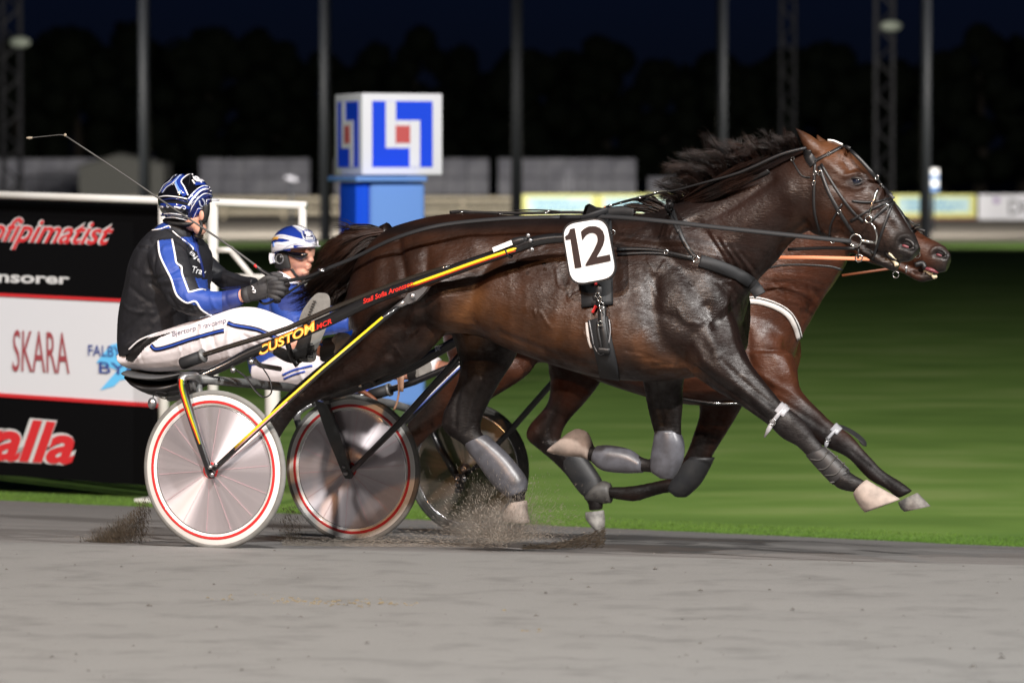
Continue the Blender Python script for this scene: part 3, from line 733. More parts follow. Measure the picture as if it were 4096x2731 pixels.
def coat_mat(name, scale=1.0):
    m = bpy.data.materials.new(name); m.use_nodes = True; t = m.node_tree; b = t.nodes['Principled BSDF']; lk = t.links.new
    a = t.nodes.new('ShaderNodeAttribute'); a.attribute_name = 'coat'
    tc = t.nodes.new('ShaderNodeTexCoord')
    n = t.nodes.new('ShaderNodeTexNoise'); n.inputs['Scale'].default_value = 5.0; n.inputs['Detail'].default_value = 7; n.inputs['Roughness'].default_value = 0.6; lk(tc.outputs['Object'], n.inputs['Vector'])
    mr = t.nodes.new('ShaderNodeMapRange'); mr.inputs[1].default_value = 0.35; mr.inputs[2].default_value = 0.7; mr.inputs[3].default_value = 0.45; mr.inputs[4].default_value = 1.0
    lk(n.outputs['Fac'], mr.inputs[0])
    mx = t.nodes.new('ShaderNodeMix'); mx.data_type = 'RGBA'; mx.blend_type = 'MULTIPLY'; mx.inputs[0].default_value = 1; lk(a.outputs['Color'], mx.inputs[6]); lk(mr.outputs[0], mx.inputs[7])
    lk(mx.outputs[2], b.inputs['Base Color'])
    # sweat: patches of wetter and drier coat
    n2 = t.nodes.new('ShaderNodeTexNoise'); n2.inputs['Scale'].default_value = 7.0; n2.inputs['Detail'].default_value = 9; n2.inputs['Roughness'].default_value = 0.7; lk(tc.outputs['Object'], n2.inputs['Vector'])
    r2 = t.nodes.new('ShaderNodeMapRange'); r2.inputs[1].default_value = 0.35; r2.inputs[2].default_value = 0.65; r2.inputs[3].default_value = 0.33; r2.inputs[4].default_value = 0.52
    lk(n2.outputs['Fac'], r2.inputs[0]); rm = t.nodes.new('ShaderNodeMix'); lk(a.outputs['Alpha'], rm.inputs[0]); lk(r2.outputs[0], rm.inputs[2]); rm.inputs[3].default_value = 0.66; lk(rm.outputs[0], b.inputs['Roughness'])
    rs = t.nodes.new('ShaderNodeMapRange'); rs.inputs[1].default_value = 0.40; rs.inputs[2].default_value = 0.62; rs.inputs[3].default_value = 0.55; rs.inputs[4].default_value = 0.16; lk(n2.outputs['Fac'], rs.inputs[0]); lk(rs.outputs[0], b.inputs['Specular IOR Level'])
    # fine hair along the body plus skin folds
    mp = t.nodes.new('ShaderNodeMapping'); mp.inputs['Scale'].default_value = (22, 22, 60); lk(tc.outputs['Object'], mp.inputs['Vector'])
    n3 = t.nodes.new('ShaderNodeTexNoise'); n3.inputs['Scale'].default_value = 2.0; n3.inputs['Detail'].default_value = 5; n3.inputs['Distortion'].default_value = 0.6; lk(mp.outputs[0], n3.inputs['Vector'])
    bp = t.nodes.new('ShaderNodeBump'); bp.inputs['Strength'].default_value = 0.65; bp.inputs['Distance'].default_value = 0.0035; lk(n3.outputs['Fac'], bp.inputs['Height'])
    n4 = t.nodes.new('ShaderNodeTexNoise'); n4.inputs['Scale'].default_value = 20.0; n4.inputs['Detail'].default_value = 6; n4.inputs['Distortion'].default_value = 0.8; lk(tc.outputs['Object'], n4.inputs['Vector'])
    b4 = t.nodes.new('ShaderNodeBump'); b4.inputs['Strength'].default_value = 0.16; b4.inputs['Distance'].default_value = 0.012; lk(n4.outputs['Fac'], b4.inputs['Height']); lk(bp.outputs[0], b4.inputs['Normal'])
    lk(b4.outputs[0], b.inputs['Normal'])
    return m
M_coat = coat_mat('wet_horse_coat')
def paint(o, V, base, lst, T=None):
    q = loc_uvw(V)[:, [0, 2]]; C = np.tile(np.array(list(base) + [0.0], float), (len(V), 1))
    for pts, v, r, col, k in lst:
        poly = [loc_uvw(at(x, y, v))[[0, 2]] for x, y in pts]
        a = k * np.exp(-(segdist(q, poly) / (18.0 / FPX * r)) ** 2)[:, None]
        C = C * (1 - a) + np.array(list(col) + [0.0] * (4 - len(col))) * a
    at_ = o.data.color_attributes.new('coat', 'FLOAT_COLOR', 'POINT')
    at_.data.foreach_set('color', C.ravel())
def legs(tab, v, n=16): return loft([(a, b, c, d, v if len(r_) == 0 else r_[0], w) for a, b, c, d, w, *r_ in tab], n, 3)
def hoof(secs, v, m, parent, nm='hoof', lab=None):
    V, F = loft([(a, b, c, d, v, w) for a, b, c, d, w in secs], 20, 3)
    o = mk(nm, V, F, m, parent)
    # keep the rim crisp
    if lab: o['label'] = lab
    return o
def hairs(name, guides, n, seglen, m, parent, wid=0.0022, spread=0.02, curl=0.0, seed=3, taper=True):
    """guides: list of (weight, [(x,y,v)...]) control curves in photo pixels; strands are interpolated between neighbouring guides"""
    r = np.random.RandomState(seed); nclump = max(12, n // 20); CJ = r.randn(nclump, 3); CL = r.rand(nclump); CP = np.stack([5 + 6 * r.rand(nclump), r.rand(nclump) * 6, r.rand(nclump) * 6, 5 + 5 * r.rand(nclump), r.rand(nclump) * 6], 1); G = [np.array([at(x, y, v) for x, y, v in g]) for g in guides]
    V = []; F = []; ns = seglen
    for i in range(n):
        t = r.rand() * (len(G) - 1); k = int(t); f = t - k
        P = G[k] * (1 - f) + G[k + 1] * f
        ci = r.randint(nclump); t = min(.9999, max(0, (ci + .5) / nclump + r.randn() * .35 / nclump)) * (len(G) - 1); k = int(t); f = t - k; P = G[k] * (1 - f) + G[k + 1] * f
        j = (CJ[ci] + r.randn(3) * .28) * spread * np.array([1, 1.6, 1]); ln = (0.66 + 0.34 * CL[ci]) * (0.8 + .2 * r.rand())
        q = catmull(P, 5); m_ = max(4, int(len(q) * ln)); q = q[:m_]
        tt = np.linspace(0, 1, len(q))[:, None]
        q = q + j * (0.25 + tt) + r.randn(3) * spread * .25 * tt ** 2 + curl * tt ** 1.3 * np.hstack([np.sin(tt * CP[ci, 0] + CP[ci, 1] + .3 * r.rand()), np.cos(tt * 5 + CP[ci, 2]) * 0.6, np.sin(tt * CP[ci, 3] + CP[ci, 4] + .3 * r.rand())])
        T = np.gradient(q, axis=0); T /= np.linalg.norm(T, axis=1)[:, None] + 1e-9
        a1 = np.cross(T, L + 0.3 * r.randn(3)); a1 /= np.linalg.norm(a1, axis=1)[:, None] + 1e-9; a2 = np.cross(T, a1)
        b = len(V); w_ = wid * (0.6 + 0.8 * r.rand())
        for s in range(len(q)):
            ww = w_ * (1 - 0.85 * tt[s, 0] ** 2)
            V += [q[s] + a1[s] * ww, q[s] - a1[s] * ww * 0.5 + a2[s] * ww * 0.87, q[s] - a1[s] * ww * 0.5 - a2[s] * ww * 0.87]
        for s in range(len(q) - 1):
            for e in range(3): F.append((b + s * 3 + e, b + s * 3 + (e + 1) % 3, b + (s + 1) * 3 + (e + 1) % 3, b + (s + 1) * 3 + e))
    o = mk(name, V, F, m, parent); return o
M_tail = mat('tail_hair', (0.006, 0.004, 0.0035), 0.34, spec=0.32, var=(3.0, 0.5, (0.022, 0.009, 0.005)))
M_mane = mat('mane_hair', (0.007, 0.005, 0.0045), 0.36, spec=0.4, var=(4.0, 0.6, (0.045, 0.016, 0.008)))
M_tailtop = mat('rusty_tail_hair', (0.026, 0.009, 0.004), 0.42, spec=0.3, var=(4, 0.5, (0.015, 0.008, 0.006)))

VM = 0.72
near_torso = [(1452, 1075, 1437, 1180, VM, .10), (1490, 985, 1440, 1290, VM, .19, .15), (1560, 918, 1510, 1400, VM, .25, .2), (1650, 884, 1630, 1395, VM, .285, .28),
    (1760, 860, 1760, 1345, VM, .30, .3), (1860, 853, 1870, 1330, VM, .295, .3), (1990, 858, 1985, 1362, VM, .30, .25), (2120, 867, 2110, 1415, VM, .31, .22), (2260, 873, 2250, 1463, VM, .315, .25),
    (2400, 872, 2400, 1505, VM, .31, .35), (2530, 862, 2540, 1522, VM, .295, .5), (2640, 850, 2680, 1522, VM, .27, .5), (2780, 930, 2810, 1500, VM, .24, .3), (2890, 1040, 2920, 1455, VM, .20, .1), (2950, 1150, 2960, 1400, VM, .14)]
near_neck = [(2560, 870, 2890, 1440, VM, .20), (2660, 828, 2965, 1300, VM, .18), (2750, 792, 2993, 1190, VM, .15), (2850, 757, 3050, 1110, VM, .13), (2960, 708, 3110, 1048, VM, .118), (3070, 655, 3165, 975, VM, .108), (3170, 607, 3235, 925, .71, .104), (3250, 580, 3290, 930, .70, .098), (3320, 590, 3340, 930, .70, .085)]
VH = 0.70
near_head = [(3190, 600, 3215, 860, VH, .085), (3262, 566, 3240, 925, VH, .095), (3335, 566, 3280, 946, VH, .105), (3400, 600, 3330, 955, VH, .112), (3470, 678, 3385, 968, VH, .098), (3535, 745, 3440, 985, VH, .078),
    (3590, 828, 3490, 1010, VH, .066), (3632, 900, 3545, 1035, VH, .060), (3662, 945, 3600, 1048, VH, .058), (3684, 990, 3640, 1048, VH, .044)]
near_jaw = [(3300, 900, 3330, 960, VH, .07), (3400, 950, 3400, 985, VH, .06), (3470, 985, 3470, 1032, VH, .05), (3535, 1020, 3520, 1062, VH, .042), (3580, 1035, 3570, 1085, VH, .036), (3598, 1055, 3590, 1082, VH, .024)]
def ear(tab, v): return loft([(a, b, c, d, v, w) for a, b, c, d, w in tab], 12, 4)
near_parts = [loft(near_torso, 40, 5, sq=.84), loft(near_neck, 28, 5), loft(near_head, 24, 4), loft(near_jaw, 16, 4),
    ear([(3225, 618, 3310, 610, .034), (3212, 590, 3290, 575, .034), (3198, 560, 3258, 548, .025), (3186, 532, 3222, 526, .012), (3174, 508, 3182, 508, .005)], VH - .05),
    ear([(3270, 600, 3330, 590, .03), (3266, 570, 3310, 565, .026), (3262, 548, 3290, 552, .016), (3259, 532, 3268, 534, .005)], VH + .07),
    # near hind, stretched back
    legs([(1520, 960, 1850, 1200, .13, .64), (1452, 1080, 1800, 1310, .135, .58), (1428, 1210, 1750, 1380, .13, .56), (1410, 1320, 1680, 1445, .105, .55), (1345, 1400, 1560, 1503, .080, .55), (1250, 1480, 1430, 1547, .062, .55), (1165, 1555, 1300, 1592, .050, .55), (1110, 1612, 1215, 1635, .042, .55),
          (1072, 1662, 1160, 1690, .040, .55), (1040, 1735, 1108, 1768, .034, .55), (985, 1830, 1040, 1855, .028, .55), (925, 1930, 985, 1955, .031, .55), (895, 1975, 940, 2005, .026, .55)], .55),
    # far hind, swung forward under the belly
    legs([(1700, 1130, 2050, 1200, .10, .88), (1780, 1290, 2090, 1330, .10, .90), (1822, 1400, 2070, 1425, .09, .90), (1838, 1490, 2005, 1525, .078, .88), (1802, 1585, 1965, 1600, .062, .88), (1768, 1655, 1936, 1665, .055, .88), (1772, 1722, 1926, 1712, .050, .88), (1838, 1768, 1938, 1742, .043, .88),
          (1890, 1815, 1975, 1778, .036, .88), (1948, 1885, 2030, 1842, .034, .88), (1995, 1945, 2085, 1905, .038, .88), (2045, 1985, 2098, 1950, .036, .88), (2058, 2012, 2102, 2000, .03, .88)], .88),
    # near fore, reaching forward
    legs([(2640, 1130, 2880, 1160, .08, .64), (2650, 1240, 2945, 1280, .095, .61), (2672, 1370, 2972, 1375, .105, .58), (2735, 1472, 3005, 1445, .098, .562), (2830, 1545, 3060, 1520, .076, .56), (2930, 1603, 3105, 1577, .060, .56), (3015, 1660, 3142, 1622, .050, .56), (3078, 1706, 3188, 1655, .043, .56),
          (3125, 1752, 3235, 1702, .046, .56), (3185, 1783, 3263, 1747, .038, .56), (3240, 1838, 3312, 1803, .031, .56), (3300, 1902, 3372, 1862, .031, .56), (3345, 1950, 3420, 1898, .036, .56), (3390, 1965, 3450, 1915, .031, .56), (3420, 1968, 3464, 1925, .030, .56)], .56),
    # far fore, folded
    legs([(2560, 1330, 2780, 1380, .10, .86), (2562, 1450, 2752, 1470, .09, .88), (2572, 1540, 2735, 1548, .072, .88), (2586, 1620, 2735, 1622, .056, .88), (2605, 1700, 2728, 1702, .047, .88), (2625, 1765, 2730, 1775, .045, .88), (2625, 1830, 2728, 1835, .046, .88), (2650, 1880, 2700, 1885, .034, .88)], .88),
    legs([(2690, 1815, 2680, 1895, .040), (2640, 1820, 2630, 1893, .036), (2590, 1835, 2585, 1888, .030), (2521, 1803, 2500, 1886, .034), (2440, 1788, 2413, 1874, .038), (2385, 1786, 2362, 1845, .031), (2345, 1780, 2330, 1828, .028)], .88)]
near_strokes = [
    ([(2600, 1120), (2612, 1230), (2640, 1340), (2700, 1440), (2790, 1515)], .45, 32, -.017),
    ([(2700, 1180), (2780, 1330), (2880, 1440)], .45, 55, .016), ([(2850, 1180), (2900, 1300), (2960, 1400)], .45, 38, .016),
    ([(2800, 1230), (2870, 1370), (2950, 1480)], .45, 20, -.008), ([(2560, 930), (2680, 1060), (2790, 1230)], .45, 26, -.007),
    ([(2640, 900), (2760, 1050), (2870, 1200)], .45, 40, .009), ([(2740, 900), (2850, 1020), (2950, 1160)], .45, 26, -.008),
    ([(3205, 900), (3110, 985), (3010, 1110)], .60, 20, -.014), ([(3150, 780), (3000, 900), (2880, 1040)], .60, 55, .012),
    ([(3080, 720), (2900, 840), (2760, 900)], .60, 20, -.007),
    ([(1890, 1350), (1885, 1260), (1910, 1130), (1960, 1040)], .45, 38, -.022), ([(1770, 1080), (1790, 1230), (1755, 1350)], .45, 45, .018),
    ([(1560, 960), (1630, 1110), (1640, 1270), (1560, 1420)], .45, 20, -.012), ([(1500, 1040), (1510, 1200), (1480, 1350)], .45, 40, .010),
    ([(1700, 1010), (1720, 1140), (1700, 1290)], .45, 22, -.008), ([(1450, 1400), (1330, 1480), (1210, 1570)], .50, 14, -.008), ([(1560, 1440), (1420, 1500), (1290, 1560)], .50, 18, .006),
    ([(1120, 1600), (1085, 1670)], .52, 12, .006), ([(1760, 900), (1880, 960)], .45, 35, .010),
    ([(2010, 1330), (2140, 1390), (2290, 1440), (2420, 1470)], .45, 16, -.006),
    ([(2830, 1440), (2960, 1540), (3090, 1650)], .52, 17, .008), ([(2790, 1470), (2930, 1570), (3060, 1670)], .52, 9, -.007), ([(2900, 1440), (3020, 1560), (3120, 1640)], .52, 9, -.006),
    ([(3290, 850)], .62, 62, .014), ([(3360, 900), (3345, 940), (3300, 955)], .62, 15, -.010), ([(3385, 800), (3460, 860), (3510, 900)], .62, 13, .008),
    ([(3300, 640), (3370, 690)], .62, 18, .006), ([(3370, 640), (3400, 680)], .62, 16, -.010), ([(3385, 705), (3415, 693), (3450, 700)], .62, 10, .011), ([(3395, 745), (3425, 757), (3450, 745)], .62, 8, .006),
    ([(3340, 740), (3370, 760)], .62, 14, -.007), ([(3530, 850), (3570, 920)], .62, 16, -.007), ([(3480, 770), (3560, 880)], .62, 14, .005),
    ([(3588, 975), (3600, 948), (3640, 942), (3668, 965), (3665, 1000), (3640, 1015)], .64, 9, .009), ([(3605, 975), (3650, 985)], .64, 13, -.020),
    ([(3560, 1000), (3600, 1035), (3640, 1052)], .64, 9, -.006)]
near_strokes += [([(1880, 1500), (1845, 1600), (1838, 1700)], .88, 12, -.007), ([(1950, 1520), (1900, 1620), (1890, 1700)], .88, 12, .005), ([(1785, 1690)], .88, 18, .006), ([(1900, 1690), (1880, 1730)], .88, 12, -.004),
    ([(2640, 1480), (2650, 1590), (2665, 1690)], .88, 11, -.006), ([(2700, 1500), (2700, 1640)], .88, 14, .004), ([(3185, 1705), (3215, 1735)], .52, 20, .004), ([(3150, 1760), (3200, 1770)], .52, 12, .003), ([(1150, 1590), (1110, 1650), (1095, 1690)], .52, 9, -.005),
    ([(2560, 1230), (2700, 1280), (2830, 1400)], .45, 20, -.005), ([(2680, 1100), (2770, 1220), (2860, 1390)], .45, 26, .007), ([(2900, 1130), (2945, 1230), (2960, 1330)], .47, 24, .006), ([(3340, 1900), (3390, 1925)], .52, 10, .003)]
for k in range(9): near_strokes.append(([(2010 + 62 * k, 1010), (2050 + 62 * k, 1180), (2040 + 62 * k, 1330 + 8 * k)], .42, 15, .0013 if k % 2 else .0010))
for k in range(7): near_strokes.append(([(2800 + 22 * k, 930 + 14 * k), (2850 + 20 * k, 1000 + 14 * k), (2885 + 16 * k, 1070 + 14 * k)], .5, 6, .005 * (1 if k % 2 else -1)))
for k in range(6): near_strokes.append(([(2520 + 30 * k, 1400 + 14 * k), (2600 + 30 * k, 1425 + 14 * k), (2690 + 26 * k, 1470 + 10 * k)], .45, 7, .004 * (1 if k % 2 else -1)))
vr = np.random.RandomState(5)
for k in range(16):       # veins and sweat creases
    x, y = [(2220, 1080), (2280, 1180), (2090, 1000), (2560, 1120), (2700, 1240), (2620, 950), (2560, 1040), (1650, 1120), (2880, 1300), (2980, 1480), (2350, 1330), (2150, 1240), (2000, 960), (3350, 1000), (1560, 1380), (2820, 1150)][k]
    p = [(x, y)]
    for j in range(5): x += vr.uniform(4, 22); y += vr.uniform(-26, 34); p.append((x, y))
    near_strokes.append((p, .43, 5.5, .0035))
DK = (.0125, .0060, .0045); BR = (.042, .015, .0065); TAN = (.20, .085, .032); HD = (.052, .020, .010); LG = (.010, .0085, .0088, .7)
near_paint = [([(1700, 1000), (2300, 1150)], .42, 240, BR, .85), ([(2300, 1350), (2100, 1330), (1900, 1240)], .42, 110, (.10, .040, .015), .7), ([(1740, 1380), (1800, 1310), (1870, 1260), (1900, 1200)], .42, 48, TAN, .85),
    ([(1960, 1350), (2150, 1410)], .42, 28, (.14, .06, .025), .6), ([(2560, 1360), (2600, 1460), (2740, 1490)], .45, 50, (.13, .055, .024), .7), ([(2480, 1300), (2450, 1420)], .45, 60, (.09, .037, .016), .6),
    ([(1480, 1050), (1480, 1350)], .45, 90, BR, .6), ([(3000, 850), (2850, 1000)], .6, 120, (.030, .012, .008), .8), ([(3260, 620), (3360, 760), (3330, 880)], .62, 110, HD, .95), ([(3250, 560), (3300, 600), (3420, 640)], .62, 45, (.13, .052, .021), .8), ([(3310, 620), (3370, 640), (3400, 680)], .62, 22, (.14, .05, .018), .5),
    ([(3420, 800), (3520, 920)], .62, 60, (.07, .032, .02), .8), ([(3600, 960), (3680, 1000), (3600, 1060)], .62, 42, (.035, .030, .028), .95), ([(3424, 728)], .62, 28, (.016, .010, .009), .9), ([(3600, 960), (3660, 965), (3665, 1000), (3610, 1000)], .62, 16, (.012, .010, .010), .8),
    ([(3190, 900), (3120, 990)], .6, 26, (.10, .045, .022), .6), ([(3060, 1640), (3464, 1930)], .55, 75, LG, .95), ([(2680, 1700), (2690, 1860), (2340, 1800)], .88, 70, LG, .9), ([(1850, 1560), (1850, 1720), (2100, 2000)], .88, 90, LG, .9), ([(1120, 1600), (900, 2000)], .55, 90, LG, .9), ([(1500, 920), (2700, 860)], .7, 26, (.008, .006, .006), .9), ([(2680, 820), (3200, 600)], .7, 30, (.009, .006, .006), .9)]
def build_horse(parts, strk, vox, base, pnt, root, vrange):
    V, F = fuse(parts, vox, 13, 0.5)
    V = strokes(V, F, strk, *vrange)
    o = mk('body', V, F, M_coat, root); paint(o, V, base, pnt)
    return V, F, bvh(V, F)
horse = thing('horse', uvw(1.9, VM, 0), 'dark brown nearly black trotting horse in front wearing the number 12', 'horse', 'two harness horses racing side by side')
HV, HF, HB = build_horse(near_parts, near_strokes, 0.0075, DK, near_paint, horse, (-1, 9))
# hooves
hoof([(3413, 1975, 3468, 1918, .040), (3425, 2005, 3510, 1942, .048), (3445, 2035, 3570, 1975, .055), (3457, 2048, 3605, 1996, .058)], .56, M_palehoof, horse, 'hoof_boot')
hoof([(2368, 1776, 2356, 1840, .042), (2348, 1728, 2318, 1828, .048), (2300, 1716, 2262, 1824, .050), (2235, 1762, 2208, 1814, .040), (2200, 1790, 2190, 1806, .02)], .88, M_palehoof, horse, 'hoof_boot')
hoof([(2040, 2010, 2108, 2000, .038), (2020, 2040, 2112, 2048, .048), (2010, 2080, 2118, 2092, .055)], .88, M_palehoof, horse, 'hoof', 'white hoof digging into the sand')
hoof([(885, 1985, 950, 2015, .038), (850, 2010, 925, 2070, .048), (815, 2040, 900, 2105, .054)], .55, M_darkhoof, horse)
# leg boots
def boot(tab, v, m, nm, parent, n=20):
    return mk(nm, *loft([(a, b, c, d, v, w) for a, b, c, d, w in tab], n, 4), m, parent)
boot([(1860, 1778, 1945, 1738, .050), (1868, 1800, 1968, 1755, .050), (1915, 1865, 2040, 1822, .046), (1965, 1935, 2095, 1890, .050), (2002, 1968, 2112, 1925, .050), (2035, 1992, 2108, 1960, .044)], .88, M_silverboot, 'shin_boot', horse)
boot([(2618, 1722, 2718, 1718, .050), (2612, 1760, 2738, 1768, .056), (2600, 1830, 2738, 1830, .058), (2600, 1880, 2715, 1885, .052), (2640, 1912, 2690, 1915, .030)], .88, M_silverboot, 'knee_boot', horse)
boot([(2575, 1838, 2570, 1890, .036), (2521, 1797, 2500, 1892, .041), (2440, 1780, 2413, 1882, .045), (2390, 1782, 2370, 1850, .038)], .88, M_silverboot, 'tendon_boot', horse)
boot([(3222, 1822, 3300, 1785, .034), (3245, 1850, 3330, 1810, .038), (3305, 1915, 3392, 1872, .037), (3330, 1938, 3402, 1888, .036)], .56, M_darkboot, 'tendon_boot', horse)
M_grystrap = mat('worn_grey_elastic', (0.065, 0.063, 0.06), 0.6)
_bt = bvh(*loft([(a, b, c, d, .56, w) for a, b, c, d, w in [(3222, 1822, 3300, 1785, .034), (3245, 1850, 3330, 1810, .038), (3305, 1915, 3392, 1872, .037), (3330, 1938, 3402, 1888, .036)]], 20, 4))
for p_ in ([(3240, 1835), (3285, 1838), (3318, 1798)], [(3275, 1875), (3305, 1872), (3350, 1822)], [(3300, 1900), (3345, 1895), (3378, 1850)], [(3320, 1930), (3372, 1912), (3392, 1870)], [(3300, 1790), (3345, 1830), (3395, 1880)]):
    mk('boot_seam', *drape(_bt, p_, .006, .003, .52, 6, .002), M_grystrap, horse)
# silver knee-boot suspenders on the reaching forelegs
M_clear = mat('milky_plastic_strap', (0.34, 0.34, 0.36), 0.3, spec=0.6)
def knee_strap(pp, v, parent, s=1.0):
    (x0, y0), (x1, y1), (x2, y2) = pp
    T = HB if parent is horse else FB
    mk('knee_strap_pad', *drape(T, [(x0, y0), ((x0 + x1) / 2, (y0 + y1) / 2)], 0.05 * s, 0.008, v, 6), M_clear, parent)
    mk('knee_strap', *drape(T, [(x0, y0), (x1, y1)], 0.018 * s, 0.007, v, 8, 0.006), M_clear, parent)
    mk('knee_strap_end', *ribbon([at(x1, y1, v - .045), at((x1 + x2) / 2, (y1 + y2) / 2, v - .05), at(x2, y2, v - .045)], -L, [0.02, 0.02, 0.006], 0.004), M_clear, parent)
    mk('buckle', *ring(at(x1, y1, v - .052), H, UP, 0.014, 0.003, 14, 6), M_chrome, parent)
knee_strap([(3140, 1625), (3090, 1688), (3058, 1748)], .56, horse)
# eye, nostril, mouth
def face(ex, ey, nx, ny, v, T, parent, s=1.0):
    p, n = hit(T, ex, ey, at(ex, ey, v)); e = 0.021 * s
    mk('eye', *ellipsoid(p + L * e * 0.35, [H * e * 1.15, L * e * 0.8, UP * e * 0.85], 20, 14), M_eye, parent)
    mk('eyelid', *tube([p + H * e * 1.25 * math.cos(a) + UP * (e * 0.75 * math.sin(a)) - L * e * 0.35 * math.sin(a) ** 2 for a in np.linspace(0.05, math.pi - 0.05, 9)], 0.0055 * s, 8, 2), M_coatlid, parent)
    mk('eyelid', *tube([p + H * e * 1.25 * math.cos(a) - UP * (e * 0.70 * math.sin(a)) - L * e * 0.30 * math.sin(a) ** 2 for a in np.linspace(0.05, math.pi - 0.05, 9)], 0.0045 * s, 8, 2), M_coatlid, parent)
    p, n = hit(T, nx, ny, at(nx, ny, v)); ax = unit(H * 0.93 - UP * 0.30); ay = unit(np.cross(L, ax)); 
    mk('nostril', *ellipsoid(p + L * 0.004, [ax * 0.034 * s, ay * 0.020 * s, L * 0.012], 24, 12), M_black, parent)
    mk('nostril_lining', *ellipsoid(p - ax * 0.003 - UP * 0.009 * s - L * 0.006, [ax * 0.017 * s, ay * 0.007 * s, L * 0.006], 20, 10), M_pink, parent)
    rim = [p + ax * 0.036 * s * math.cos(a) + ay * 0.022 * s * math.sin(a) - L * 0.006 for a in np.linspace(0, 2 * math.pi, 18)]
    mk('nostril_rim', *tube(rim, 0.0065 * s, 8, 1), M_coatlid, parent)
M_coatlid = mat('bare_dark_skin', (0.018, 0.015, 0.015), 0.42, spec=0.5, bump=(40, 0.3, 0.002))
face(3424, 726, 3626, 978, .60, HB, horse)
tr_ = np.random.RandomState(3)
mk('mouth_foam', *fuse([pell(3556 + 34 * t + tr_.randn() * 2.5, 1012 + 48 * t + tr_.randn() * 4, 5 + 5 * tr_.rand(), 7 + 6 * tr_.rand(), VH - .038, .010) for t in np.linspace(0, 1, 12)], .003, 1), M_teeth, horse)
mk('tongue_tie', *tube([at(3540, 1010, .655), at(3560, 1030, .65), at(3590, 1046, .66)], [.006, .008, .004], 8, 3), M_black, horse)

# mane and tail
def gd(*p): return list(p)
mane_g = [gd((2700, 815, .72), (2690, 800, .70), (2660, 790, .69), (2640, 800, .68)), gd((2745, 795, .72), (2720, 750, .70), (2680, 735, .68), (2650, 760, .67)), gd((2790, 775, .72), (2760, 700, .70), (2710, 665, .68), (2668, 700, .67)),
          gd((2850, 752, .72), (2830, 680, .70), (2780, 625, .68), (2730, 640, .67)), gd((2920, 722, .72), (2900, 640, .70), (2860, 600, .68), (2800, 600, .67)), gd((2990, 690, .72), (2970, 610, .70), (2930, 570, .68), (2870, 565, .67)),
          gd((3060, 655, .72), (3050, 590, .70), (3010, 545, .68), (2950, 545, .67)), gd((3130, 625, .72), (3120, 565, .70), (3090, 530, .68), (3040, 525, .67)), gd((3200, 598, .71), (3190, 550, .70), (3160, 520, .69), (3110, 510, .68))]
hairs('mane', [[(x + (x - g_[0][0]) * .12, y + (g_[0][1] - y) * .26, v) for x, y, v in g_] for g_ in mane_g], 1900, 0, M_mane, horse, 0.0014, 0.018, 0.016, 4)
hairs('mane', [[(x + (x - g_[0][0]) * .5, y + (g_[0][1] - y) * .05, v) for x, y, v in g_] for g_ in mane_g[:6]], 500, 0, M_mane, horse, 0.0011, 0.022, 0.020, 14)
flow = [gd((2760, 815, .66), (2850, 790, .62), (2960, 735, .60), (3080, 675, .60)), gd((2740, 800, .68), (2840, 755, .63), (2950, 700, .61), (3120, 625, .61)), gd((2720, 800, .70), (2830, 735, .64), (2960, 670, .62), (3150, 600, .62))]
hairs('mane', flow, 900, 0, M_mane, horse, 0.0022, 0.008, 0.006, 9)
tuft = [gd((2690, 835, .72), (2620, 800, .72), (2560, 790, .72), (2500, 790, .72)), gd((2660, 850, .70), (2590, 825, .70), (2530, 815, .70), (2480, 812, .70)), gd((2640, 860, .70), (2570, 850, .70), (2520, 845, .70), (2470, 838, .70))]
hairs('withers_tuft', tuft, 500, 0, M_mane, horse, 0.0018, 0.008, 0.008, 6)
tail_g = [gd((1535, 925, .72), (1460, 930, .72), (1390, 952, .73), (1320, 992, .74), (1275, 1060, .74)), gd((1530, 940, .70), (1450, 955, .66), (1380, 1000, .66), (1310, 1070, .68), (1240, 1140, .68)),
          gd((1525, 955, .68), (1440, 985, .62), (1360, 1060, .62), (1270, 1130, .62), (1150, 1185, .62)), gd((1520, 970, .68), (1430, 1020, .64), (1340, 1090, .62), (1220, 1170, .62), (1070, 1215, .62)),
          gd((1515, 985, .70), (1430, 1050, .68), (1360, 1120, .66), (1270, 1200, .64), (1150, 1250, .62)), gd((1510, 1000, .72), (1440, 1080, .72), (1390, 1150, .70), (1330, 1210, .68), (1260, 1250, .66)), gd((1508, 1010, .76), (1460, 1080, .78), (1420, 1150, .78), (1390, 1190, .76), (1360, 1230, .74))]
hairs('tail', tail_g, 5200, 0, M_tail, horse, 0.0021, 0.020, 0.014, 8)
hairs('tail', [gd((1535, 920, .72), (1460, 926, .68), (1390, 948, .67), (1325, 988, .66), (1275, 1040, .66)), gd((1530, 930, .66), (1450, 945, .62), (1380, 980, .60), (1310, 1040, .60), (1255, 1095, .60))], 1100, 0, M_tailtop, horse, 0.0020, 0.014, 0.012, 12)
mk('tail_dock', *tube([at(1560, 930, .72), at(1520, 945, .72), at(1450, 965, .72), at(1390, 1000, .72)], [0.05, 0.045, 0.032, 0.012], 12, 4), M_tail, horse)
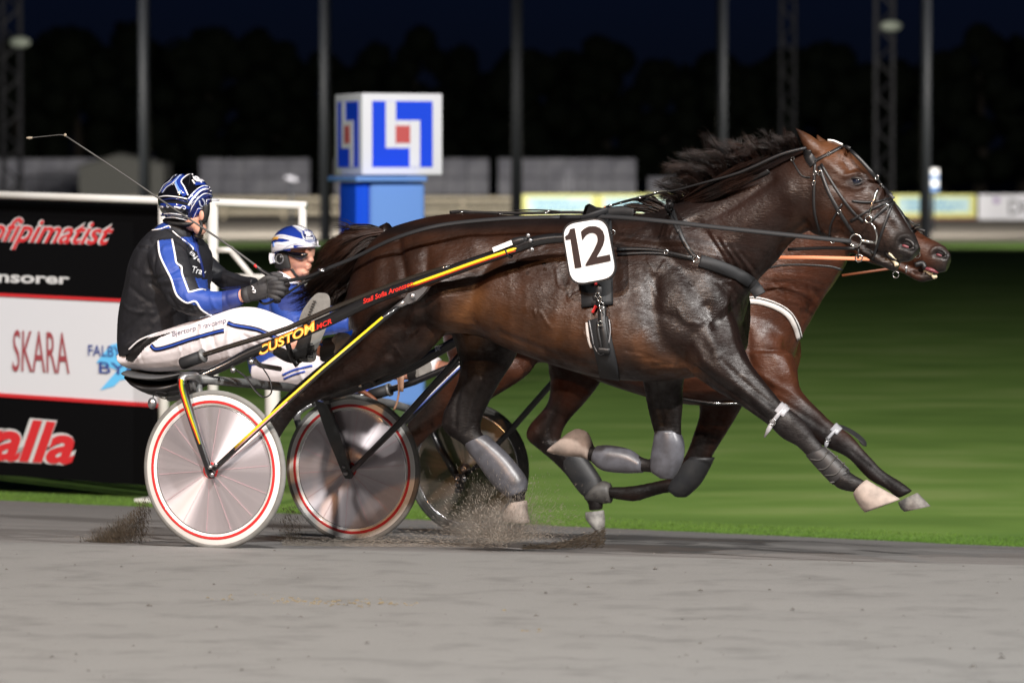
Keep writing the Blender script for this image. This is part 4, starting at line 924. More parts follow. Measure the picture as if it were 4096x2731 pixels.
# ------------------------------------------------------------------ the far horse
dV = 2.30
def TX(x, y): return 3758 + (x - 3623) * .89, 697 + (y - 697) * .89 + 190
VF = VM + dV
far_torso = []
for s in near_torso:
    a = TX(s[0], s[1]); b_ = TX(s[2], s[3]); far_torso.append((a[0], a[1], b_[0], b_[1], VF) + tuple(s[5:]))
far_parts = [loft(far_torso, 28, 4), loft([(2830, 1035, 3150, 1480, VF, .20), (2960, 960, 3225, 1330, VF, .17), (3090, 880, 3290, 1210, VF, .14), (3200, 800, 3350, 1115, VF, .125), (3300, 735, 3395, 1030, VF, .11), (3370, 705, 3400, 1000, VF, .10)], 24, 4),
    loft([(3360, 700, 3340, 980, VF, .09), (3440, 712, 3395, 1012, VF, .108), (3515, 752, 3455, 1028, VF, .10), (3585, 820, 3520, 1038, VF, .082), (3650, 902, 3590, 1050, VF, .066), (3705, 945, 3660, 1072, VF, .058), (3765, 975, 3725, 1092, VF, .055), (3806, 1015, 3785, 1090, VF, .040)], 22, 4),
    loft([(3430, 985, 3440, 1040, VF, .06), (3530, 1020, 3530, 1068, VF, .05), (3610, 1050, 3610, 1092, VF, .045), (3680, 1085, 3680, 1128, VF, .038), (3740, 1095, 3742, 1118, VF, .028)], 16, 4),
    ear([(3330, 740, 3400, 720, .03), (3325, 700, 3370, 690, .02), (3310, 660, 3318, 658, .006)], VF - .05),
    legs([(1850, 1240, 2180, 1400, .12, 2.94), (1800, 1400, 2130, 1490, .12, 2.88), (1775, 1480, 2030, 1560, .09, 2.86), (1730, 1545, 1920, 1625, .068, 2.86), (1680, 1610, 1810, 1680, .052, 2.86), (1630, 1690, 1720, 1745, .042, 2.86), (1590, 1790, 1650, 1820, .034, 2.86), (1520, 1920, 1570, 1950, .03, 2.86), (1490, 1970, 1530, 2000, .026, 2.86)], 2.86),
    legs([(2880, 1400, 3170, 1410, .11, 2.88), (2930, 1530, 3195, 1500, .105, 2.86), (2995, 1610, 3215, 1570, .085, 2.86), (3100, 1680, 3285, 1645, .062, 2.86), (3225, 1745, 3345, 1697, .046, 2.86), (3294, 1786, 3400, 1733, .047, 2.86), (3360, 1815, 3446, 1785, .038, 2.86), (3402, 1843, 3482, 1825, .032, 2.86), (3470, 1915, 3540, 1884, .031, 2.86), (3545, 1957, 3605, 1925, .035, 2.86), (3588, 1995, 3655, 1962, .031, 2.86)], 2.86),
    legs([(2740, 1500, 3010, 1560, .10, 3.14), (2795, 1630, 2960, 1650, .074, 3.18), (2772, 1730, 2908, 1735, .056, 3.18), (2738, 1820, 2855, 1820, .047, 3.18), (2698, 1878, 2818, 1888, .045, 3.18), (2680, 1930, 2770, 1945, .042, 3.18), (2700, 1965, 2735, 1972, .03, 3.18)], 3.18),
    legs([(2740, 1900, 2745, 1970, .036), (2673, 1912, 2675, 1970, .032), (2600, 1928, 2605, 1988, .028), (2521, 1942, 2540, 2006, .033), (2460, 1945, 2470, 1998, .03), (2430, 1945, 2435, 1990, .028)], 3.18),
    legs([(2170, 1330, 2440, 1380, .12, 3.10), (2185, 1440, 2440, 1460, .11, 3.16), (2196, 1535, 2408, 1528, .085, 3.18), (2183, 1617, 2348, 1606, .066, 3.18), (2112, 1700, 2278, 1684, .054, 3.18), (2102, 1752, 2250, 1742, .050, 3.18), (2155, 1800, 2255, 1772, .042, 3.18), (2222, 1858, 2315, 1815, .034, 3.18), (2288, 1930, 2362, 1872, .032, 3.18), (2338, 1995, 2402, 1938, .036, 3.18), (2353, 2025, 2413, 1990, .031, 3.18), (2352, 2042, 2413, 2038, .03, 3.18)], 3.18)]
far_strokes = [([(2985, 1330), (3010, 1450), (3080, 1560)], 2.8, 24, -.016), ([(3240, 1180), (3170, 1290), (3120, 1400)], 2.8, 20, -.014), ([(3080, 1380), (3150, 1480)], 2.8, 40, .018), ([(3330, 1060), (3270, 1180), (3180, 1300)], 2.85, 22, .010),
    ([(3722, 1010), (3735, 992), (3772, 992), (3795, 1012), (3790, 1042)], 2.95, 9, .009), ([(3738, 1014), (3780, 1022)], 2.95, 12, -.018), ([(3600, 900), (3660, 970)], 2.95, 14, -.006), ([(3550, 880), (3620, 960)], 2.95, 16, .006), ([(2190, 1440), (2120, 1500), (2030, 1560)], 2.9, 14, .004), ([(3040, 1480), (3180, 1570), (3290, 1660)], 2.85, 14, .008)]
far_strokes += [([(2260, 1560), (2190, 1700), (2190, 1760)], 3.1, 12, -.007), ([(2130, 1730)], 3.1, 16, .005), ([(2870, 1650), (2820, 1800)], 3.1, 11, -.006), ([(3120, 1590), (3220, 1660), (3300, 1715)], 2.82, 10, -.006), ([(3400, 1800), (3480, 1870), (3560, 1940)], 2.82, 7, -.004), ([(3360, 1760)], 2.82, 16, .004)]
for k in range(9): far_strokes.append(([(3090 + 18 * k, 1130 + 26 * k % 90), (3130 + 14 * k, 1180 + 30 * k % 110), (3120 + 14 * k, 1250 + 22 * k % 90)], 2.85, 6, .0045 * (1 if k % 2 else -1)))
BAY = (.072, .023, .010)
far_paint = [([(3250, 1000), (3200, 1200)], 2.85, 120, (.06, .018, .008), .7), ([(3650, 950), (3560, 900)], 2.95, 50, (.085, .027, .011), .7), ([(3750, 1010), (3800, 1060), (3700, 1110)], 2.95, 45, (.032, .026, .024), .95), ([(3735, 1010), (3785, 1025)], 2.95, 18, (.012, .010, .010), .8),
    ([(3230, 1680), (3660, 1985)], 2.86, 80, LG, .95), ([(2820, 1760), (2730, 1950), (2420, 1960)], 3.18, 80, (.012, .010, .009), .95), ([(2230, 1640), (2190, 1750), (2400, 2040)], 3.18, 90, (.012, .010, .010), .95), ([(2300, 1600)], 3.18, 40, (.05, .016, .008), .7), ([(1740, 1600), (1600, 1800), (1500, 2000)], 2.86, 90, (.016, .012, .010), .95), ([(2850, 1600), (2980, 1640)], 3.0, 40, (.02, .01, .008), .6)]
horse2 = thing('horse', uvw(1.5, VF, -0.26), 'reddish bay trotting horse half hidden behind the dark one, with a white breast strap', 'horse', 'two harness horses racing side by side')
FV, FF, FB = build_horse(far_parts, far_strokes, 0.009, BAY, far_paint, horse2, (2, 9))
hoof([(3590, 2008, 3672, 1970, .040), (3600, 2030, 3700, 1998, .050), (3615, 2045, 3724, 2024, .056)], 2.86, M_greyhoof, horse2)
hoof([(2438, 1930, 2445, 2010, .040), (2410, 1922, 2412, 2014, .046), (2370, 1935, 2372, 2010, .046), (2345, 1980, 2348, 2000, .03)], 3.18, M_darkhoof, horse2)
hoof([(2340, 2048, 2416, 2040, .040), (2345, 2078, 2420, 2078, .048), (2375, 2112, 2416, 2106, .045), (2394, 2134, 2406, 2130, .02)], 3.18, M_greyhoof, horse2)
hoof([(1480, 1975, 1535, 2010, .038), (1450, 2010, 1510, 2060, .048), (1430, 2035, 1480, 2085, .05)], 2.86, M_darkhoof, horse2)
face(3480, 790, 3760, 1014, 2.95, FB, horse2, 0.95)
mk('mouth_gap', *tube([at(3695, 1072, 2.96), at(3725, 1080, 2.955), at(3752, 1092, 2.97)], [.006, .011, .004], 8, 3), M_pink, horse2)
mk('mouth_foam', *fuse([pell(3704 + 38 * t + tr_.randn() * 2, 1082 + 24 * t + tr_.randn() * 3, 4 + 4 * tr_.rand(), 5 + 5 * tr_.rand(), VF - .045, .010) for t in np.linspace(0, 1, 9)], .003, 1), M_teeth, horse2)

boot([(2745, 1822, 2862, 1830, .050), (2718, 1860, 2838, 1880, .055), (2680, 1920, 2806, 1935, .056), (2668, 1955, 2768, 1972, .050), (2700, 1985, 2745, 1988, .028)], 3.18, M_darkboot, 'knee_boot', horse2)
boot([(2245, 1850, 2325, 1800, .040), (2252, 1880, 2350, 1828, .042), (2310, 1962, 2402, 1905, .042), (2340, 1990, 2412, 1938, .040)], 3.18, M_darkboot, 'shin_boot', horse2)
boot([(3345, 1700, 3400, 1722, .05), (3360, 1700, 3440, 1745, .05), (3420, 1735, 3462, 1770, .045), (3445, 1770, 3465, 1785, .03)], 2.93, M_darkboot, 'knee_boot', horse2)
knee_strap([(3355, 1705), (3312, 1755), (3300, 1795)], 2.86, horse2, 0.9)
# ------------------------------------------------------------------ sulkies
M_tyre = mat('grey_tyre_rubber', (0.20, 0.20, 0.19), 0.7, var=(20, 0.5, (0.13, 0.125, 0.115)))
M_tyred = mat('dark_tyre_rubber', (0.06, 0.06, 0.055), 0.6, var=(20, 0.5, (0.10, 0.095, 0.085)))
M_rimw = mat('white_rim_paint', (0.78, 0.77, 0.74), 0.35, coat=0.3)
M_rimr = mat('red_rim_stripe', (0.62, 0.03, 0.03), 0.35, coat=0.3)
M_alu = mat('polished_aluminium_rim', (0.80, 0.80, 0.82), 0.22, 1.0)
M_spoke = mat('red_spoke', (0.66, 0.36, 0.40), 0.4)
M_black = MATS.get('black_gloss_tube') or mat('black_gloss_tube', (0.010, 0.010, 0.011), 0.28, spec=0.6, coat=0.5, coatr=0.12)
M_nostril = MATS['deep_nostril']
M_yellow = mat('yellow_stripe', (0.80, 0.58, 0.02), 0.35); M_green = mat('green_stripe', (0.08, 0.22, 0.03), 0.35); M_redt = mat('red_stripe', (0.55, 0.03, 0.02), 0.35)
M_orange = mat('orange_lettering', (0.90, 0.28, 0.02), 0.4); M_yell2 = mat('yellow_lettering', (0.95, 0.75, 0.15), 0.4); M_redl = mat('red_lettering', (0.80, 0.03, 0.02), 0.4); M_wl = mat('white_lettering', (0.8, 0.8, 0.8), 0.4)
M_pinks = mat('pink_stripe', (0.70, 0.38, 0.40), 0.35)
M_satin = mat('satin_steel', (0.45, 0.45, 0.46), 0.32, 0.9)
M_rawtube = mat('scuffed_grey_tube', (0.16, 0.165, 0.165), 0.4, spec=0.6, var=(9, 0.8, (0.05, 0.05, 0.052)))
M_seat = mat('seat_vinyl_grey', (0.085, 0.088, 0.092), 0.42, spec=0.5, bump=(60, 0.2, 0.002)); M_shell = mat('seat_shell_black', (0.014, 0.014, 0.015), 0.38, spec=0.5)
M_orl = mat('black_tube_with_sheen', (0.02, 0.016, 0.012), 0.25, spec=0.7, coat=0.6)
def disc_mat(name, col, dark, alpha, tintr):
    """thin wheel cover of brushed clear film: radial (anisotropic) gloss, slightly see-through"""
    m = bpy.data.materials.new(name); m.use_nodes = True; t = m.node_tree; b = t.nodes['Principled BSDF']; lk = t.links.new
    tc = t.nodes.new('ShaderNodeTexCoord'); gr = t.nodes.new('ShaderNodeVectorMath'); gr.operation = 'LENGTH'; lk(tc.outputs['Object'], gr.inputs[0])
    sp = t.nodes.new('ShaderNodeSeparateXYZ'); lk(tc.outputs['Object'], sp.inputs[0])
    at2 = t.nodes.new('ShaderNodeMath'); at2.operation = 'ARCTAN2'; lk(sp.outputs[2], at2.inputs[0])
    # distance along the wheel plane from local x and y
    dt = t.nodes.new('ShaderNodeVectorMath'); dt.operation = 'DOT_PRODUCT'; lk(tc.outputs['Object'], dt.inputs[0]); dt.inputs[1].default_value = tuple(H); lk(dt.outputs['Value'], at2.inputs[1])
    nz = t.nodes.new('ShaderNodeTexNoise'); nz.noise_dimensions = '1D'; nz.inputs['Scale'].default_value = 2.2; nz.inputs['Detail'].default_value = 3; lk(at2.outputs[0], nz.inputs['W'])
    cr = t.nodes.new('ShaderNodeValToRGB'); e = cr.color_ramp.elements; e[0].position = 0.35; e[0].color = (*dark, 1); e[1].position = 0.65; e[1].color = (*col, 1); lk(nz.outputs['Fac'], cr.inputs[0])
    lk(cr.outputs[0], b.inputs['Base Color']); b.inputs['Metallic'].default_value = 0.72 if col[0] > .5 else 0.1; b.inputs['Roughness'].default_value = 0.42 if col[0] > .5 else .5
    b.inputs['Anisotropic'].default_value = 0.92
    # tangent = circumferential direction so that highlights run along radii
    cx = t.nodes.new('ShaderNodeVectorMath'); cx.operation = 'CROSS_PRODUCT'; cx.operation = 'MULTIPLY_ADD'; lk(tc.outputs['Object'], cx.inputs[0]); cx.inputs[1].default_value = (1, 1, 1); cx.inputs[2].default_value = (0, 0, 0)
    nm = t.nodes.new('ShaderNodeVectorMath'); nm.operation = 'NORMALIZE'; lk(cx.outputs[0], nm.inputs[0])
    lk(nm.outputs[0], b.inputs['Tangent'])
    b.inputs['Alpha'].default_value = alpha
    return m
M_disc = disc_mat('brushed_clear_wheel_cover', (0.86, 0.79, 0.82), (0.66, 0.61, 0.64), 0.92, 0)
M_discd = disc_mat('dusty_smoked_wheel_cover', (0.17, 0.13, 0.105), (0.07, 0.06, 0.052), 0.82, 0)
def wheel(parent, c, r, kind, out=-1):
    """disc wheel at rest; c hub centre; outer side towards the camera"""
    w_ = bpy.data.objects.new('wheel', None); COL.objects.link(w_); w_.parent = parent
    w_.location = Vector(c - woff(parent)); w_['label'] = {'w': 'wheel with white rim, red stripe and clear cover', 'd': 'dark wheel with smoked cover'}[kind]
    A = -L
    tp = [(math.sin(a) * 0.014, r - 0.016 + math.cos(a) * 0.016) for a in np.linspace(-math.pi * .95, math.pi * .95, 15)]
    mk('tyre', *lathe(c, A, tp, 96), M_tyre if kind == 'w' else M_tyred, w_)
    if kind == 'w':
        mk('rim', *lathe(c, A, [(0.013, r - 0.022), (0.016, r - 0.030), (0.017, r - 0.045), (0.0172, r - 0.0455)], 96), M_rimw, w_)
        mk('rim_stripe', *lathe(c, A, [(0.0172, r - 0.0455), (0.019, r - 0.047), (0.019, r - 0.058), (0.0172, r - 0.0595)], 96), M_rimr, w_)
        mk('rim', *lathe(c, A, [(0.0172, r - 0.0595), (0.015, r - 0.066), (0.008, r - 0.070)], 96), M_rimw, w_)
        mk('rim_edge', *lathe(c, A, [(0.008, r - 0.070), (0.013, r - 0.073), (0.004, r - 0.080), (-0.004, r - 0.080)], 96), M_alu, w_)
        mk('rim', *lathe(c, A, [(-0.013, r - 0.022), (-0.018, r - 0.045), (-0.008, r - 0.075)], 96), M_rimw, w_)
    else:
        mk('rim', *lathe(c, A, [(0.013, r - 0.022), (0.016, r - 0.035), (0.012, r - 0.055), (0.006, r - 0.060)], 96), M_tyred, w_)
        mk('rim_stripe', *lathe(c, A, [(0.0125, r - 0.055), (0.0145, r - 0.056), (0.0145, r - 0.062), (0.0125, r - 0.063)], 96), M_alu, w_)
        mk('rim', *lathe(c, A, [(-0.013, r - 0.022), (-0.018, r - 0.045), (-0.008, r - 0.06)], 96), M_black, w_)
    rd = r - (0.074 if kind == 'w' else 0.058)
    # shallow cone covers, both sides
    for s in (1, -1):
        dc = mk('wheel_cover', *lathe(c, A, [(s * (0.010 + 0.030 * (1 - q)), rd * q) for q in (0.06, 0.25, 0.5, 0.75, 1.0)], 96), M_disc if kind == 'w' else M_discd, w_)
        # make the object origin the hub so that the brushed direction follows the disc
    g = Geo()
    for k in range(14):
        a = 2 * math.pi * k / 14 + 0.1; d = H * math.cos(a) + UP * math.sin(a); s = 1 if k % 2 else -1
        if kind == 'w': g.add(tube([c + d * 0.03 + A * (0.0432), c + d * (rd - 0.004) + A * 0.0135], 0.0006, 4))
    if kind == 'w': g.mk('spoke_ribs', M_spoke, w_)
    mk('hub', *lathe(c, A, [(0.0, 0.0001), (0.062, 0.0001), (0.062, 0.016), (0.05, 0.022), (0.042, 0.03), (0.036, 0.034)], 24), M_satin, w_)
    if kind == 'w': mk('hub_collar', *lathe(c, A, [(0.0415, 0.028), (0.044, 0.030), (0.0445, 0.034), (0.039, 0.038)], 32), M_rimr, w_)
    return w_
WR = 0.364
def place_wheel_centre(v, x):
    # hub above the ground where the tyre touches it
    for z in (0,):
        pass
    c = at(x, 1880, v); gz = ground_z(c); return np.array([c[0], c[1], gz + WR - 0.008])
def pt(x, y, v): return at(x, y, v)
def tub(nm, pts, r, m, parent, n=14, sm=0, flat=1.0, up=None): return mk(nm, *tube([pt(*p) for p in pts], r, n, sm, True, flat, up), m, parent)
def bolt(x, y, v, parent, r=0.010): return mk('bolt', *lathe(pt(x, y, v), -L, [(0, r), (r * .5, r), (r * .8, r * .7), (r * .9, 0.0001)], 12), M_satin, parent)
c1 = np.array([*ORG[:2], 0]) + 0; c1 = uvw(0, 0, WR - 0.010)
c2 = place_wheel_centre(1.45, 1412)
sulky = thing('sulky', uvw(-0.1, .72, 0), 'black racing sulky with yellow striped shafts and white wheels behind the dark horse', 'sulky', 'two racing sulkies')
wheel(sulky, c1, WR, 'w'); wheel(sulky, c2, WR, 'w')
# near fork: outer blade with coloured stripes, inner blade, arch
VO = -.07
tub('fork', [(728, 1522, VO), (733, 1560, VO), (760, 1650, VO), (800, 1770, VO), (842, 1895, VO + .005), (846, 1912, VO + .005)], [.022, .021, .020, .018, .017, .014], M_black, sulky, 12, 2)
g = Geo()
for off, wd, mi in ((-7, .008, 0), (0, .011, 1), (6, .005, 2)):
    P = [pt(726 + off, 1515, VO - .022), pt(729 + off, 1558, VO - .023), pt(757 + off, 1650, VO - .022), pt(783 + off * .8, 1725, VO - .021), pt(800 + off * .4, 1775, VO - .020)]
    g.add(ribbon(catmull(np.array(P), 4), -L, np.linspace(wd, wd * .35, 17), .002), mi)
g.mk('fork_stripe', None, sulky, False, [M_redt, M_yellow, M_green])
tub('fork_arch', [(728, 1530, VO), (730, 1512, VO + .01), (745, 1504, VO + .03), (775, 1504, .0), (790, 1512, .05), (795, 1525, .07)], .020, M_satin, sulky, 12, 4)
tub('fork', [(792, 1515, .07), (800, 1600, .07), (850, 1880, .07)], .017, M_rawtube, sulky)
tub('fork_web', [(765, 1508, .02), (775, 1560, .03)], .014, M_satin, sulky)
tub('axle', [(846, 1903, VO), (868, 1868, .10)], .010, M_satin, sulky)
for p in ((841, 1868, VO - .022), (848, 1898, VO - .020), (864, 1858, VO - .015)): bolt(*p, sulky)
# yellow strut hub -> shaft
VS0, VS1 = -.075, .28
def sv(t): return VS0 + (VS1 - VS0) * t
SP = [(856, 1876, -.078), (1000, 1742, -.072), (1150, 1605, -.060), (1300, 1472, .06), (1540, 1268, .25), (1600, 1222, .28)]
tub('strut', SP, [.013, .013, .013, .013, .014, .012], M_black, sulky, 12)
def strut_stripe(o, wd, m):
    q = [(945, 1793, -.074), (1000, 1742, -.072), (1150, 1605, -.060), (1300, 1472, .06), (1535, 1272, .246)]
    mk('strut_stripe', *ribbon([pt(x, y + o, v) - L * .0135 for x, y, v in q], unit(-L + UP * .25), wd, .002), m, sulky)
strut_stripe(-4, .011, M_yellow); strut_stripe(6, .005, M_pinks)
def stripeline(p0, p1, o, wd, m, nm, lift, k=0.012, v0=None, v1=None):
    a = pt(p0[0], p0[1] + o, p0[2]) - L * lift; b_ = pt(p1[0], p1[1] + o, p1[2]) - L * lift
    mk(nm, *ribbon([lerp(a, b_, t) for t in np.linspace(0, 1, 7)], unit(-L + UP * .25), wd, .002), m, sulky)

tub('strut_end', [(1535, 1272, sv(.94)), (1600, 1220, VS1 + .0), (1640, 1196, VS1)], [.014, .013, .017], M_satin, sulky)
mk('strut_bracket', *pprism([(1612, 1205), (1632, 1172), (1712, 1146), (1700, 1166), (1665, 1202), (1635, 1216)], VS1 - .018, .03), M_satin, sulky, smooth=False); bolt(1650, 1184, VS1 - .03, sulky, .013)
# near shaft, from seat frame to saddle
shaft = [(775, 1518, .10), (900, 1462, .16), (1000, 1412, .20), (1150, 1353, .24), (1300, 1288, .27), (1455, 1214, .29), (1557, 1170, .30), (1670, 1130, .31), (1800, 1085, .32), (1914, 1044, .33), (2040, 1002, .34), (2120, 972, .35), (2190, 957, .36), (2290, 950, .37)]
tub('shaft', shaft, [.019, .021, .026, .026, .027, .027, .027, .027, .027, .026, .024, .025, .024, .023], M_black, sulky, 16, 3)
tub('seat_rail', [(748, 1452, .14), (817, 1418, .14), (998, 1361, .18), (1150, 1313, .22), (1316, 1240, .26), (1565, 1141, .30), (1720, 1088, .31), (1800, 1066, .31)], [.012, .012, .012, .012, .012, .012, .011, .010], M_orl, sulky, 12, 2)
tub('rail_socket', [(724, 1458, .14), (740, 1452, .14)], .014, M_shell, sulky); tub('rail_socket', [(727, 1455, .14), (732, 1453, .14), (815, 1422, .14)], [.026, .029, .029], M_webb if 'M_webb' in globals() else M_shell, sulky, 16)
tub('socket_ring', [(808, 1424, .14), (816, 1421, .14)], .032, M_rawtube, sulky, 16)
mk('shaft_stripe', *ribbon(catmull([pt(x, y + 1, v) - L * .0275 for x, y, v in ((1640, 1143, .31), (1800, 1086, .32), (1914, 1045, .33), (2040, 1003, .34), (2075, 992, .345))], 5), unit(-L + UP * .15), np.array([.004] + [.013] * 17 + [.011, .008, .004]), .002), M_yellow, sulky)
mk('shaft_stripe', *ribbon(catmull([pt(x, y + 10, v) - L * .0270 for x, y, v in ((1650, 1140, .31), (1800, 1086, .32), (1914, 1045, .33), (2040, 1003, .34), (2072, 993, .345))], 5), unit(-L - UP * .1), .004, .002), M_redt, sulky)
mk('shaft_tag', *box(pt(2010, 985, .30), .098, .006, .022, (unit(H + UP * .37), L, unit(UP - H * .37))), M_wl, sulky, smooth=False)
mk('shaft_tie', *ring(pt(2035, 1005, .342), L, unit(UP - H * .37), .030, .005, 20, 8), M_strap, sulky); mk('shaft_coupling', *tube([pt(2010, 1000, .33), pt(2060, 968, .33), pt(2110, 957, .34)], [.018, .020, .014], 12, 2), M_strap, sulky)
for x, y in ((2113, 942), (2122, 962), (2128, 998)): bolt(x, y, .315, sulky, .010)
def shtext(s, bl, br, h, v, m, nm, shear=0.0, bold=0.0, lift=0.003):
    a = pt(bl[0], bl[1], v); b_ = pt(br[0], br[1], v); up = unit(np.cross(b_ - a, -L)); up = up if up[2] > 0 else -up
    mk(nm, *put_text(text_geo(s, 0.0, shear, bold), [a, b_, b_ + up * h, a + up * h], lift), m, sulky, smooth=False)
shtext('CUSTOM', (1040, 1425), (1272, 1318), .045, .195, M_orange, 'shaft_lettering', .3, .05, .002); shtext('CUSTOM', (1044, 1421), (1268, 1319), .037, .195, M_yell2, 'shaft_lettering', .3, .005, .004)
shtext('.MCR', (1262, 1322), (1330, 1292), .022, .222, M_redl, 'shaft_lettering', .3, .02); shtext('Stall Sofia Aronsson', (1455, 1215), (1655, 1141), .022, .262, M_redl, 'shaft_lettering', .35, .015)
# crossbar, seat
tub('crossbar', [(800, 1516, .06), (1150, 1548, .9), (1306, 1578, 1.38)], .021, M_rawtube, sulky, 16)
tub('underframe', [(1010, 1442, .22), (1045, 1462, .45), (1120, 1475, .6)], .012, M_satin, sulky); mk('ball_joint', *ellipsoid(pt(1005, 1447, .2), [H * .015, L * .015, UP * .015]), M_satin, sulky); mk('ball_joint', *ellipsoid(pt(932, 1480, .17), [H * .014, L * .014, UP * .014]), M_satin, sulky)
tub('loose_strap', [(945, 1480, .16), (985, 1510, .15), (1020, 1560, .14), (1055, 1588, .14), (1085, 1570, .14), (1080, 1520, .15), (1050, 1470, .18), (1020, 1430, .2)], .009, M_strap, sulky, 8, 5, 0.35)
seat_top = [(532, 1478, 540, 1512, .72, .10), (560, 1474, 575, 1545, .72, .20), (620, 1483, 640, 1562, .72, .24), (700, 1487, 715, 1568, .72, .24), (770, 1482, 780, 1540, .72, .22), (830, 1470, 835, 1500, .72, .16), (855, 1472, 858, 1488, .72, .08)]
mk('seat', *loft([(a, b_, c, b_ + (d - b_) * .42, v, w_) for a, b_, c, d, v, w_ in seat_top], 28, 5), M_seat, sulky)
mk('seat_shell', *loft([(545, 1492, 560, 1520, .72, .14), (590, 1500, 620, 1560, .72, .20), (650, 1510, 665, 1585, .72, .20), (720, 1510, 725, 1585, .72, .19), (790, 1500, 790, 1550, .72, .15)], 24, 5), M_shell, sulky)
mk('seat_bracket', *tube([pt(680, 1585, .5), pt(735, 1575, .3), pt(780, 1530, .1)], .024, 12, 3), M_shell, sulky)
tl = mk('bell', *ellipsoid(pt(609, 1613, .5), [H * .022, L * .02, UP * .028], 20, 14), M_satin, sulky); tub('bell_wire', [(612, 1590, .5), (620, 1570, .5), (660, 1572, .5), (680, 1592, .5), (650, 1592, .5), (618, 1575, .5)], .003, M_strap, sulky, 6, 5)
# far side: fork, strut, shaft
VFk = 1.38
mk('fork', *prism([pt(x, y, VFk) for x, y in ((1258, 1600), (1306, 1612), (1360, 1740), (1402, 1878), (1406, 1900), (1396, 1915), (1380, 1912), (1366, 1885), (1310, 1750))], L, .03), M_black, sulky, smooth=False)
bolt(1376, 1866, VFk, sulky, .008); bolt(1384, 1890, VFk, sulky, .013); bolt(1415, 1874, VFk - .01, sulky, .012)
tub('fork', [(1300, 1590, 1.36), (1325, 1660, 1.5), (1420, 1880, 1.54)], .016, M_rawtube, sulky)
tub('strut', [(1410, 1880, 1.37), (1600, 1690, 1.28), (1800, 1468, 1.16), (1900, 1350, 1.10)], [.013, .017, .017, .015], M_black, sulky)
tub('shaft', [(1300, 1585, 1.34), (1444, 1545, 1.30), (1536, 1512, 1.28), (1650, 1464, 1.26), (1750, 1407, 1.22), (1850, 1352, 1.18), (2100, 1240, 1.12), (2500, 1090, 1.08)], .024, M_black, sulky, 16, 3)
shtext('Ripa', (1745, 1412), (1785, 1393), .032, 1.19, M_wl, 'shaft_lettering', .2, .10); shtext('Ripa', (1747, 1411), (1783, 1394), .026, 1.19, M_dblue, 'shaft_lettering', .2, .0, .005)
shtext('Team Custom', (1536, 1508), (1610, 1472), .022, 1.25, M_wl, 'shaft_lettering', .2, .01)
bolt(1388, 1570, 1.31, sulky, .008); bolt(1442, 1543, 1.27, sulky, .010)
# footrests
tub('footrest', [(1150, 1372, .24), (1168, 1430, .40), (1190, 1462, .42)], .013, M_black, sulky, 10, 3); tub('footrest', [(1500, 1530, 1.28), (1430, 1480, 1.0)], .013, M_black, sulky)
# ------------------------------------------------------------------ second sulky (far horse)
sulky2 = thing('sulky', uvw(-0.4, VF, -.3), 'black racing sulky with dark smoked disc wheel behind the bay horse', 'sulky', 'two racing sulkies')
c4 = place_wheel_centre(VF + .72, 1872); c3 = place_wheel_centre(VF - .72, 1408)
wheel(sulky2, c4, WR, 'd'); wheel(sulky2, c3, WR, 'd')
_s = sulky; 
def tub2(nm, pts, r, m, n=12, sm=0): return mk(nm, *tube([pt(*p) for p in pts], r, n, sm), m, sulky2)
v4 = VF + .72
tub2('fork', [(1690, 1640, v4 - .06), (1760, 1790, v4 - .06), (1834, 1915, v4 - .06)], .02, M_black)
mk('fork_end', *pprism([(1815, 1896), (1855, 1892), (1862, 1915), (1850, 1930), (1850, 1965), (1830, 1968), (1826, 1925)], v4 - .09, .03), M_black, sulky2, smooth=False)
for x, y in ((1830, 1912), (1856, 1916), (1829, 1936), (1829, 1960)): mk('bolt', *lathe(pt(x, y, v4 - .09), -L, [(0, .014), (.005, .014), (.006, .006), (.002, .005)], 14), M_satin, sulky2)
tub2('strut', [(1853, 1903, v4 - .07), (1910, 1862, v4 - .09), (2060, 1700, v4 - .2), (2210, 1530, v4 - .3), (2300, 1430, v4 - .36)], [.012, .014, .017, .017, .015], M_black)
v3 = VF - .72
tub2('strut', [(1420, 1870, v3 - .05), (1620, 1690, v3), (1838, 1473, v3 + .06), (2000, 1300, v3 + .1)], [.013, .014, .015, .014], M_black)
a, b_ = pt(1655, 1652, v3 - .01), pt(1842, 1468, v3 + .04)
mk('strut_stripe', *ribbon([lerp(a, b_, t) - L * .008 for t in np.linspace(0, 1, 6)], unit(-L + UP * .2), .008, .003), M_dblue, sulky2); mk('strut_stripe', *ribbon([lerp(a, b_, t) - L * .009 + UP * .008 for t in np.linspace(0, 1, 6)], unit(-L + UP * .2), .004, .003), M_wl, sulky2)
tub2('fork', [(1185, 1665, v3 - .05), (1200, 1720, v3 - .05), (1260, 1800, v3 - .05), (1400, 1890, v3 - .05)], .018, M_black)
tub2('fork_arch', [(1188, 1680, v3 - .05), (1192, 1650, v3 - .05), (1225, 1625, v3), (1262, 1612, v3 + .03)], .018, M_satin, 12, 4)
tub2('shaft', [(1260, 1610, v3 + .03), (1400, 1590, v3 + .08), (1480, 1576, v3 + .12)], .018, M_black)
tub2('rail_socket', [(1482, 1580, v3 + .12), (1562, 1556, v3 + .14)], .030, M_webb); tub2('socket_ring', [(1552, 1560, v3 + .14), (1562, 1557, v3 + .14)], .034, M_rawtube)
tub2('seat_rail', [(1560, 1558, v3 + .14), (1656, 1528, v3 + .16), (1813, 1461, v3 + .2), (2000, 1380, v3 + .25)], .017, M_black)
tub2('crossbar', [(1250, 1600, v3), (1500, 1603, VF - .3), (1650, 1640, VF), (1750, 1680, v4 - .1)], .022, M_rawtube, 14, 3)
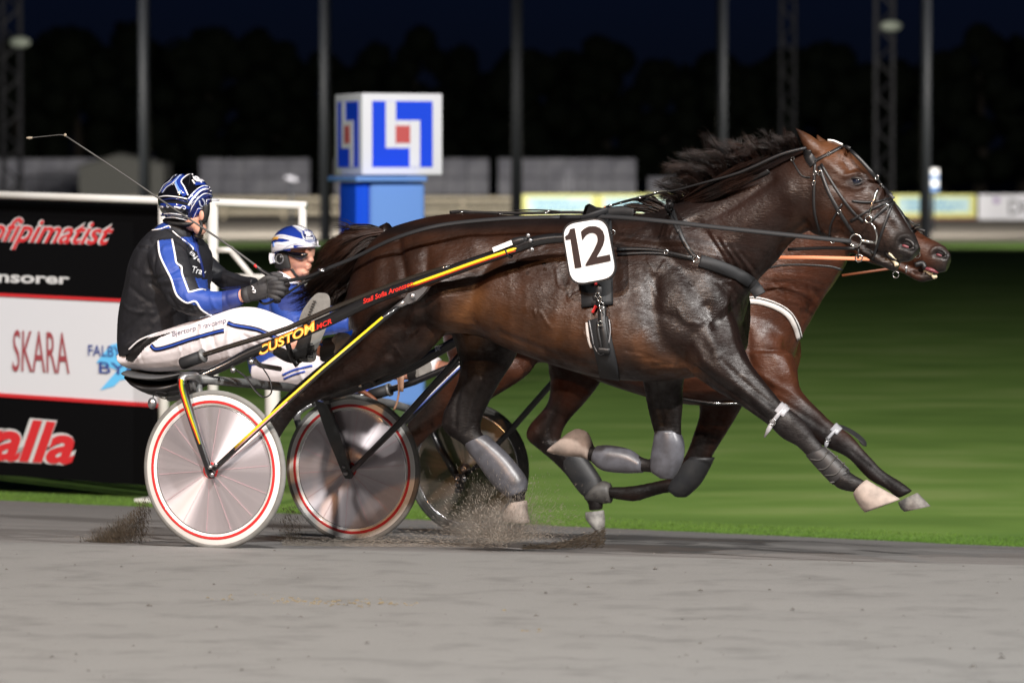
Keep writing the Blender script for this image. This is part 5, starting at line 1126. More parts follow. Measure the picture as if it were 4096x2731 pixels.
mk('seat', *loft([(1010, 1500, 1020, 1530, VF, .12), (1060, 1492, 1070, 1548, VF, .22), (1150, 1500, 1150, 1560, VF, .24), (1240, 1500, 1240, 1545, VF, .18)], 24, 5), M_seat, sulky2)
tub2('loose_strap', [(1590, 1490, v3 + .1), (1596, 1560, v3 + .1), (1588, 1610, v3 + .1), (1575, 1640, v3 + .1)], .006, mat('tan_leather', (.25, .14, .09), .6), 8, 3)
mk('tie_strap', *ribbon([pt(1606, y, v3 + .08) for y in (1488, 1520, 1545, 1566)], -L, [.03, .028, .024, .020], .004), mat('tan_leather', (.25, .14, .09), .6), sulky2)
tub2('mudguard_edge', [(1428, 1560, v3), (1460, 1570, v3), (1500, 1600, v3), (1510, 1625, v3)], .012, mat('rust_brown_leather', (.12, .035, .012), .5), 8, 3)
# ------------------------------------------------------------------ drivers
M_skin = mat('skin', (0.62, 0.33, 0.24), 0.5, spec=0.4, sss=0.15, var=(14, 0.35, (0.55, 0.25, 0.18)), bump=(120, 0.1, 0.001))
M_hair = mat('short_dark_hair', (0.03, 0.02, 0.012), 0.6)
M_jblk = mat('black_jacket_nylon', (0.012, 0.0125, 0.016), 0.6, spec=0.4, bump=(14, 0.6, 0.014)); M_jblu = mat('blue_jacket_nylon', (0.022, 0.062, 0.31), 0.55, spec=0.4, bump=(16, 0.55, 0.012), var=(30, 0.3, (0.035, 0.085, 0.36)))
M_jnav = mat('navy_cuff', (0.015, 0.03, 0.16), 0.55); M_jwht = mat('white_piping', (0.80, 0.80, 0.82), 0.5)
M_pant = mat('white_trousers', (0.78, 0.75, 0.78), 0.6, spec=0.25, bump=(13, 0.5, 0.012), var=(5, 0.25, (0.66, 0.60, 0.60)))
M_pblu = mat('trouser_blue_piping', (0.02, 0.07, 0.40), 0.55); M_pnav = mat('trouser_black_piping', (0.012, 0.014, 0.04), 0.55); M_ink = mat('dark_ink', (0.05, 0.04, 0.09), 0.6)
M_glove = mat('dark_grey_glove', (0.030, 0.030, 0.033), 0.62, spec=0.4, bump=(50, 0.4, 0.002), var=(30, 0.5, (0.055, 0.052, 0.05)))
M_sole = mat('dusty_rubber_sole', (0.24, 0.235, 0.22), 0.8, var=(20, 0.6, (0.14, 0.135, 0.125)), bump=(70, 0.5, 0.003)); M_bootm = mat('black_boot_leather', (0.014, 0.013, 0.013), 0.38, spec=0.5, bump=(30, 0.3, 0.002))
M_hblk = mat('black_helmet_gloss', (0.004, 0.004, 0.006), 0.08, spec=0.6, coat=1.0, coatr=0.03); M_hblu = mat('blue_helmet_gloss', (0.012, 0.035, 0.24), 0.10, coat=1.0, coatr=0.03); M_hlb = mat('light_blue_helmet', (0.13, 0.26, 0.62), 0.12, coat=1.0, coatr=0.03); M_hnv = mat('navy_helmet_gloss', (0.008, 0.014, 0.085), 0.1, coat=1.0, coatr=0.03)
M_hwh = mat('white_helmet_gloss', (0.78, 0.78, 0.82), 0.15, coat=1.0, coatr=0.03); M_hgr = mat('grey_helmet_trim', (0.24, 0.24, 0.25), 0.3); M_hpad = mat('black_ear_pad', (0.012, 0.012, 0.012), 0.55)
M_hsil = mat('silver_grey_lines', (0.40, 0.43, 0.52), 0.2, coat=0.8)
M_glass = mat('dark_sunglass', (0.004, 0.003, 0.004), 0.05, spec=0.9, coat=1)
def limb(tab, n=18, st=4): return loft([(a, b, c, d, v, w) for a, b, c, d, v, w in tab], n, st)
def cloth(parts, vox, strk, nm, parent, default, regions, sm=5):
    """one garment; regions = [(material, polygon in photo pixels)] colour panels of the cloth"""
    V, F = fuse(parts, vox, sm)
    V = strokes(V, F, strk)
    Fa = np.array([f[:4] for f in F]); c = V[Fa].mean(axis=1); P = px_of(c); idx = np.zeros(len(F), int); mats_ = [default]
    for m, poly in regions:
        if m not in mats_: mats_.append(m)
        idx[inpoly(P, poly)] = mats_.index(m)
    mk(nm, V, F, None, parent, True, mats_, idx); return V, F, bvh(V, F)
def piping(T, pts, m, nm, parent, wd=.007, vfb=.5, n=8, th=.003, lift=.001, sm=True): return mk(nm, *drape(T, pts, wd, th, vfb, n, lift, 1, sm), m, parent)
# ---- near driver
D1 = thing('person', uvw(-.35, .72, .7), 'driver in black and blue jacket, white trousers and black-blue helmet holding a whip', 'person', 'two harness racing drivers')
vb = .72
torso = [(560, 1335, 545, 1455, vb, .15), (640, 1290, 590, 1440, vb, .17)]
torso = [(500, 1440, 740, 1470, vb, .17), (480, 1330, 760, 1350, vb, .19), (487, 1240, 790, 1270, vb, .205), (512, 1130, 825, 1180, vb, .22), (530, 1050, 835, 1090, vb, .225), (565, 980, 830, 1020, vb, .22), (610, 925, 800, 970, vb, .17), (655, 893, 770, 925, vb, .10), (680, 880, 765, 900, vb, .07)]
near_arm = [(600, 960, 750, 950, .60, .06), (588, 1020, 752, 1000, .54, .075), (612, 1090, 765, 1060, .49, .075), (645, 1160, 790, 1120, .46, .072), (680, 1225, 815, 1160, .45, .070), (760, 1262, 835, 1160, .46, .066), (820, 1262, 850, 1164, .47, .060), (885, 1250, 885, 1164, .48, .052), (950, 1228, 938, 1156, .49, .046), (973, 1220, 962, 1150, .50, .042)]
far_arm = [(800, 970, 800, 1070, .90, .06), (850, 1030, 840, 1110, .96, .06), (900, 1075, 885, 1155, .96, .055), (960, 1100, 950, 1165, .90, .048), (1020, 1110, 1015, 1160, .82, .04)]
legn = [(530, 1385, 540, 1475, .66, .10), (620, 1335, 630, 1488, .60, .12), (730, 1295, 740, 1482, .55, .11), (860, 1255, 862, 1468, .50, .10), (960, 1228, 958, 1440, .47, .085), (1035, 1232, 1005, 1405, .46, .075), (1110, 1258, 1060, 1405, .45, .065), (1170, 1285, 1115, 1425, .44, .056), (1215, 1335, 1170, 1445, .43, .046)]
legf = [(560, 1385, 570, 1470, .80, .09), (700, 1300, 710, 1470, .90, .11), (860, 1250, 870, 1450, .95, .10), (1010, 1228, 1010, 1400, .98, .085), (1120, 1265, 1090, 1385, .98, .072), (1240, 1320, 1215, 1420, .98, .060), (1330, 1365, 1310, 1450, .98, .052)]
def shrink(tab, k=.72, kw=.8): return [((a + c) / 2 + (a - c) / 2 * k, (b + d) / 2 + (b - d) / 2 * k, (a + c) / 2 - (a - c) / 2 * k, (b + d) / 2 - (b - d) / 2 * k, v, w * kw) for a, b, c, d, v, w in tab]
neck1 = [(665, 915, 775, 935, .72, .065), (668, 880, 790, 900, .71, .062), (680, 840, 800, 860, .70, .06)]
skull1 = [pell(742, 790, 92, 96, .71, .088), pell(775, 880, 44, 46, .69, .062), pell(800, 915, 26, 28, .67, .04), pell(806, 880, 12, 14, .655, .018), pell(800, 902, 16, 8, .655, .025)]
V, F = fuse([limb(shrink(torso)), limb(shrink(near_arm) + [(1010, 1195, 1003, 1155, .51, .028), (1040, 1190, 1035, 1150, .52, .030)]), limb(shrink(far_arm)), limb(shrink(legn)), limb(shrink(legf)), limb(neck1), limb([(958, 1212, 950, 1160, .495, .030), (1000, 1196, 992, 1150, .505, .028)])] + skull1, .007, 5)
mk('body', V, F, M_skin, D1)
jst = [([(600, 1000), (560, 1100), (540, 1200)], .6, 24, .006), ([(620, 1250), (560, 1300), (510, 1330)], .6, 12, -.007), ([(660, 1290), (590, 1345), (530, 1380)], .6, 12, .006), ([(700, 1240), (640, 1290)], .6, 12, .008), ([(745, 1070), (700, 1100), (640, 1115)], .5, 9, -.008), ([(640, 1130), (760, 1110)], .45, 10, .006),
       ([(700, 1180), (735, 1235)], .45, 10, -.007), ([(770, 1180), (800, 1240)], .45, 10, .006), ([(600, 960), (655, 1010), (660, 1090)], .55, 9, -.006), ([(560, 1150), (640, 1210)], .6, 12, -.006), ([(500, 1200), (560, 1240), (640, 1250)], .6, 10, .006), ([(690, 930), (740, 980), (750, 1060)], .5, 9, -.005), ([(850, 1180), (870, 1240)], .45, 7, .004), ([(900, 1170), (915, 1235)], .45, 7, -.004)]
jr = np.random.RandomState(2)
for k in range(26):
    x, y = jr.uniform(500, 900), jr.uniform(980, 1380); a = jr.uniform(-.6, 1.0); ln = jr.uniform(25, 70)
    jst.append(([(x, y), (x + ln * math.cos(a), y + ln * math.sin(a))], .5, jr.uniform(6, 11), jr.uniform(-.009, .009)))
slv = [(633, 962), (690, 955), (706, 1052), (742, 1120), (760, 1170), (830, 1155), (900, 1160), (960, 1148), (975, 1225), (890, 1250), (840, 1262), (795, 1225), (740, 1205), (700, 1165), (668, 1080), (640, 1020)]
JV, JF, JT = cloth([limb([(508, 1425, 640, 1405, vb, .185), (490, 1385, 700, 1360, vb, .195)] + torso[1:-1], 30, 5), limb(near_arm), limb(far_arm), limb([(625, 905, 790, 960, .72, .13), (662, 885, 782, 925, .71, .082), (672, 868, 775, 905, .70, .074)])], .0065, jst, 'jacket', D1, M_jblk,
    [(M_jblu, slv), (M_jnav, [(885, 1150), (962, 1145), (976, 1225), (892, 1252)]), (M_jblu, [(618, 916), (652, 885), (676, 900), (680, 912), (640, 918), (608, 922)]), (M_jblu, [(773, 945), (795, 985), (790, 1010), (735, 965), (722, 950)]), (M_jblu, [(780, 1110), (830, 1120), (832, 1160), (800, 1165)]), ])
for p in ([(633, 965), (640, 1022), (668, 1082), (686, 1118), (700, 1165), (715, 1190), (748, 1212), (782, 1205), (805, 1238), (845, 1262)], [(688, 957), (700, 1020), (706, 1052), (726, 1068), (728, 1095), (752, 1160), (758, 1168), (800, 1158), (822, 1160)]):
    piping(JT, p, M_jwht, 'piping', D1, .009, .45, 6)
piping(JT, [(608, 922), (640, 917), (675, 905), (682, 912)], M_jwht, 'piping', D1, .006); piping(JT, [(690, 925), (712, 945), (765, 985), (773, 1000)], M_jwht, 'piping', D1, .006)
piping(JT, [(515, 1398), (555, 1362), (605, 1340), (665, 1322), (712, 1308)], M_jwht, 'hem_piping', D1, .008); piping(JT, [(775, 930), (782, 965), (792, 1010), (806, 1060), (815, 1110)], M_jnav, 'zip', D1, .016, .6)
for s, q in (('Bje', [(752, 1018), (800, 1060), (808, 1040), (760, 1000)]), ('Trav', [(765, 1090), (820, 1102), (824, 1078), (769, 1062)])):
    mk('jacket_lettering', *put_text(text_geo(s, 0, .2, .01), [at(x, y, .5) for x, y in q], .003, tree=JT), M_jwht, D1, smooth=False)
pst = [([(560, 1450), (640, 1400)], .6, 9, .004), ([(830, 1300), (850, 1400), (845, 1460)], .5, 10, .006), ([(880, 1290), (900, 1380)], .5, 9, -.005), ([(960, 1260), (940, 1330), (930, 1420)], .45, 12, .006), ([(700, 1480), (760, 1400)], .5, 9, -.004), ([(590, 1480), (600, 1420)], .6, 8, .004), ([(1040, 1300), (1120, 1330)], .45, 10, .004), ([(1000, 1340), (1090, 1400)], .45, 9, -.005)]
for k in range(14):
    x, y = jr.uniform(540, 1150), 0; y = 1400 - (x - 540) * .16 + jr.uniform(-40, 60); pst.append(([(x, y), (x + jr.uniform(-15, 15), y + 55)], .5, 6, jr.uniform(-.003, .003)))
PV, PF, PT = cloth([limb([(505, 1400, 560, 1480, .72, .16), (560, 1370, 600, 1488, .72, .17), (680, 1330, 700, 1486, .72, .17)]), limb(legn[:-1] + [(1200, 1320, 1155, 1440, .435, .050)]), limb(legf[:-1])], .0065, pst, 'trousers', D1, M_pant, [(M_bootm, [(500, 1395), (560, 1360), (700, 1325), (640, 1350), (580, 1390), (560, 1415), (530, 1450), (505, 1440)])])
pp1 = [(605, 1382), (625, 1397), (680, 1385), (760, 1358), (860, 1330), (896, 1322)]; pp2 = [(912, 1292), (940, 1302), (990, 1310), (1030, 1318), (1060, 1330), (1110, 1352)]
for pth in (pp1, pp2):
    piping(PT, pth, M_pnav, 'piping', D1, .022, .5, 8); piping(PT, pth, M_pblu, 'piping', D1, .010, .5, 8, .0045)
mk('trouser_lettering', *put_text(text_geo('Bjertorp Travcamp', 0, .3, -.004), [at(x, y, .45) for x, y in ((692, 1352), (908, 1296), (902, 1272), (686, 1328))], .002, tree=PT), M_ink, D1, smooth=False)
# helmet
def helmet_shell(cx, cy, rx, ry, v, rl, cut, nm, m, parent, rot=0):
    c = at(cx, cy, v); s = (c @ CF) / FPX; ca, sa = math.cos(R(rot)), math.sin(R(rot)); V, F = ellipsoid(c, [(H * ca + UP * sa) * rx * s, L * rl, (-H * sa + UP * ca) * ry * s], 72, 48)
    V = np.array(V); P = px_of(V); N = normals(V, F); keep = [f for f in F if cut(*P[list(f)].mean(0), loc_uvw(V[list(f)].mean(0))[1])]
    # shell with thickness
    k = len(V); Vi = V - N * .018; used = {}
    F2 = [tuple(f) for f in keep] + [tuple(i + k for i in reversed(f)) for f in keep]
    from collections import Counter
    ed = Counter(); dirn = {}
    for f in keep:
        for a, b in zip(f, f[1:] + f[:1]): ed[frozenset((a, b))] += 1; dirn[frozenset((a, b))] = (a, b)
    for e_, n_ in ed.items():
        if n_ == 1 and len(e_) == 2: a, b = dirn[e_]; F2.append((b, a, a + k, b + k))
    VV = np.vstack([V, Vi]); mk(nm, VV, F2, m, parent); return bvh(V, F)
HT = helmet_shell(740, 798, 108, 103, .70, .132, lambda x, y, v: y < 884 + .10 * (x - 640) and not (x > 800 and y > 800 + 0 * x and v > .60), 'helmet', M_hblk, D1)
def hp(pts, m, wd, nm='helmet_stripe', n=8, lift=.0012, th=.0015, sm=True, T=None, parent=None): return mk(nm, *drape(T or HT, [(600 + x / 5.227, 680 + y / 5.227) for x, y in pts], wd * .0024, th, .6, n, lift, 1, sm), m, parent or D1)
# widths in units of ~0.28 cm ; points in the 5.227x enlargement of the helmet
hp([(200, 640), (500, 600), (800, 680)], M_hnv, 3.0, sm=True); hp([(210, 740), (500, 740), (840, 800)], M_hblu, 8.0); hp([(225, 940), (500, 930), (790, 990)], M_hnv, 6.0, n=8)
hp([(180, 570), (350, 545), (600, 570), (800, 612)], M_hwh, 2.2, lift=.003); hp([(205, 930), (400, 905), (600, 925), (815, 965)], M_hwh, 2.4, lift=.003); hp([(235, 1010), (450, 985), (600, 1005), (770, 1045)], M_hwh, 2.4, lift=.003); hp([(812, 970), (775, 1045)], M_hwh, 2.4, lift=.003)
hp([(240, 470), (340, 330), (470, 240), (560, 150), (680, 95)], M_hblu, 6.0); hp([(270, 480), (350, 370), (470, 290), (560, 180), (660, 110)], M_hsil, 2.0, lift=.003); hp([(200, 490), (290, 330), (410, 240), (500, 130), (560, 105)], M_hsil, 1.6, lift=.003)
hp([(700, 120), (590, 230), (600, 330), (700, 480), (740, 540)], M_hblu, 11.0, lift=.002); hp([(640, 110), (540, 230), (560, 330), (620, 440), (650, 500)], M_hlb, 4.0, lift=.003); hp([(520, 300), (560, 390), (605, 500)], M_hsil, 1.8, lift=.004); hp([(900, 90), (780, 120), (655, 240), (720, 370), (795, 535)], M_hwh, 2.6, lift=.004)
for k in range(9): hp([(480 + 18 * k, 320 - 24 * k), (484 + 18 * k, 312 - 24 * k)], M_hwh, 1.6, 'helmet_dot', 3, .004)
hp([(860, 680), (960, 560), (1080, 480), (1200, 440), (1275, 470)], M_hblu, 22.0, lift=.0016); hp([(900, 1000), (930, 860), (1010, 700), (1120, 570), (1260, 540)], M_hnv, 26.0, lift=.0018)
hp([(800, 605), (900, 480), (1040, 370), (1150, 340), (1250, 370)], M_hwh, 2.4, lift=.004); hp([(800, 745), (900, 590), (1040, 450), (1160, 405), (1275, 440)], M_hwh, 4.2, lift=.004); hp([(800, 935), (880, 760), (1000, 590), (1130, 500), (1275, 515)], M_hwh, 2.2, lift=.004)
hp([(930, 1020), (950, 950), (1010, 860), (1050, 800)], M_hblu, 14, lift=.004, sm=True); hp([(905, 985), (985, 800), (1090, 800)], M_hwh, 1.5, lift=.005, sm=False); hp([(1150, 750), (1170, 620), (1255, 615)], M_hwh, 1.5, lift=.005, sm=False); hp([(1170, 720), (1230, 640)], M_hblu, 9, lift=.004)
hp([(1020, 640), (1040, 730), (1090, 765), (1130, 700), (1110, 640), (1075, 600)], M_hsil, 3.2, lift=.005, nm='horseshoe_emblem'); hp([(900, 1060), (830, 1060), (860, 990)], M_hblu, 14, lift=.002)
hp([(510, 770), (560, 775), (640, 800)], M_hwh, 4.0, lift=.004, nm='helmet_emblem'); hp([(640, 800), (680, 750), (740, 770), (730, 815), (690, 800)], M_hwh, 1.8, lift=.004, nm='helmet_emblem'); hp([(368, 720), (365, 765), (388, 775), (405, 755), (398, 715)], M_hwh, 1.6, lift=.004, nm='helmet_emblem'); hp([(200, 770), (285, 770)], M_hwh, 4, lift=.004, nm='helmet_emblem')
hp([(880, 220), (930, 300)], M_hwh, 3.5, lift=.004, nm='helmet_emblem'); hp([(910, 150), (960, 220), (1110, 225)], M_hwh, 7, lift=.004, nm='helmet_emblem'); hp([(960, 150), (1020, 200)], M_hwh, 8, lift=.0045, nm='helmet_emblem'); hp([(1050, 230), (1065, 280)], M_hwh, 3, lift=.004, nm='helmet_emblem')
hp([(930, 300), (1000, 290), (1150, 290)], M_hblu, 8, lift=.003, nm='helmet_emblem'); hp([(855, 740), (870, 690), (940, 640), (1000, 550)], M_hsil, 1.4, lift=.006, nm='helmet_emblem')
mk('visor_peak', *loft([(838, 792, 840, 802, .74, .05), (855, 794, 857, 805, .76, .05), (868, 799, 869, 805, .78, .03)], 14, 4), M_hwh, D1)
mk('ear_pad', *loft([(812, 830, 838, 815, .66, .02), (800, 868, 838, 850, .66, .022), (792, 895, 828, 890, .66, .02)], 14, 4), M_hpad, D1); mk('ear', *ellipsoid(at(806, 862, .635), [H * .013, L * .008, UP * .024]), M_skin, D1)
mk('neck_guard', *loft([(668, 872, 672, 896, .70, .05), (710, 876, 712, 906, .70, .085), (770, 880, 768, 912, .70, .085), (808, 874, 804, 904, .69, .04)], 18, 4), M_hpad, D1)
mk('chin_strap', *drape(bvh(*fuse(skull1, .008, 3)), [(800, 880), (806, 905), (800, 930), (788, 950)], .014, .005, .66, 4), M_hpad, D1); mk('beard', *ellipsoid(at(795, 945, .68), [H * .02, L * .035, UP * .014]), M_hair, D1)
# gloves: palm, four fingers and a thumb closed round the reins
def glove(x, y, v, s, parent, flip=1):
    def q(dx, dy, dv=0.0): return at(x + dx * s, y + dy * s, v + dv)
    parts = [tube([q(-66, 18), q(-40, 14), q(0, 2), q(34, -2)], [.036 * s, .040 * s, .046 * s, .036 * s], 14, 3, True, .72, L)]
    for k, (dy, ln, r_) in enumerate(((-30, 1.0, .0125), (-10, 1.08, .013), (12, 1.0, .0125), (32, .82, .011))):
        parts.append(tube([q(20, dy * .7, -.008), q(50 * ln, dy * .9, -.022), q(78 * ln, dy + 6, -.010), q(76 * ln, dy + 16, .020), q(56 * ln, dy + 18, .030)], [r_ * s * 1.1, r_ * s * 1.12, r_ * s, r_ * s * .95, r_ * s * .8], 12, 4))
    parts.append(tube([q(-14, -22, -.01), q(14, -44, -.014), q(44, -46, -.004), q(62, -38, .006)], [.018 * s, .0165 * s, .0145 * s, .012 * s], 12, 4))
    V, F = fuse(parts, .0035, 3); return V, F
GV, GF = glove(1052, 1158, .50, .98, D1); mk('glove', GV, GF, M_glove, D1)
GT = bvh(GV, GF); mk('glove_cuff', *tube([at(978, 1182, .50), at(1000, 1176, .50)], [.036, .037], 18, 2, True), M_glove, D1)
mk('glove_emblem', *drape(GT, [(1008, 1145), (1016, 1152), (1010, 1162), (1020, 1158), (1022, 1170), (1012, 1168)], .005, .003, .45, 4), M_jwht, D1); mk('glove_seam', *drape(GT, [(1066, 1110), (1072, 1150), (1066, 1195)], .004, .002, .45, 5), M_hpad, D1)
GV2, GF2 = glove(1075, 1140, .86, .9, D1); mk('glove', GV2, GF2, M_glove, D1)
# boots: sole towards the front of the sulky, seen at an angle
def bootm(parts, sole, v, parent, depth=.03, tr=True):
    mk('boot', *fuse(parts, .005, 4), M_bootm, parent)
    P = [at(x, y, v) for x, y in catmull(sole + [sole[0]], 4)[:-1]]; d = unit(L * .30 - H * .95)
    m_ = mk('boot_sole', *prism(P, d, depth), M_sole, parent, smooth=False)
    return P
sole1 = [(1262, 1195), (1290, 1172), (1315, 1182), (1321, 1220), (1312, 1290), (1285, 1360), (1268, 1400), (1262, 1440), (1230, 1449), (1205, 1425), (1198, 1370), (1206, 1320), (1225, 1250)]
bootm([limb([(1250, 1190, 1300, 1185, .48, .03), (1215, 1250, 1300, 1240, .47, .045), (1195, 1320, 1285, 1320, .46, .05), (1165, 1370, 1265, 1380, .45, .05), (1148, 1420, 1255, 1440, .45, .045)]), limb([(1140, 1330, 1095, 1420, .44, .05), (1180, 1350, 1150, 1450, .44, .052), (1220, 1372, 1200, 1455, .45, .05)])], sole1, .42, D1)
g = Geo()
for k in range(7):
    x0, y0 = 1214 + .4 * k, 1374 + 9 * k; g.add(box(at(x0 + 20, y0, .412), .055, .006, .0045, (unit(H * .95 - L * .3), L, UP)))
for k in range(10):
    t = k / 9; x0, y0 = lerp(1212, 1250, t), lerp(1300, 1205, t); g.add(box(at(x0 + 8, y0, .412), .018, .006, .004, (unit(H * .95 - L * .3), L, UP)))
g.mk('sole_tread', M_bootm, D1)['kind'] = 'stuff'
sole2 = [(1345, 1355), (1375, 1330), (1405, 1345), (1415, 1380), (1400, 1410), (1370, 1425), (1348, 1400)]
bootm([limb([(1300, 1350, 1290, 1450, .98, .05), (1340, 1345, 1335, 1430, .98, .05), (1385, 1340, 1375, 1425, .98, .045)])], sole2, .93, D1)
piping(bvh(*fuse([limb(legf)], .01, 2)), [(1180, 1330), (1230, 1352), (1290, 1380)], M_pblu, 'piping', D1, .01, .95)
# ---- whip, held in the near hand
whip = thing('whip', at(1083, 1105, .50), 'long thin black driving whip pointing up and back over the near driver helmet', 'whip')
M_whip = mat('braided_whip', (0.07, 0.07, 0.068), 0.55, bump=(400, 0.8, 0.001))
mk('shaft', *tube([at(1060, 1090, .50), at(900, 972, .48), at(700, 838, .48), at(480, 688, .50), at(262, 544, .52)], [.0065, .0052, .0045, .0042, .0038], 8, 4), M_whip, whip)
mk('handle', *tube([at(1100, 1118, .50), at(1083, 1105, .50), at(1050, 1085, .50), at(1020, 1062, .495)], [.011, .012, .010, .007], 10, 2), M_strap, whip)
mk('handle_band', *tube([at(1030, 1070, .497), at(1018, 1060, .495)], .0082, 10), M_rimr if 'M_rimr' in globals() else M_red, whip)
mk('lash', *tube([at(262, 543, .52), at(240, 540, .52), at(200, 544, .53), at(150, 549, .54), at(126, 552, .54)], .0026, 6, 3), M_whip, whip)
mk('lash_tip', *tube([at(130, 551, .54), at(118, 553, .54), at(106, 552, .54)], [.004, .0075, .004], 8, 2), mat('frayed_tip', (.28, .24, .18), .8), whip); mk('keeper', *ellipsoid(at(261, 541, .52), [H * .008, L * .007, UP * .008], 10, 8), mat('frayed_tip', (.28, .24, .18), .8), whip)
# ---- far driver
D2 = thing('person', uvw(-.75, VF, .4), 'driver in dark blue helmet with white star, sunglasses and blue jacket behind the tail', 'person', 'two harness racing drivers')
w2 = VF
t2 = [(1010, 1490, 1190, 1520, w2, .17), (1000, 1400, 1200, 1420, w2, .19), (1020, 1310, 1215, 1330, w2, .20), (1050, 1220, 1230, 1250, w2, .21), (1080, 1150, 1225, 1180, w2, .17), (1115, 1105, 1200, 1130, w2, .09)]
arm2 = [(1080, 1170, 1200, 1170, w2 - .20, .06), (1085, 1240, 1205, 1225, w2 - .25, .065), (1130, 1310, 1240, 1260, w2 - .27, .062), (1210, 1345, 1270, 1262, w2 - .27, .058), (1300, 1342, 1320, 1256, w2 - .25, .052), (1400, 1325, 1405, 1250, w2 - .22, .045)]
arm3 = [(1180, 1170, 1210, 1240, w2 + .20, .06), (1260, 1210, 1250, 1290, w2 + .24, .055), (1350, 1225, 1340, 1290, w2 + .2, .045)]
leg2 = [(1030, 1440, 1040, 1540, w2 - .08, .10), (1110, 1420, 1130, 1560, w2 - .14, .11), (1230, 1380, 1250, 1550, w2 - .18, .10), (1340, 1370, 1350, 1510, w2 - .2, .085), (1460, 1400, 1440, 1500, w2 - .2, .07), (1580, 1440, 1560, 1530, w2 - .2, .06), (1660, 1455, 1650, 1530, w2 - .2, .05)]
leg3 = [(1040, 1440, 1050, 1540, w2 + .10, .10), (1240, 1370, 1260, 1520, w2 + .2, .10), (1430, 1360, 1430, 1480, w2 + .24, .08), (1600, 1390, 1590, 1480, w2 + .24, .06), (1760, 1430, 1750, 1510, w2 + .24, .055), (1860, 1445, 1850, 1540, w2 + .24, .05)]
face2 = [pell(1180, 985, 78, 84, w2, .082), pell(1200, 1035, 48, 52, w2 - .01, .062), pell(1205, 1085, 26, 26, w2 - .01, .042), pell(1240, 1000, 14, 40, w2 - .02, .05), pell(1243, 1040, 13, 11, w2 - .025, .020), pell(1234, 1026, 10, 20, w2 - .025, .014), pell(1236, 1062, 9, 6, w2 - .02, .026), pell(1234, 1074, 9, 6, w2 - .02, .026), pell(1222, 1092, 16, 13, w2 - .02, .028)]
V, F = fuse([limb(shrink(t2)), limb(shrink(arm2)), limb(shrink(arm3)), limb(shrink(leg2)), limb(shrink(leg3)), limb([(1125, 1130, 1205, 1140, w2, .06), (1130, 1080, 1205, 1080, w2, .058), (1130, 1020, 1210, 1020, w2, .06)])] + face2, .006, 4)
mk('body', V, F, M_skin, D2); BT2 = bvh(V, F)
_, _, JT2 = cloth([limb(t2), limb(arm2), limb(arm3)], .009, [([(1300, 1260), (1310, 1340)], 2.8, 8, -.006), ([(1360, 1255), (1350, 1335)], 2.8, 8, .006), ([(1240, 1290), (1270, 1330)], 2.8, 8, .005), ([(1220, 1270), (1240, 1340)], 2.8, 7, -.005)], 'jacket', D2, M_jblu, [(M_jnav, [(1100, 1180), (1240, 1180), (1240, 1250), (1120, 1240)])])
_, _, PT2 = cloth([limb(leg2[:-1]), limb(leg3[:-1])], .009, [([(1200, 1400), (1230, 1530)], 2.8, 10, .006), ([(1280, 1400), (1300, 1450)], 2.8, 9, -.006)], 'trousers', D2, M_pant, [])
piping(PT2, [(1130, 1500), (1170, 1482), (1215, 1470), (1250, 1462)], M_pblu, 'piping', D2, .012, 2.8); piping(PT2, [(1135, 1515), (1175, 1498), (1220, 1485)], M_pblu, 'piping', D2, .010, 2.8)
mk('neck_scarf', *fuse([limb([(1112, 1120, 1225, 1140, w2, .085), (1112, 1085, 1205, 1128, w2, .075), (1122, 1075, 1190, 1110, w2, .07)])], .006, 3), mat('white_scarf', (.78, .76, .85), .6, bump=(30, .3, .006)), D2)
def k2(x, y): return 1050 + x / 5.227, 880 + y / 5.227
HT2 = helmet_shell(1178, 986, 95, 84, w2, .122, lambda x, y, v: (y < 880 + 590 / 5.227 - .02 * (x - 1180)) or (x < 1050 + 600 / 5.227 and y < 880 + 660 / 5.227 - .0 * x) and x < 1160 or (x < 1100 and y < 1052), 'helmet', M_hblu, D2)
def hq(pts, m, wd, nm='helmet_stripe', n=8, lift=.0015, sm=True): return mk(nm, *drape(HT2, [k2(x, y) for x, y in pts], wd * .0032, .0015, w2 - .1, n, lift, 1, sm), m, D2)
hq([(215, 400), (300, 355), (420, 350), (560, 380), (720, 420), (850, 455), (1000, 465), (1160, 475)], M_hwh, 7.5); hq([(260, 380), (400, 345), (600, 375), (800, 430)], M_hsil, 1.6, lift=.004)
hq([(190, 540), (300, 500), (450, 510), (560, 500), (700, 490), (900, 495), (1165, 500)], M_hwh, 6.0); hq([(200, 620), (330, 560), (500, 530), (640, 510)], M_hwh, 12.0, lift=.0012); hq([(250, 640), (400, 620), (520, 560), (650, 500), (900, 480), (1160, 500)], M_hsil, 2.0, lift=.004)
hq([(200, 700), (190, 800), (215, 900)], M_hwh, 9.0); hq([(235, 700), (225, 800), (240, 890)], M_hsil, 3.0, lift=.003); hq([(650, 120), (720, 160), (800, 230), (830, 250)], M_hsil, 7.0); hq([(700, 120), (800, 150), (920, 230), (1000, 330)], M_hwh, 14.0, lift=.0012)
hq([(860, 230), (990, 240), (1060, 330), (1080, 430), (900, 430), (830, 330), (860, 230)], M_hblu, 4, lift=.0025); hq([(810, 230), (830, 320), (880, 420), (1070, 435), (1075, 400), (1020, 250)], M_hsil, 2.4, lift=.004, sm=False)
stz = []
for k in range(11):
    a = math.pi / 2 + k * math.pi / 5 + .12; r_ = 78 if k % 2 == 0 else 32; stz.append((935 + r_ * math.cos(a), 305 - r_ * math.sin(a)))
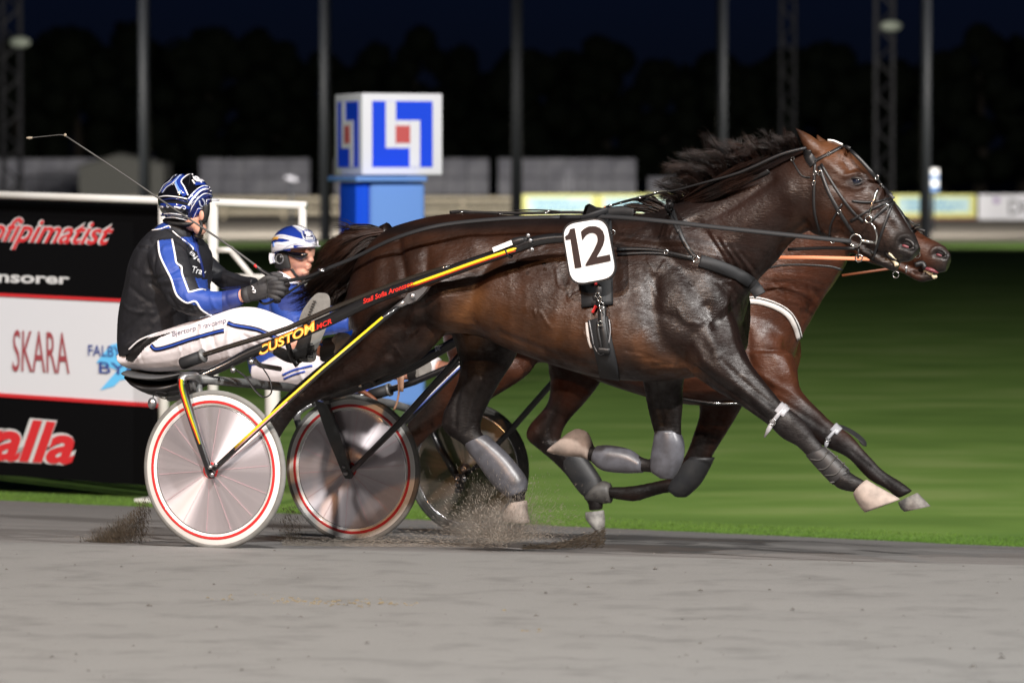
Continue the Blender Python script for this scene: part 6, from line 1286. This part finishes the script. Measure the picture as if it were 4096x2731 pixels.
def patch(T, pts, m, nm, parent, lift, vfb, k=k2):
    P = []
    for x, y in pts: p, n = hit(T, *k(x, y), at(*k(x, y), vfb)); P.append(p + n * lift)
    c = np.mean(P, 0); c0, n0 = hit(T, *k(np.mean([q[0] for q in pts]), np.mean([q[1] for q in pts])), c); P.append(c0 + n0 * lift)
    mk(nm, P, [(i, (i + 1) % (len(P) - 1), len(P) - 1) for i in range(len(P) - 1)], m, parent, smooth=False)
patch(HT2, [(860, 240), (1000, 250), (1050, 340), (1065, 410), (890, 410), (850, 330)], M_hnv, 'emblem_field', D2, .003, w2)
patch(HT2, stz[:-1], M_hwh, 'star_emblem', D2, .007, w2); patch(HT2, [(890, 370), (1035, 372), (1040, 405), (900, 402)], M_hwh, 'emblem_bar', D2, .006, w2)
hq([(230, 420), (250, 395), (340, 385)], mat('gold_print', (.6, .32, .06), .3), 5, 'helmet_emblem', lift=.005); hq([(240, 480), (245, 560)], M_hlb, 5, 'helmet_emblem', lift=.005)
mk('visor_peak', *loft([(1175, 985, 1175, 991, w2 - .02, .07), (1215, 982, 1216, 992, w2 - .02, .085), (1250, 980, 1251, 991, w2 - .02, .08), (1268, 982, 1268, 988, w2 - .02, .05)], 16, 4), M_hwh, D2)
mk('ear_pad', *fuse([limb([(1095, 1010, 1155, 1000, w2 - .07, .022), (1095, 1045, 1158, 1030, w2 - .07, .024), (1100, 1075, 1168, 1075, w2 - .065, .02)])], .005, 3), M_hpad, D2); mk('ear_hole', *ellipsoid(at(1118, 1036, w2 - .094), [H * .015, L * .005, UP * .020]), M_black, D2); mk('ear_hole_rim', *tube([at(1118 + 15 * math.cos(a), 1036 + 19 * math.sin(a), w2 - .096) for a in np.linspace(0, 2 * math.pi, 16)], .0025, 6), M_hgr, D2)
mk('chin_strap', *drape(BT2, [(1165, 1075), (1180, 1095), (1192, 1108)], .016, .006, w2 - .07, 4), M_hpad, D2)
mk('sunglasses', *fuse([limb([(1150, 1006, 1152, 1022, w2 - .075, .006), (1180, 1008, 1180, 1034, w2 - .080, .010), (1215, 1008, 1208, 1040, w2 - .072, .018), (1238, 1012, 1232, 1030, w2 - .045, .03)])], .003, 2), M_glass, D2)
GV3, GF3 = glove(1400, 1290, w2 - .22, .85, D2); mk('glove', GV3, GF3, M_glove, D2)
bootm([limb([(1640, 1440, 1640, 1530, w2 - .2, .048), (1680, 1440, 1680, 1525, w2 - .2, .045), (1715, 1445, 1712, 1515, w2 - .2, .04)])], [(1682, 1448), (1712, 1440), (1726, 1458), (1724, 1495), (1705, 1518), (1684, 1512), (1674, 1480)], w2 - .25, D2)
bootm([limb([(1840, 1440, 1840, 1540, w2 + .24, .048), (1900, 1450, 1900, 1530, w2 + .24, .04)])], [(1900, 1450), (1925, 1455), (1925, 1500), (1905, 1525), (1890, 1500)], w2 + .2, D2)
# ------------------------------------------------------------------ harness of the front horse
def ccp(x, y): return 2600 + x / 1.809, 450 + y / 1.809
def st(pts, wd, m=None, nm='bridle_strap', T=None, par=None, c=True, n=6, vfb=.62, th=.005, lift=.003): return mk(nm, *drape(T or HB, [ccp(*p) for p in pts] if c else pts, wd * (.78 if wd < .03 else 1), th, vfb, n, lift, 3), m or M_strap, par or horse)
st([(1140, 270), (1150, 320), (1190, 375)], .045, nm='crown_strap'); st([(1190, 355), (1300, 300), (1400, 248), (1450, 262)], .020, nm='browband')
st([(1400, 250), (1480, 300), (1600, 430), (1680, 540), (1745, 595)], .022, nm='overcheck_strap'); st([(1195, 370), (1190, 500), (1190, 700), (1232, 870)], .016, nm='throat_strap'); st([(1225, 390), (1290, 570), (1370, 720), (1470, 870)], .021, nm='cheek_strap')
st([(1240, 375), (1350, 560), (1460, 710), (1545, 790)], .016, nm='cheek_strap'); st([(1460, 642), (1560, 650), (1650, 645), (1745, 620)], .013, nm='noseband'); st([(1450, 785), (1600, 700), (1750, 640)], .014, nm='noseband'); st([(1600, 785), (1700, 692), (1765, 655)], .018, nm='noseband')
st([(1752, 660), (1700, 800), (1650, 950), (1610, 1060)], .016, nm='jaw_strap'); st([(1300, 900), (1310, 800), (1390, 660)], .010, nm='jaw_strap'); st([(1690, 545), (1740, 600), (1762, 625)], .022, nm='nose_pad')
st([(1035, 355), (1100, 460), (1160, 470)], .009, nm='ear_strap')
mk('white_browband', *drape(HB, [(3312, 561), (3340, 565), (3368, 582)], .009, .005, VH, 5, .003), M_whitestrap, horse)
def rg(x, y, v, r_, th, nm='ring', par=None, m=None): return mk(nm, *ring(at(x, y, v), H, UP, r_, th, 28, 8), m or M_chrome, par or horse)
rg(3422, 961, .56, .027, .0042, 'bit_ring'); rg(3473, 876, .56, .015, .004, 'bit_ring'); rg(3435, 1032, .58, .016, .003, 'chin_ring'); rg(3583, 1098, .64, .014, .0025, 'lip_ring')
def mt(nm, pts, r_, m=None, par=None, sm=3): return mk(nm, *tube([at(*p) for p in pts], r_, 10, sm), m or M_chrome, par or horse)
mt('bit_shank', [(3512, 754, .585), (3498, 792, .57), (3484, 826, .56), (3476, 862, .555)], .0045); mt('bit_shank', [(3482, 888, .555), (3500, 915, .555), (3508, 945, .56), (3502, 978, .565)], .0045); mt('bit_bar', [(3440, 960, .555), (3470, 966, .56), (3500, 970, .575)], [.006, .0075, .005])
for x, y in ((3262, 693), (3282, 692), (3258, 732), (3360, 848), (3173, 636), (3316, 616), (3550, 827), (3524, 745), (3510, 710)): mk('buckle', *ring(hit(HB, x, y, at(x, y, .6))[0] - L * .010, unit(H + UP * .3), UP, .0085, .0022, 12, 6), M_chrome, horse)
rg(3330, 962, .56, .010, .003, 'rein_buckle'); mk('chin_strap', *tube([at(3436, 985, .58), at(3432, 1035, .58)], .008, 8, 0, True, .5), M_strap, horse)
# reins
M_orr = mat('orange_rein', (0.72, 0.26, 0.13), 0.5); M_brrein = mat('brown_rein', (0.16, 0.05, 0.02), 0.5)
mk('rein', *ribbon(catmull([at(*p) for p in ((3405, 965, .55), (3280, 953, .50), (2900, 913, .42), (2640, 884, .40), (2440, 868, .42), (2240, 868, .46))], 6), unit(-L * .9 + UP * .35), .020, .004), M_webb, horse)
mk('rein', *ribbon(catmull([at(*p) for p in ((2240, 868, .46), (2033, 874, .44), (1819, 893, .42), (1690, 918, .40), (1557, 963, .41), (1420, 1030, .46), (1300, 1078, .50))], 6), unit(-L * .9 + UP * .5), .019, .004), M_webb, horse)
mk('rein', *tube(catmull([at(*p) for p in ((1300, 1078, .50), (1240, 1105, .50), (1180, 1118, .50), (1120, 1128, .50), (1090, 1135, .50))], 6), .009, 8), M_strap, horse)
mk('rein', *tube(catmull([at(*p) for p in ((1300, 1080, .52), (1200, 1140, .50), (1120, 1190, .50), (1060, 1215, .51), (1030, 1195, .52))], 6), .006, 8), M_strap, horse); mk('rein_grip_ring', *ring(at(1288, 1080, .50), unit(H - UP * .4), L, .016, .004, 18, 8), M_alu, horse)
mk('rein', *tube([at(*p) for p in ((3418, 994, .64), (3300, 992, .70), (3153, 998, .74))], .0075, 8, 4), M_strap, horse)
st([(2450, 868), (2330, 850), (2150, 852), (2000, 852), (1850, 848)], .018, nm='back_strap', c=False, lift=.006, n=8, vfb=.72); st([(2060, 842), (2150, 840), (2240, 846)], .010, nm='back_strap', c=False, lift=.012, vfb=.72); st([(1900, 853), (1850, 846), (1800, 850)], .02, nm='crupper_strap', c=False, lift=.006, vfb=.72)
for x, y in ((1847, 849), (2000, 856), (2185, 851), (2195, 846)): mk('strap_buckle', *ellipsoid(at(x, y, .70), [H * .012, L * .012, UP * .005], 12, 8), M_chrome, horse)
# saddle, girth, breast strap
st([(2375, 848), (2390, 900), (2395, 1000), (2392, 1130)], .13, M_webb, 'saddle', c=False, n=8, vfb=.42, th=.014, lift=.004)
st([(2388, 1120), (2390, 1225)], .145, M_webb, 'saddle_pad', c=False, n=8, vfb=.42, th=.020, lift=.004); st([(2392, 1275), (2405, 1350), (2425, 1430), (2440, 1505)], .095, M_webb, 'girth', c=False, n=8, vfb=.42, th=.012, lift=.004)
st([(2412, 1230), (2413, 1290), (2422, 1345), (2430, 1400)], .036, nm='girth_strap', c=False, vfb=.40, th=.012, lift=.016); st([(2398, 1290), (2402, 1340), (2412, 1395)], .020, nm='girth_strap', c=False, vfb=.40, th=.014, lift=.017); st([(2400, 1392), (2445, 1398)], .03, nm='girth_keeper', c=False, vfb=.4, th=.016, lift=.018)
st([(2362, 1285), (2380, 1370), (2405, 1412), (2432, 1395), (2446, 1330), (2440, 1280)], .006, M_hgr, 'girth_stitching', c=False, vfb=.40, th=.004, lift=.017)
mk('saddle_hook', *fuse([pell(2395, 1165, 16, 30, .36, .012), pell(2400, 1200, 12, 22, .36, .012), pell(2380, 1190, 12, 14, .36, .010)], .003, 2), M_strap, horse)
for x, y in ((2390, 1180), (2398, 1195), (2405, 1218), (2408, 1235), (2400, 1293)): mk('buckle', *ring(at(x, y, .345), H, UP, .011, .003, 14, 6), M_chrome, horse)
st([(2385, 1128), (2388, 1148)], .018, M_rimr, 'red_tape', c=False, vfb=.36, th=.02, lift=.02); st([(2388, 1228), (2374, 1256)], .014, M_rimr, 'red_tape', c=False, vfb=.36, th=.016, lift=.016)
M_scar = mat('white_hair_mark', (.62, .58, .55), .7); st([(2347, 1290), (2350, 1330), (2356, 1365), (2366, 1392)], .015, M_scar, 'white_girth_mark', c=False, vfb=.42, th=.0006, lift=.0006)
st([(2800, 1044), (2863, 1062), (2940, 1092), (2996, 1125), (3028, 1160), (3040, 1180)], .056, M_webb, 'breast_strap', c=False, n=8, vfb=.42, th=.012, lift=.004); rg(2784, 1036, .40, .014, .0035, 'breast_ring')
st([(2680, 815), (2696, 860), (2728, 950), (2760, 1005), (2782, 1030)], .026, nm='neck_strap', c=False, vfb=.42); st([(2660, 820), (2690, 880), (2715, 930)], .020, nm='neck_strap', c=False, vfb=.42)
mk('strap_end', *tube([at(2672, 806, .70), at(2684, 826, .66)], [.012, .016], 10), M_strap, horse)
st([(2470, 1003), (2560, 1000), (2660, 1008), (2770, 1032)], .020, nm='trace', c=False, vfb=.4, lift=.010); st([(2472, 1020), (2600, 1014), (2700, 1022), (2775, 1038)], .016, nm='trace', c=False, vfb=.4, lift=.006); rg(2664, 1006, .38, .009, .003, 'trace_buckle'); rg(2450, 930, .40, .011, .003, 'terret')
mt('terret', [(2372, 868, .50), (2374, 850, .50), (2380, 846, .50)], .005); rg(2374, 852, .50, .011, .003, 'terret'); mt('check_hook', [(2412, 858, .70), (2414, 838, .70), (2422, 826, .70)], .005, mat('copper_hook', (.55, .22, .10), .3, .9))
mk('check_rein', *tube([at(*p) for p in ((2424, 828, .70), (2500, 806, .68), (2560, 792, .66), (2625, 774, .64), (2700, 762, .62), (2800, 735, .60), (2960, 690, .59), (3120, 620, .60), (3225, 592, .62))], [.005, .0065, .0065, .0045, .0045, .005, .007, .008, .008], 8, 4), M_strap, horse)
for x, y, v in ((2440, 822, .69), (2460, 818, .69), (2482, 812, .68), (2560, 792, .65), (2618, 772, .63), (2630, 768, .63)): mk('snap', *ellipsoid(at(x, y, v), [H * .009, L * .006, UP * .005], 10, 8), M_chrome, horse)
st([(2968, 742), (3010, 722), (3060, 700), (3080, 688)], .020, M_strap, 'neck_roll', c=False, vfb=.58, th=.02, lift=.004)
st([(2390, 862), (2440, 850), (2500, 845), (2540, 850)], .05, M_webb, 'saddle_top', c=False, vfb=.7, th=.02, lift=.0)
# number plate with its carrier
M_plate = mat('white_number_plate', (0.86, 0.86, 0.87), 0.4); M_plate_e = mat('plate_black_edge', (0.02, 0.018, 0.018), 0.5); M_num = mat('number_print', (0.030, 0.016, 0.014), 0.5)
def plate():
    t = thing('number_plate', at(2355, 1010, .33), 'white rounded number plate with black 12 strapped to the front horse', 'number plate')
    q = [(2243, 896), (2424, 866), (2470, 1112), (2284, 1146)]                # corners tl tr br bl
    def rr(inset, rad, n=8):
        c = [np.array(p, float) for p in q]; m = np.mean(c, 0); c = [m + (p - m) * (1 - inset) for p in c]; out = []
        for i in range(4):
            p, a, b = c[i], c[i - 1], c[(i + 1) % 4]; u = unit(a - p) * rad; w_ = unit(b - p) * rad
            for k in range(n + 1):
                s = k / n; out.append((1 - s) ** 2 * (p + u) + 2 * s * (1 - s) * p + s * s * (p + w_))
        return out
    mk('plate_edge', *prism([at(x, y, .325) for x, y in rr(-.015, 62)], L, .014), M_plate_e, t, smooth=False)
    mk('plate_face', *prism([at(x, y, .320) for x, y in rr(.045, 58)], L, .008), M_plate, t, smooth=False)
    one = [(195, 537), (247, 527), (193, 220), (157, 228), (150, 252), (138, 272), (117, 287), (122, 315), (160, 308)]
    mk('numeral', *prism([at(2200 + x / 1.96, 800 + y / 1.96, .3175) for x, y in one], L, .003), M_num, t, smooth=False)
    for s, quad in (('2', [(2343, 1064), (2444, 1043), (2423, 894), (2318, 912)]),):
        V, F = text_geo(s, 0, 0, .015); mk('numeral', *put_text((V, F), [at(x, y, .318) for x, y in quad], .0015), M_num, t, smooth=False)
plate()
# ------------------------------------------------------------------ harness of the far horse
def st2(pts, wd, m=None, nm='bridle_strap', n=6, vfb=2.95, th=.006, lift=.003): return mk(nm, *drape(FB, pts, wd, th, vfb, n, lift, 2), m or M_strap, horse2)
st2([(2998, 1200), (3040, 1203), (3100, 1222), (3150, 1252), (3182, 1300), (3196, 1352)], .036, M_whitestrap, 'breast_strap'); st2([(2998, 1192), (3040, 1195), (3102, 1213), (3155, 1244), (3188, 1296), (3200, 1350)], .008, M_strap, 'breast_strap_edge', lift=.006)
mk('breast_ring', *ring(at(2994, 1205, 2.86), H, UP, .015, .003, 20, 8), M_chrome, horse2)
mk('rein', *ribbon([at(*p) for p in ((3050, 1030, 2.72), (3250, 1030, 2.74), (3478, 1036, 2.78))], unit(-L + UP * .2), .018, .004), M_orr, horse2)
mk('rein', *ribbon(catmull([at(*p) for p in ((2960, 1110, 2.70), (3120, 1062, 2.72), (3300, 1064, 2.74), (3370, 1080, 2.78))], 4), -L, .012, .004), M_strap, horse2)
mk('rein', *ribbon([at(*p) for p in ((3368, 1102, 2.8), (3507, 1082, 2.86), (3600, 1068, 2.9))], -L, .012, .004), M_brrein, horse2)
st2([(3560, 800), (3600, 850), (3635, 905), (3650, 938)], .022, nm='cheek_strap'); st2([(3640, 948), (3652, 930), (3672, 918), (3700, 925)], .016, nm='noseband'); st2([(3644, 925), (3660, 905), (3680, 900)], .012, nm='noseband'); st2([(3600, 860), (3635, 880), (3655, 895)], .010, nm='noseband')
mk('bit_ring', *ring(at(3668, 1018, 2.94), H, UP, .016, .003, 22, 8), M_chrome, horse2); mk('bit', *tube([at(3660, 1060, 2.94), at(3690, 1052, 2.96), at(3700, 1075, 2.96)], .013, 10, 3), M_strap, horse2); mk('buckle', *tube([at(3626, 1060, 2.93), at(3624, 1090, 2.93)], .006, 8), M_alu, horse2)
st2([(2722, 1590), (2800, 1604), (2860, 1612), (2950, 1605)], .03, nm='belly_band', vfb=2.8)
mk('trace', *tube([at(2720, 1590, 2.78), at(2860, 1612, 2.76), at(2960, 1612, 2.8)], .004, 6, 3), M_chrome, horse2)
# ------------------------------------------------------------------ sand thrown up by hooves and wheels
def spray(name, label, n, fn, m, smin, smax, stretch=2.5):
    V = []; F = []
    for i in range(n):
        p, d = fn(); s = smin + (smax - smin) * rng.rand() ** 6
        d = unit(d); a = unit(np.cross(d, rng.randn(3))); b = np.cross(d, a); k = len(V); ln = s * (1 + stretch * rng.rand())
        V += [p + d * ln, p - d * ln, p + a * s * .6, p - a * s * .3 + b * s * .5, p - a * s * .3 - b * s * .5]
        F += [(k, k + 2, k + 3), (k, k + 3, k + 4), (k, k + 4, k + 2), (k + 1, k + 3, k + 2), (k + 1, k + 4, k + 3), (k + 1, k + 2, k + 4)]
    o = mk(name, V, F, m, smooth=False); tag(o, label, 'sand spray', kind='stuff'); return o
M_grain = mat('flying_sand', (0.27, 0.24, 0.205), 0.95, spec=0.1, var=(12, 0.7, (0.10, 0.085, 0.07))); M_graind = mat('dark_flying_soil', (0.045, 0.038, 0.030), 0.95, spec=0.1, var=(10, 0.6, (0.09, 0.07, 0.05)))
base = at(2045, 2165, .80)
def f1():
    a = rng.uniform(math.pi * .02, math.pi * .98); r_ = abs(rng.randn()) * .15 + .01 ; vv = .80 + rng.randn() * .10
    dx = -math.cos(a) * r_ * 1.15 - .02; dz = math.sin(a) * r_ * 1.0
    return uvw(0, 0, 0) * 0 + base + H * (dx) + UP * (dz * .95 + .0) + L * rng.randn() * .09, H * math.cos(a) * -1 + UP * math.sin(a) + rng.randn(3) * .2
spray('sand_spray', 'fan of grey sand thrown up round the front horse hind hoof', 42000, f1, M_grain, .0004, .0024, 4)
def f2():
    x = 1130 + 900 * rng.rand() ** 1.0; h = abs(rng.randn()) * (12 + 55 * ((x - 1130) / 900) ** 2); y = 2190 - h - 8 * ((2100 - x) / 900)
    return at(x, y, .55 + .35 * rng.rand()), H + UP * .05 * rng.randn()
spray('sand_spray', 'low drift of sand streaming back past the bottom of the middle wheel', 16000, f2, M_grain, .0004, .0018, 10)
def f3():
    x = 2090 + 330 * rng.rand() ** .8; t = (x - 2090) / 330; y = 2196 - abs(rng.randn()) * 9 - 75 * (t ** 1.8) * rng.rand() ** .8
    return at(x, y, 1.1 + .2 * rng.randn()), H + UP * .5 * t + rng.randn(3) * .1
spray('soil_clods', 'dark soil kicked up under the lifted hooves of the bay horse', 5200, f3, M_graind, .0008, .0045, 5)
def f4():
    t = rng.rand() ** .8; x = 590 - 200 * t + rng.randn() * (12 + 26 * t); y = 2172 - 185 * (1 - t) ** 1.1 * rng.rand() ** .8 + rng.randn() * 6
    return at(x, y, .25 + .25 * rng.rand()), -H * .4 + UP * (.8) + rng.randn(3) * .15
spray('soil_clods', 'dark soil spinning off behind the front sulky wheel at the left', 12000, f4, M_graind, .0006, .0036, 5)
def f5():
    x = rng.uniform(60, 620); y = 2185 - abs(rng.randn()) * 40 * (x / 620)
    return at(x, y, .4 + .5 * rng.rand()), H + UP * .1 * rng.randn()
spray('sand_spray', 'thin sand drifting low at the left edge behind the sulky', 5000, f5, M_grain, .0004, .0018, 8)
def f6():
    x = 1160 + rng.randn() * 26; y = 2175 - 150 * rng.rand() ** 1.6
    return at(x, y, 1.2 + .2 * rng.randn()), -H * .5 + UP + rng.randn(3) * .2
spray('soil_clods', 'dark soil rising between the two front wheels', 2600, f6, M_graind, .0006, .0030, 5)
def dust(name, label, x, y, v, rx, rz, ry, dens, colr):
    c = at(x, y, v); V, F = ellipsoid(np.zeros(3), [H * rx, L * ry, UP * rz], 32, 20)
    m = bpy.data.materials.new(name); m.use_nodes = True; t = m.node_tree; t.nodes.clear(); lk = t.links.new
    o_ = t.nodes.new('ShaderNodeOutputMaterial'); pv = t.nodes.new('ShaderNodeVolumePrincipled'); lk(pv.outputs[0], o_.inputs['Volume'])
    pv.inputs['Color'].default_value = (*colr, 1); pv.inputs['Anisotropy'].default_value = 0.2
    tc = t.nodes.new('ShaderNodeTexCoord'); mp = t.nodes.new('ShaderNodeMapping'); mp.inputs['Location'].default_value = (-1, -1, -1); mp.inputs['Scale'].default_value = (2, 2, 2); lk(tc.outputs['Generated'], mp.inputs[0])
    ln = t.nodes.new('ShaderNodeVectorMath'); ln.operation = 'LENGTH'; lk(mp.outputs[0], ln.inputs[0])
    fr = t.nodes.new('ShaderNodeMapRange'); fr.inputs[1].default_value = 0.05; fr.inputs[2].default_value = 0.95; fr.inputs[3].default_value = 1.0; fr.inputs[4].default_value = 0.0; lk(ln.outputs['Value'], fr.inputs[0])
    nz = t.nodes.new('ShaderNodeTexNoise'); nz.inputs['Scale'].default_value = 9; nz.inputs['Detail'].default_value = 5; lk(tc.outputs['Object'], nz.inputs[0])
    nr = t.nodes.new('ShaderNodeMapRange'); nr.inputs[1].default_value = 0.42; nr.inputs[2].default_value = 0.7; nr.inputs[4].default_value = dens; lk(nz.outputs['Fac'], nr.inputs[0])
    mu = t.nodes.new('ShaderNodeMath'); mu.operation = 'MULTIPLY'; lk(fr.outputs[0], mu.inputs[0]); lk(nr.outputs[0], mu.inputs[1]); lk(mu.outputs[0], pv.inputs['Density'])
    o = mk(name, np.array(V), F, m); o.location = Vector(c); tag(o, label, 'dust', kind='stuff')
dust('dust_cloud', 'soft grey dust hanging round the front horse hind hoof and the dark wheel', 1950, 2105, .85, .30, .13, .16, 26, (.62, .56, .50))
dust('dust_cloud', 'brown dust behind the front sulky wheel at the left', 470, 2125, .45, .15, .085, .12, 20, (.30, .25, .20))
# loose crumbs and a few straw-coloured scraps lying on the track
V = []; F = []
def crumb(p, s, e=1.0):
    k = len(V); a = rng.rand() * 6.28; 
    for j in range(5):
        b_ = a + j * 1.2566; V.append(p + np.array([math.cos(b_) * s * e * (.7 + .5 * rng.rand()), math.sin(b_) * s * (.7 + .5 * rng.rand()), -s * .1]))
    V.append(p + UP * s * (.4 + .4 * rng.rand()))
    for j in range(5): F.append((k + j, k + (j + 1) % 5, k + 5))
for i in range(500):
    x = rng.uniform(-200, 4300); y = 2200 + 540 * rng.rand() ** 1.1
    crumb(groundat(x, y, .0), .002 + .010 * rng.rand() ** 6, 1.2)
o = mk('sand_crumbs', V, F, mat('track_crumb', (0.10, 0.095, 0.088), .95, spec=.1), smooth=False); tag(o, 'loose sand crumbs scattered over the near track', 'sand', kind='stuff')
V = []; F = []
for cx, cy, n_, sx in ((1090, 2378, 60, 30), (1160, 2402, 90, 26), (1270, 2408, 40, 40), (1400, 2412, 24, 50), (1530, 2410, 50, 50), (1680, 2410, 22, 30), (930, 2388, 20, 40), (1850, 2425, 12, 60), (2120, 2520, 12, 20)):
    for i in range(n_ // 2): crumb(groundat(cx + rng.randn() * sx * 1.4, cy + rng.randn() * 7, .0), .003 + .006 * rng.rand(), 1.5)
o = mk('straw_scraps', V, F, mat('ochre_straw', (.15, .12, .07), .9), smooth=False); tag(o, 'ochre straw scraps lying in a line on the near track', 'straw', kind='stuff')
# ------------------------------------------------------------------ pieces that belong to a part go one level deeper
SUBS = {'helmet': ('helmet_stripe', 'helmet_emblem', 'helmet_dot', 'horseshoe_emblem', 'star_emblem', 'emblem_field', 'emblem_bar', 'visor_peak', 'ear_pad', 'ear_hole', 'chin_strap', 'neck_guard'),
        'jacket': ('zip', 'hem_piping', 'jacket_lettering'), 'trousers': ('trouser_lettering',), 'boot': ('boot_sole', 'sole_tread'), 'eye': ('eyelid',), 'nostril': ('nostril_lining', 'nostril_rim'),
        'shaft': ('shaft_stripe', 'shaft_lettering', 'shaft_tag', 'shaft_tie'), 'strut': ('strut_stripe', 'strut_end'), 'fork': ('fork_stripe',), 'seat': ('seat_shell',), 'bell': ('bell_wire',),
        'upper_panel': ('red_line',), 'girth': ('girth_strap', 'girth_stitching', 'girth_keeper'), 'plate_face': ('numeral',), 'saddle': ('saddle_pad', 'saddle_hook'), 'tendon_boot': ('boot_seam',), 'panel': ('printed_field', 'logo')}
def stem(n): return n.split('.')[0]
for root in [o for o in bpy.data.objects if o.parent is None and o.type == 'EMPTY']:
    kids = list(root.children)
    for par, subs in SUBS.items():
        ps = [k for k in kids if stem(k.name) == par and k.type == 'MESH']
        if not ps: continue
        cen = [np.mean([c[:] for c in p.bound_box], 0) for p in ps]
        for k in kids:
            if stem(k.name) in subs or (stem(k.name) == 'piping' and par == 'jacket'):
                c = np.mean([q[:] for q in k.bound_box], 0)
                k.parent = ps[int(np.argmin([np.linalg.norm(c - e) for e in cen]))]
    if stem(root.name) == 'advertising_board':
        pan = {stem(k.name): k for k in kids}
        for k in kids:
            if stem(k.name) in ('lettering', 'lettering_outline', 'map_shape'):
                z = np.mean([q[2] for q in k.bound_box]); k.parent = min((pan['upper_panel'], pan['middle_panel'], pan['lower_panel']), key=lambda p: abs(np.mean([q[2] for q in p.bound_box]) - z))
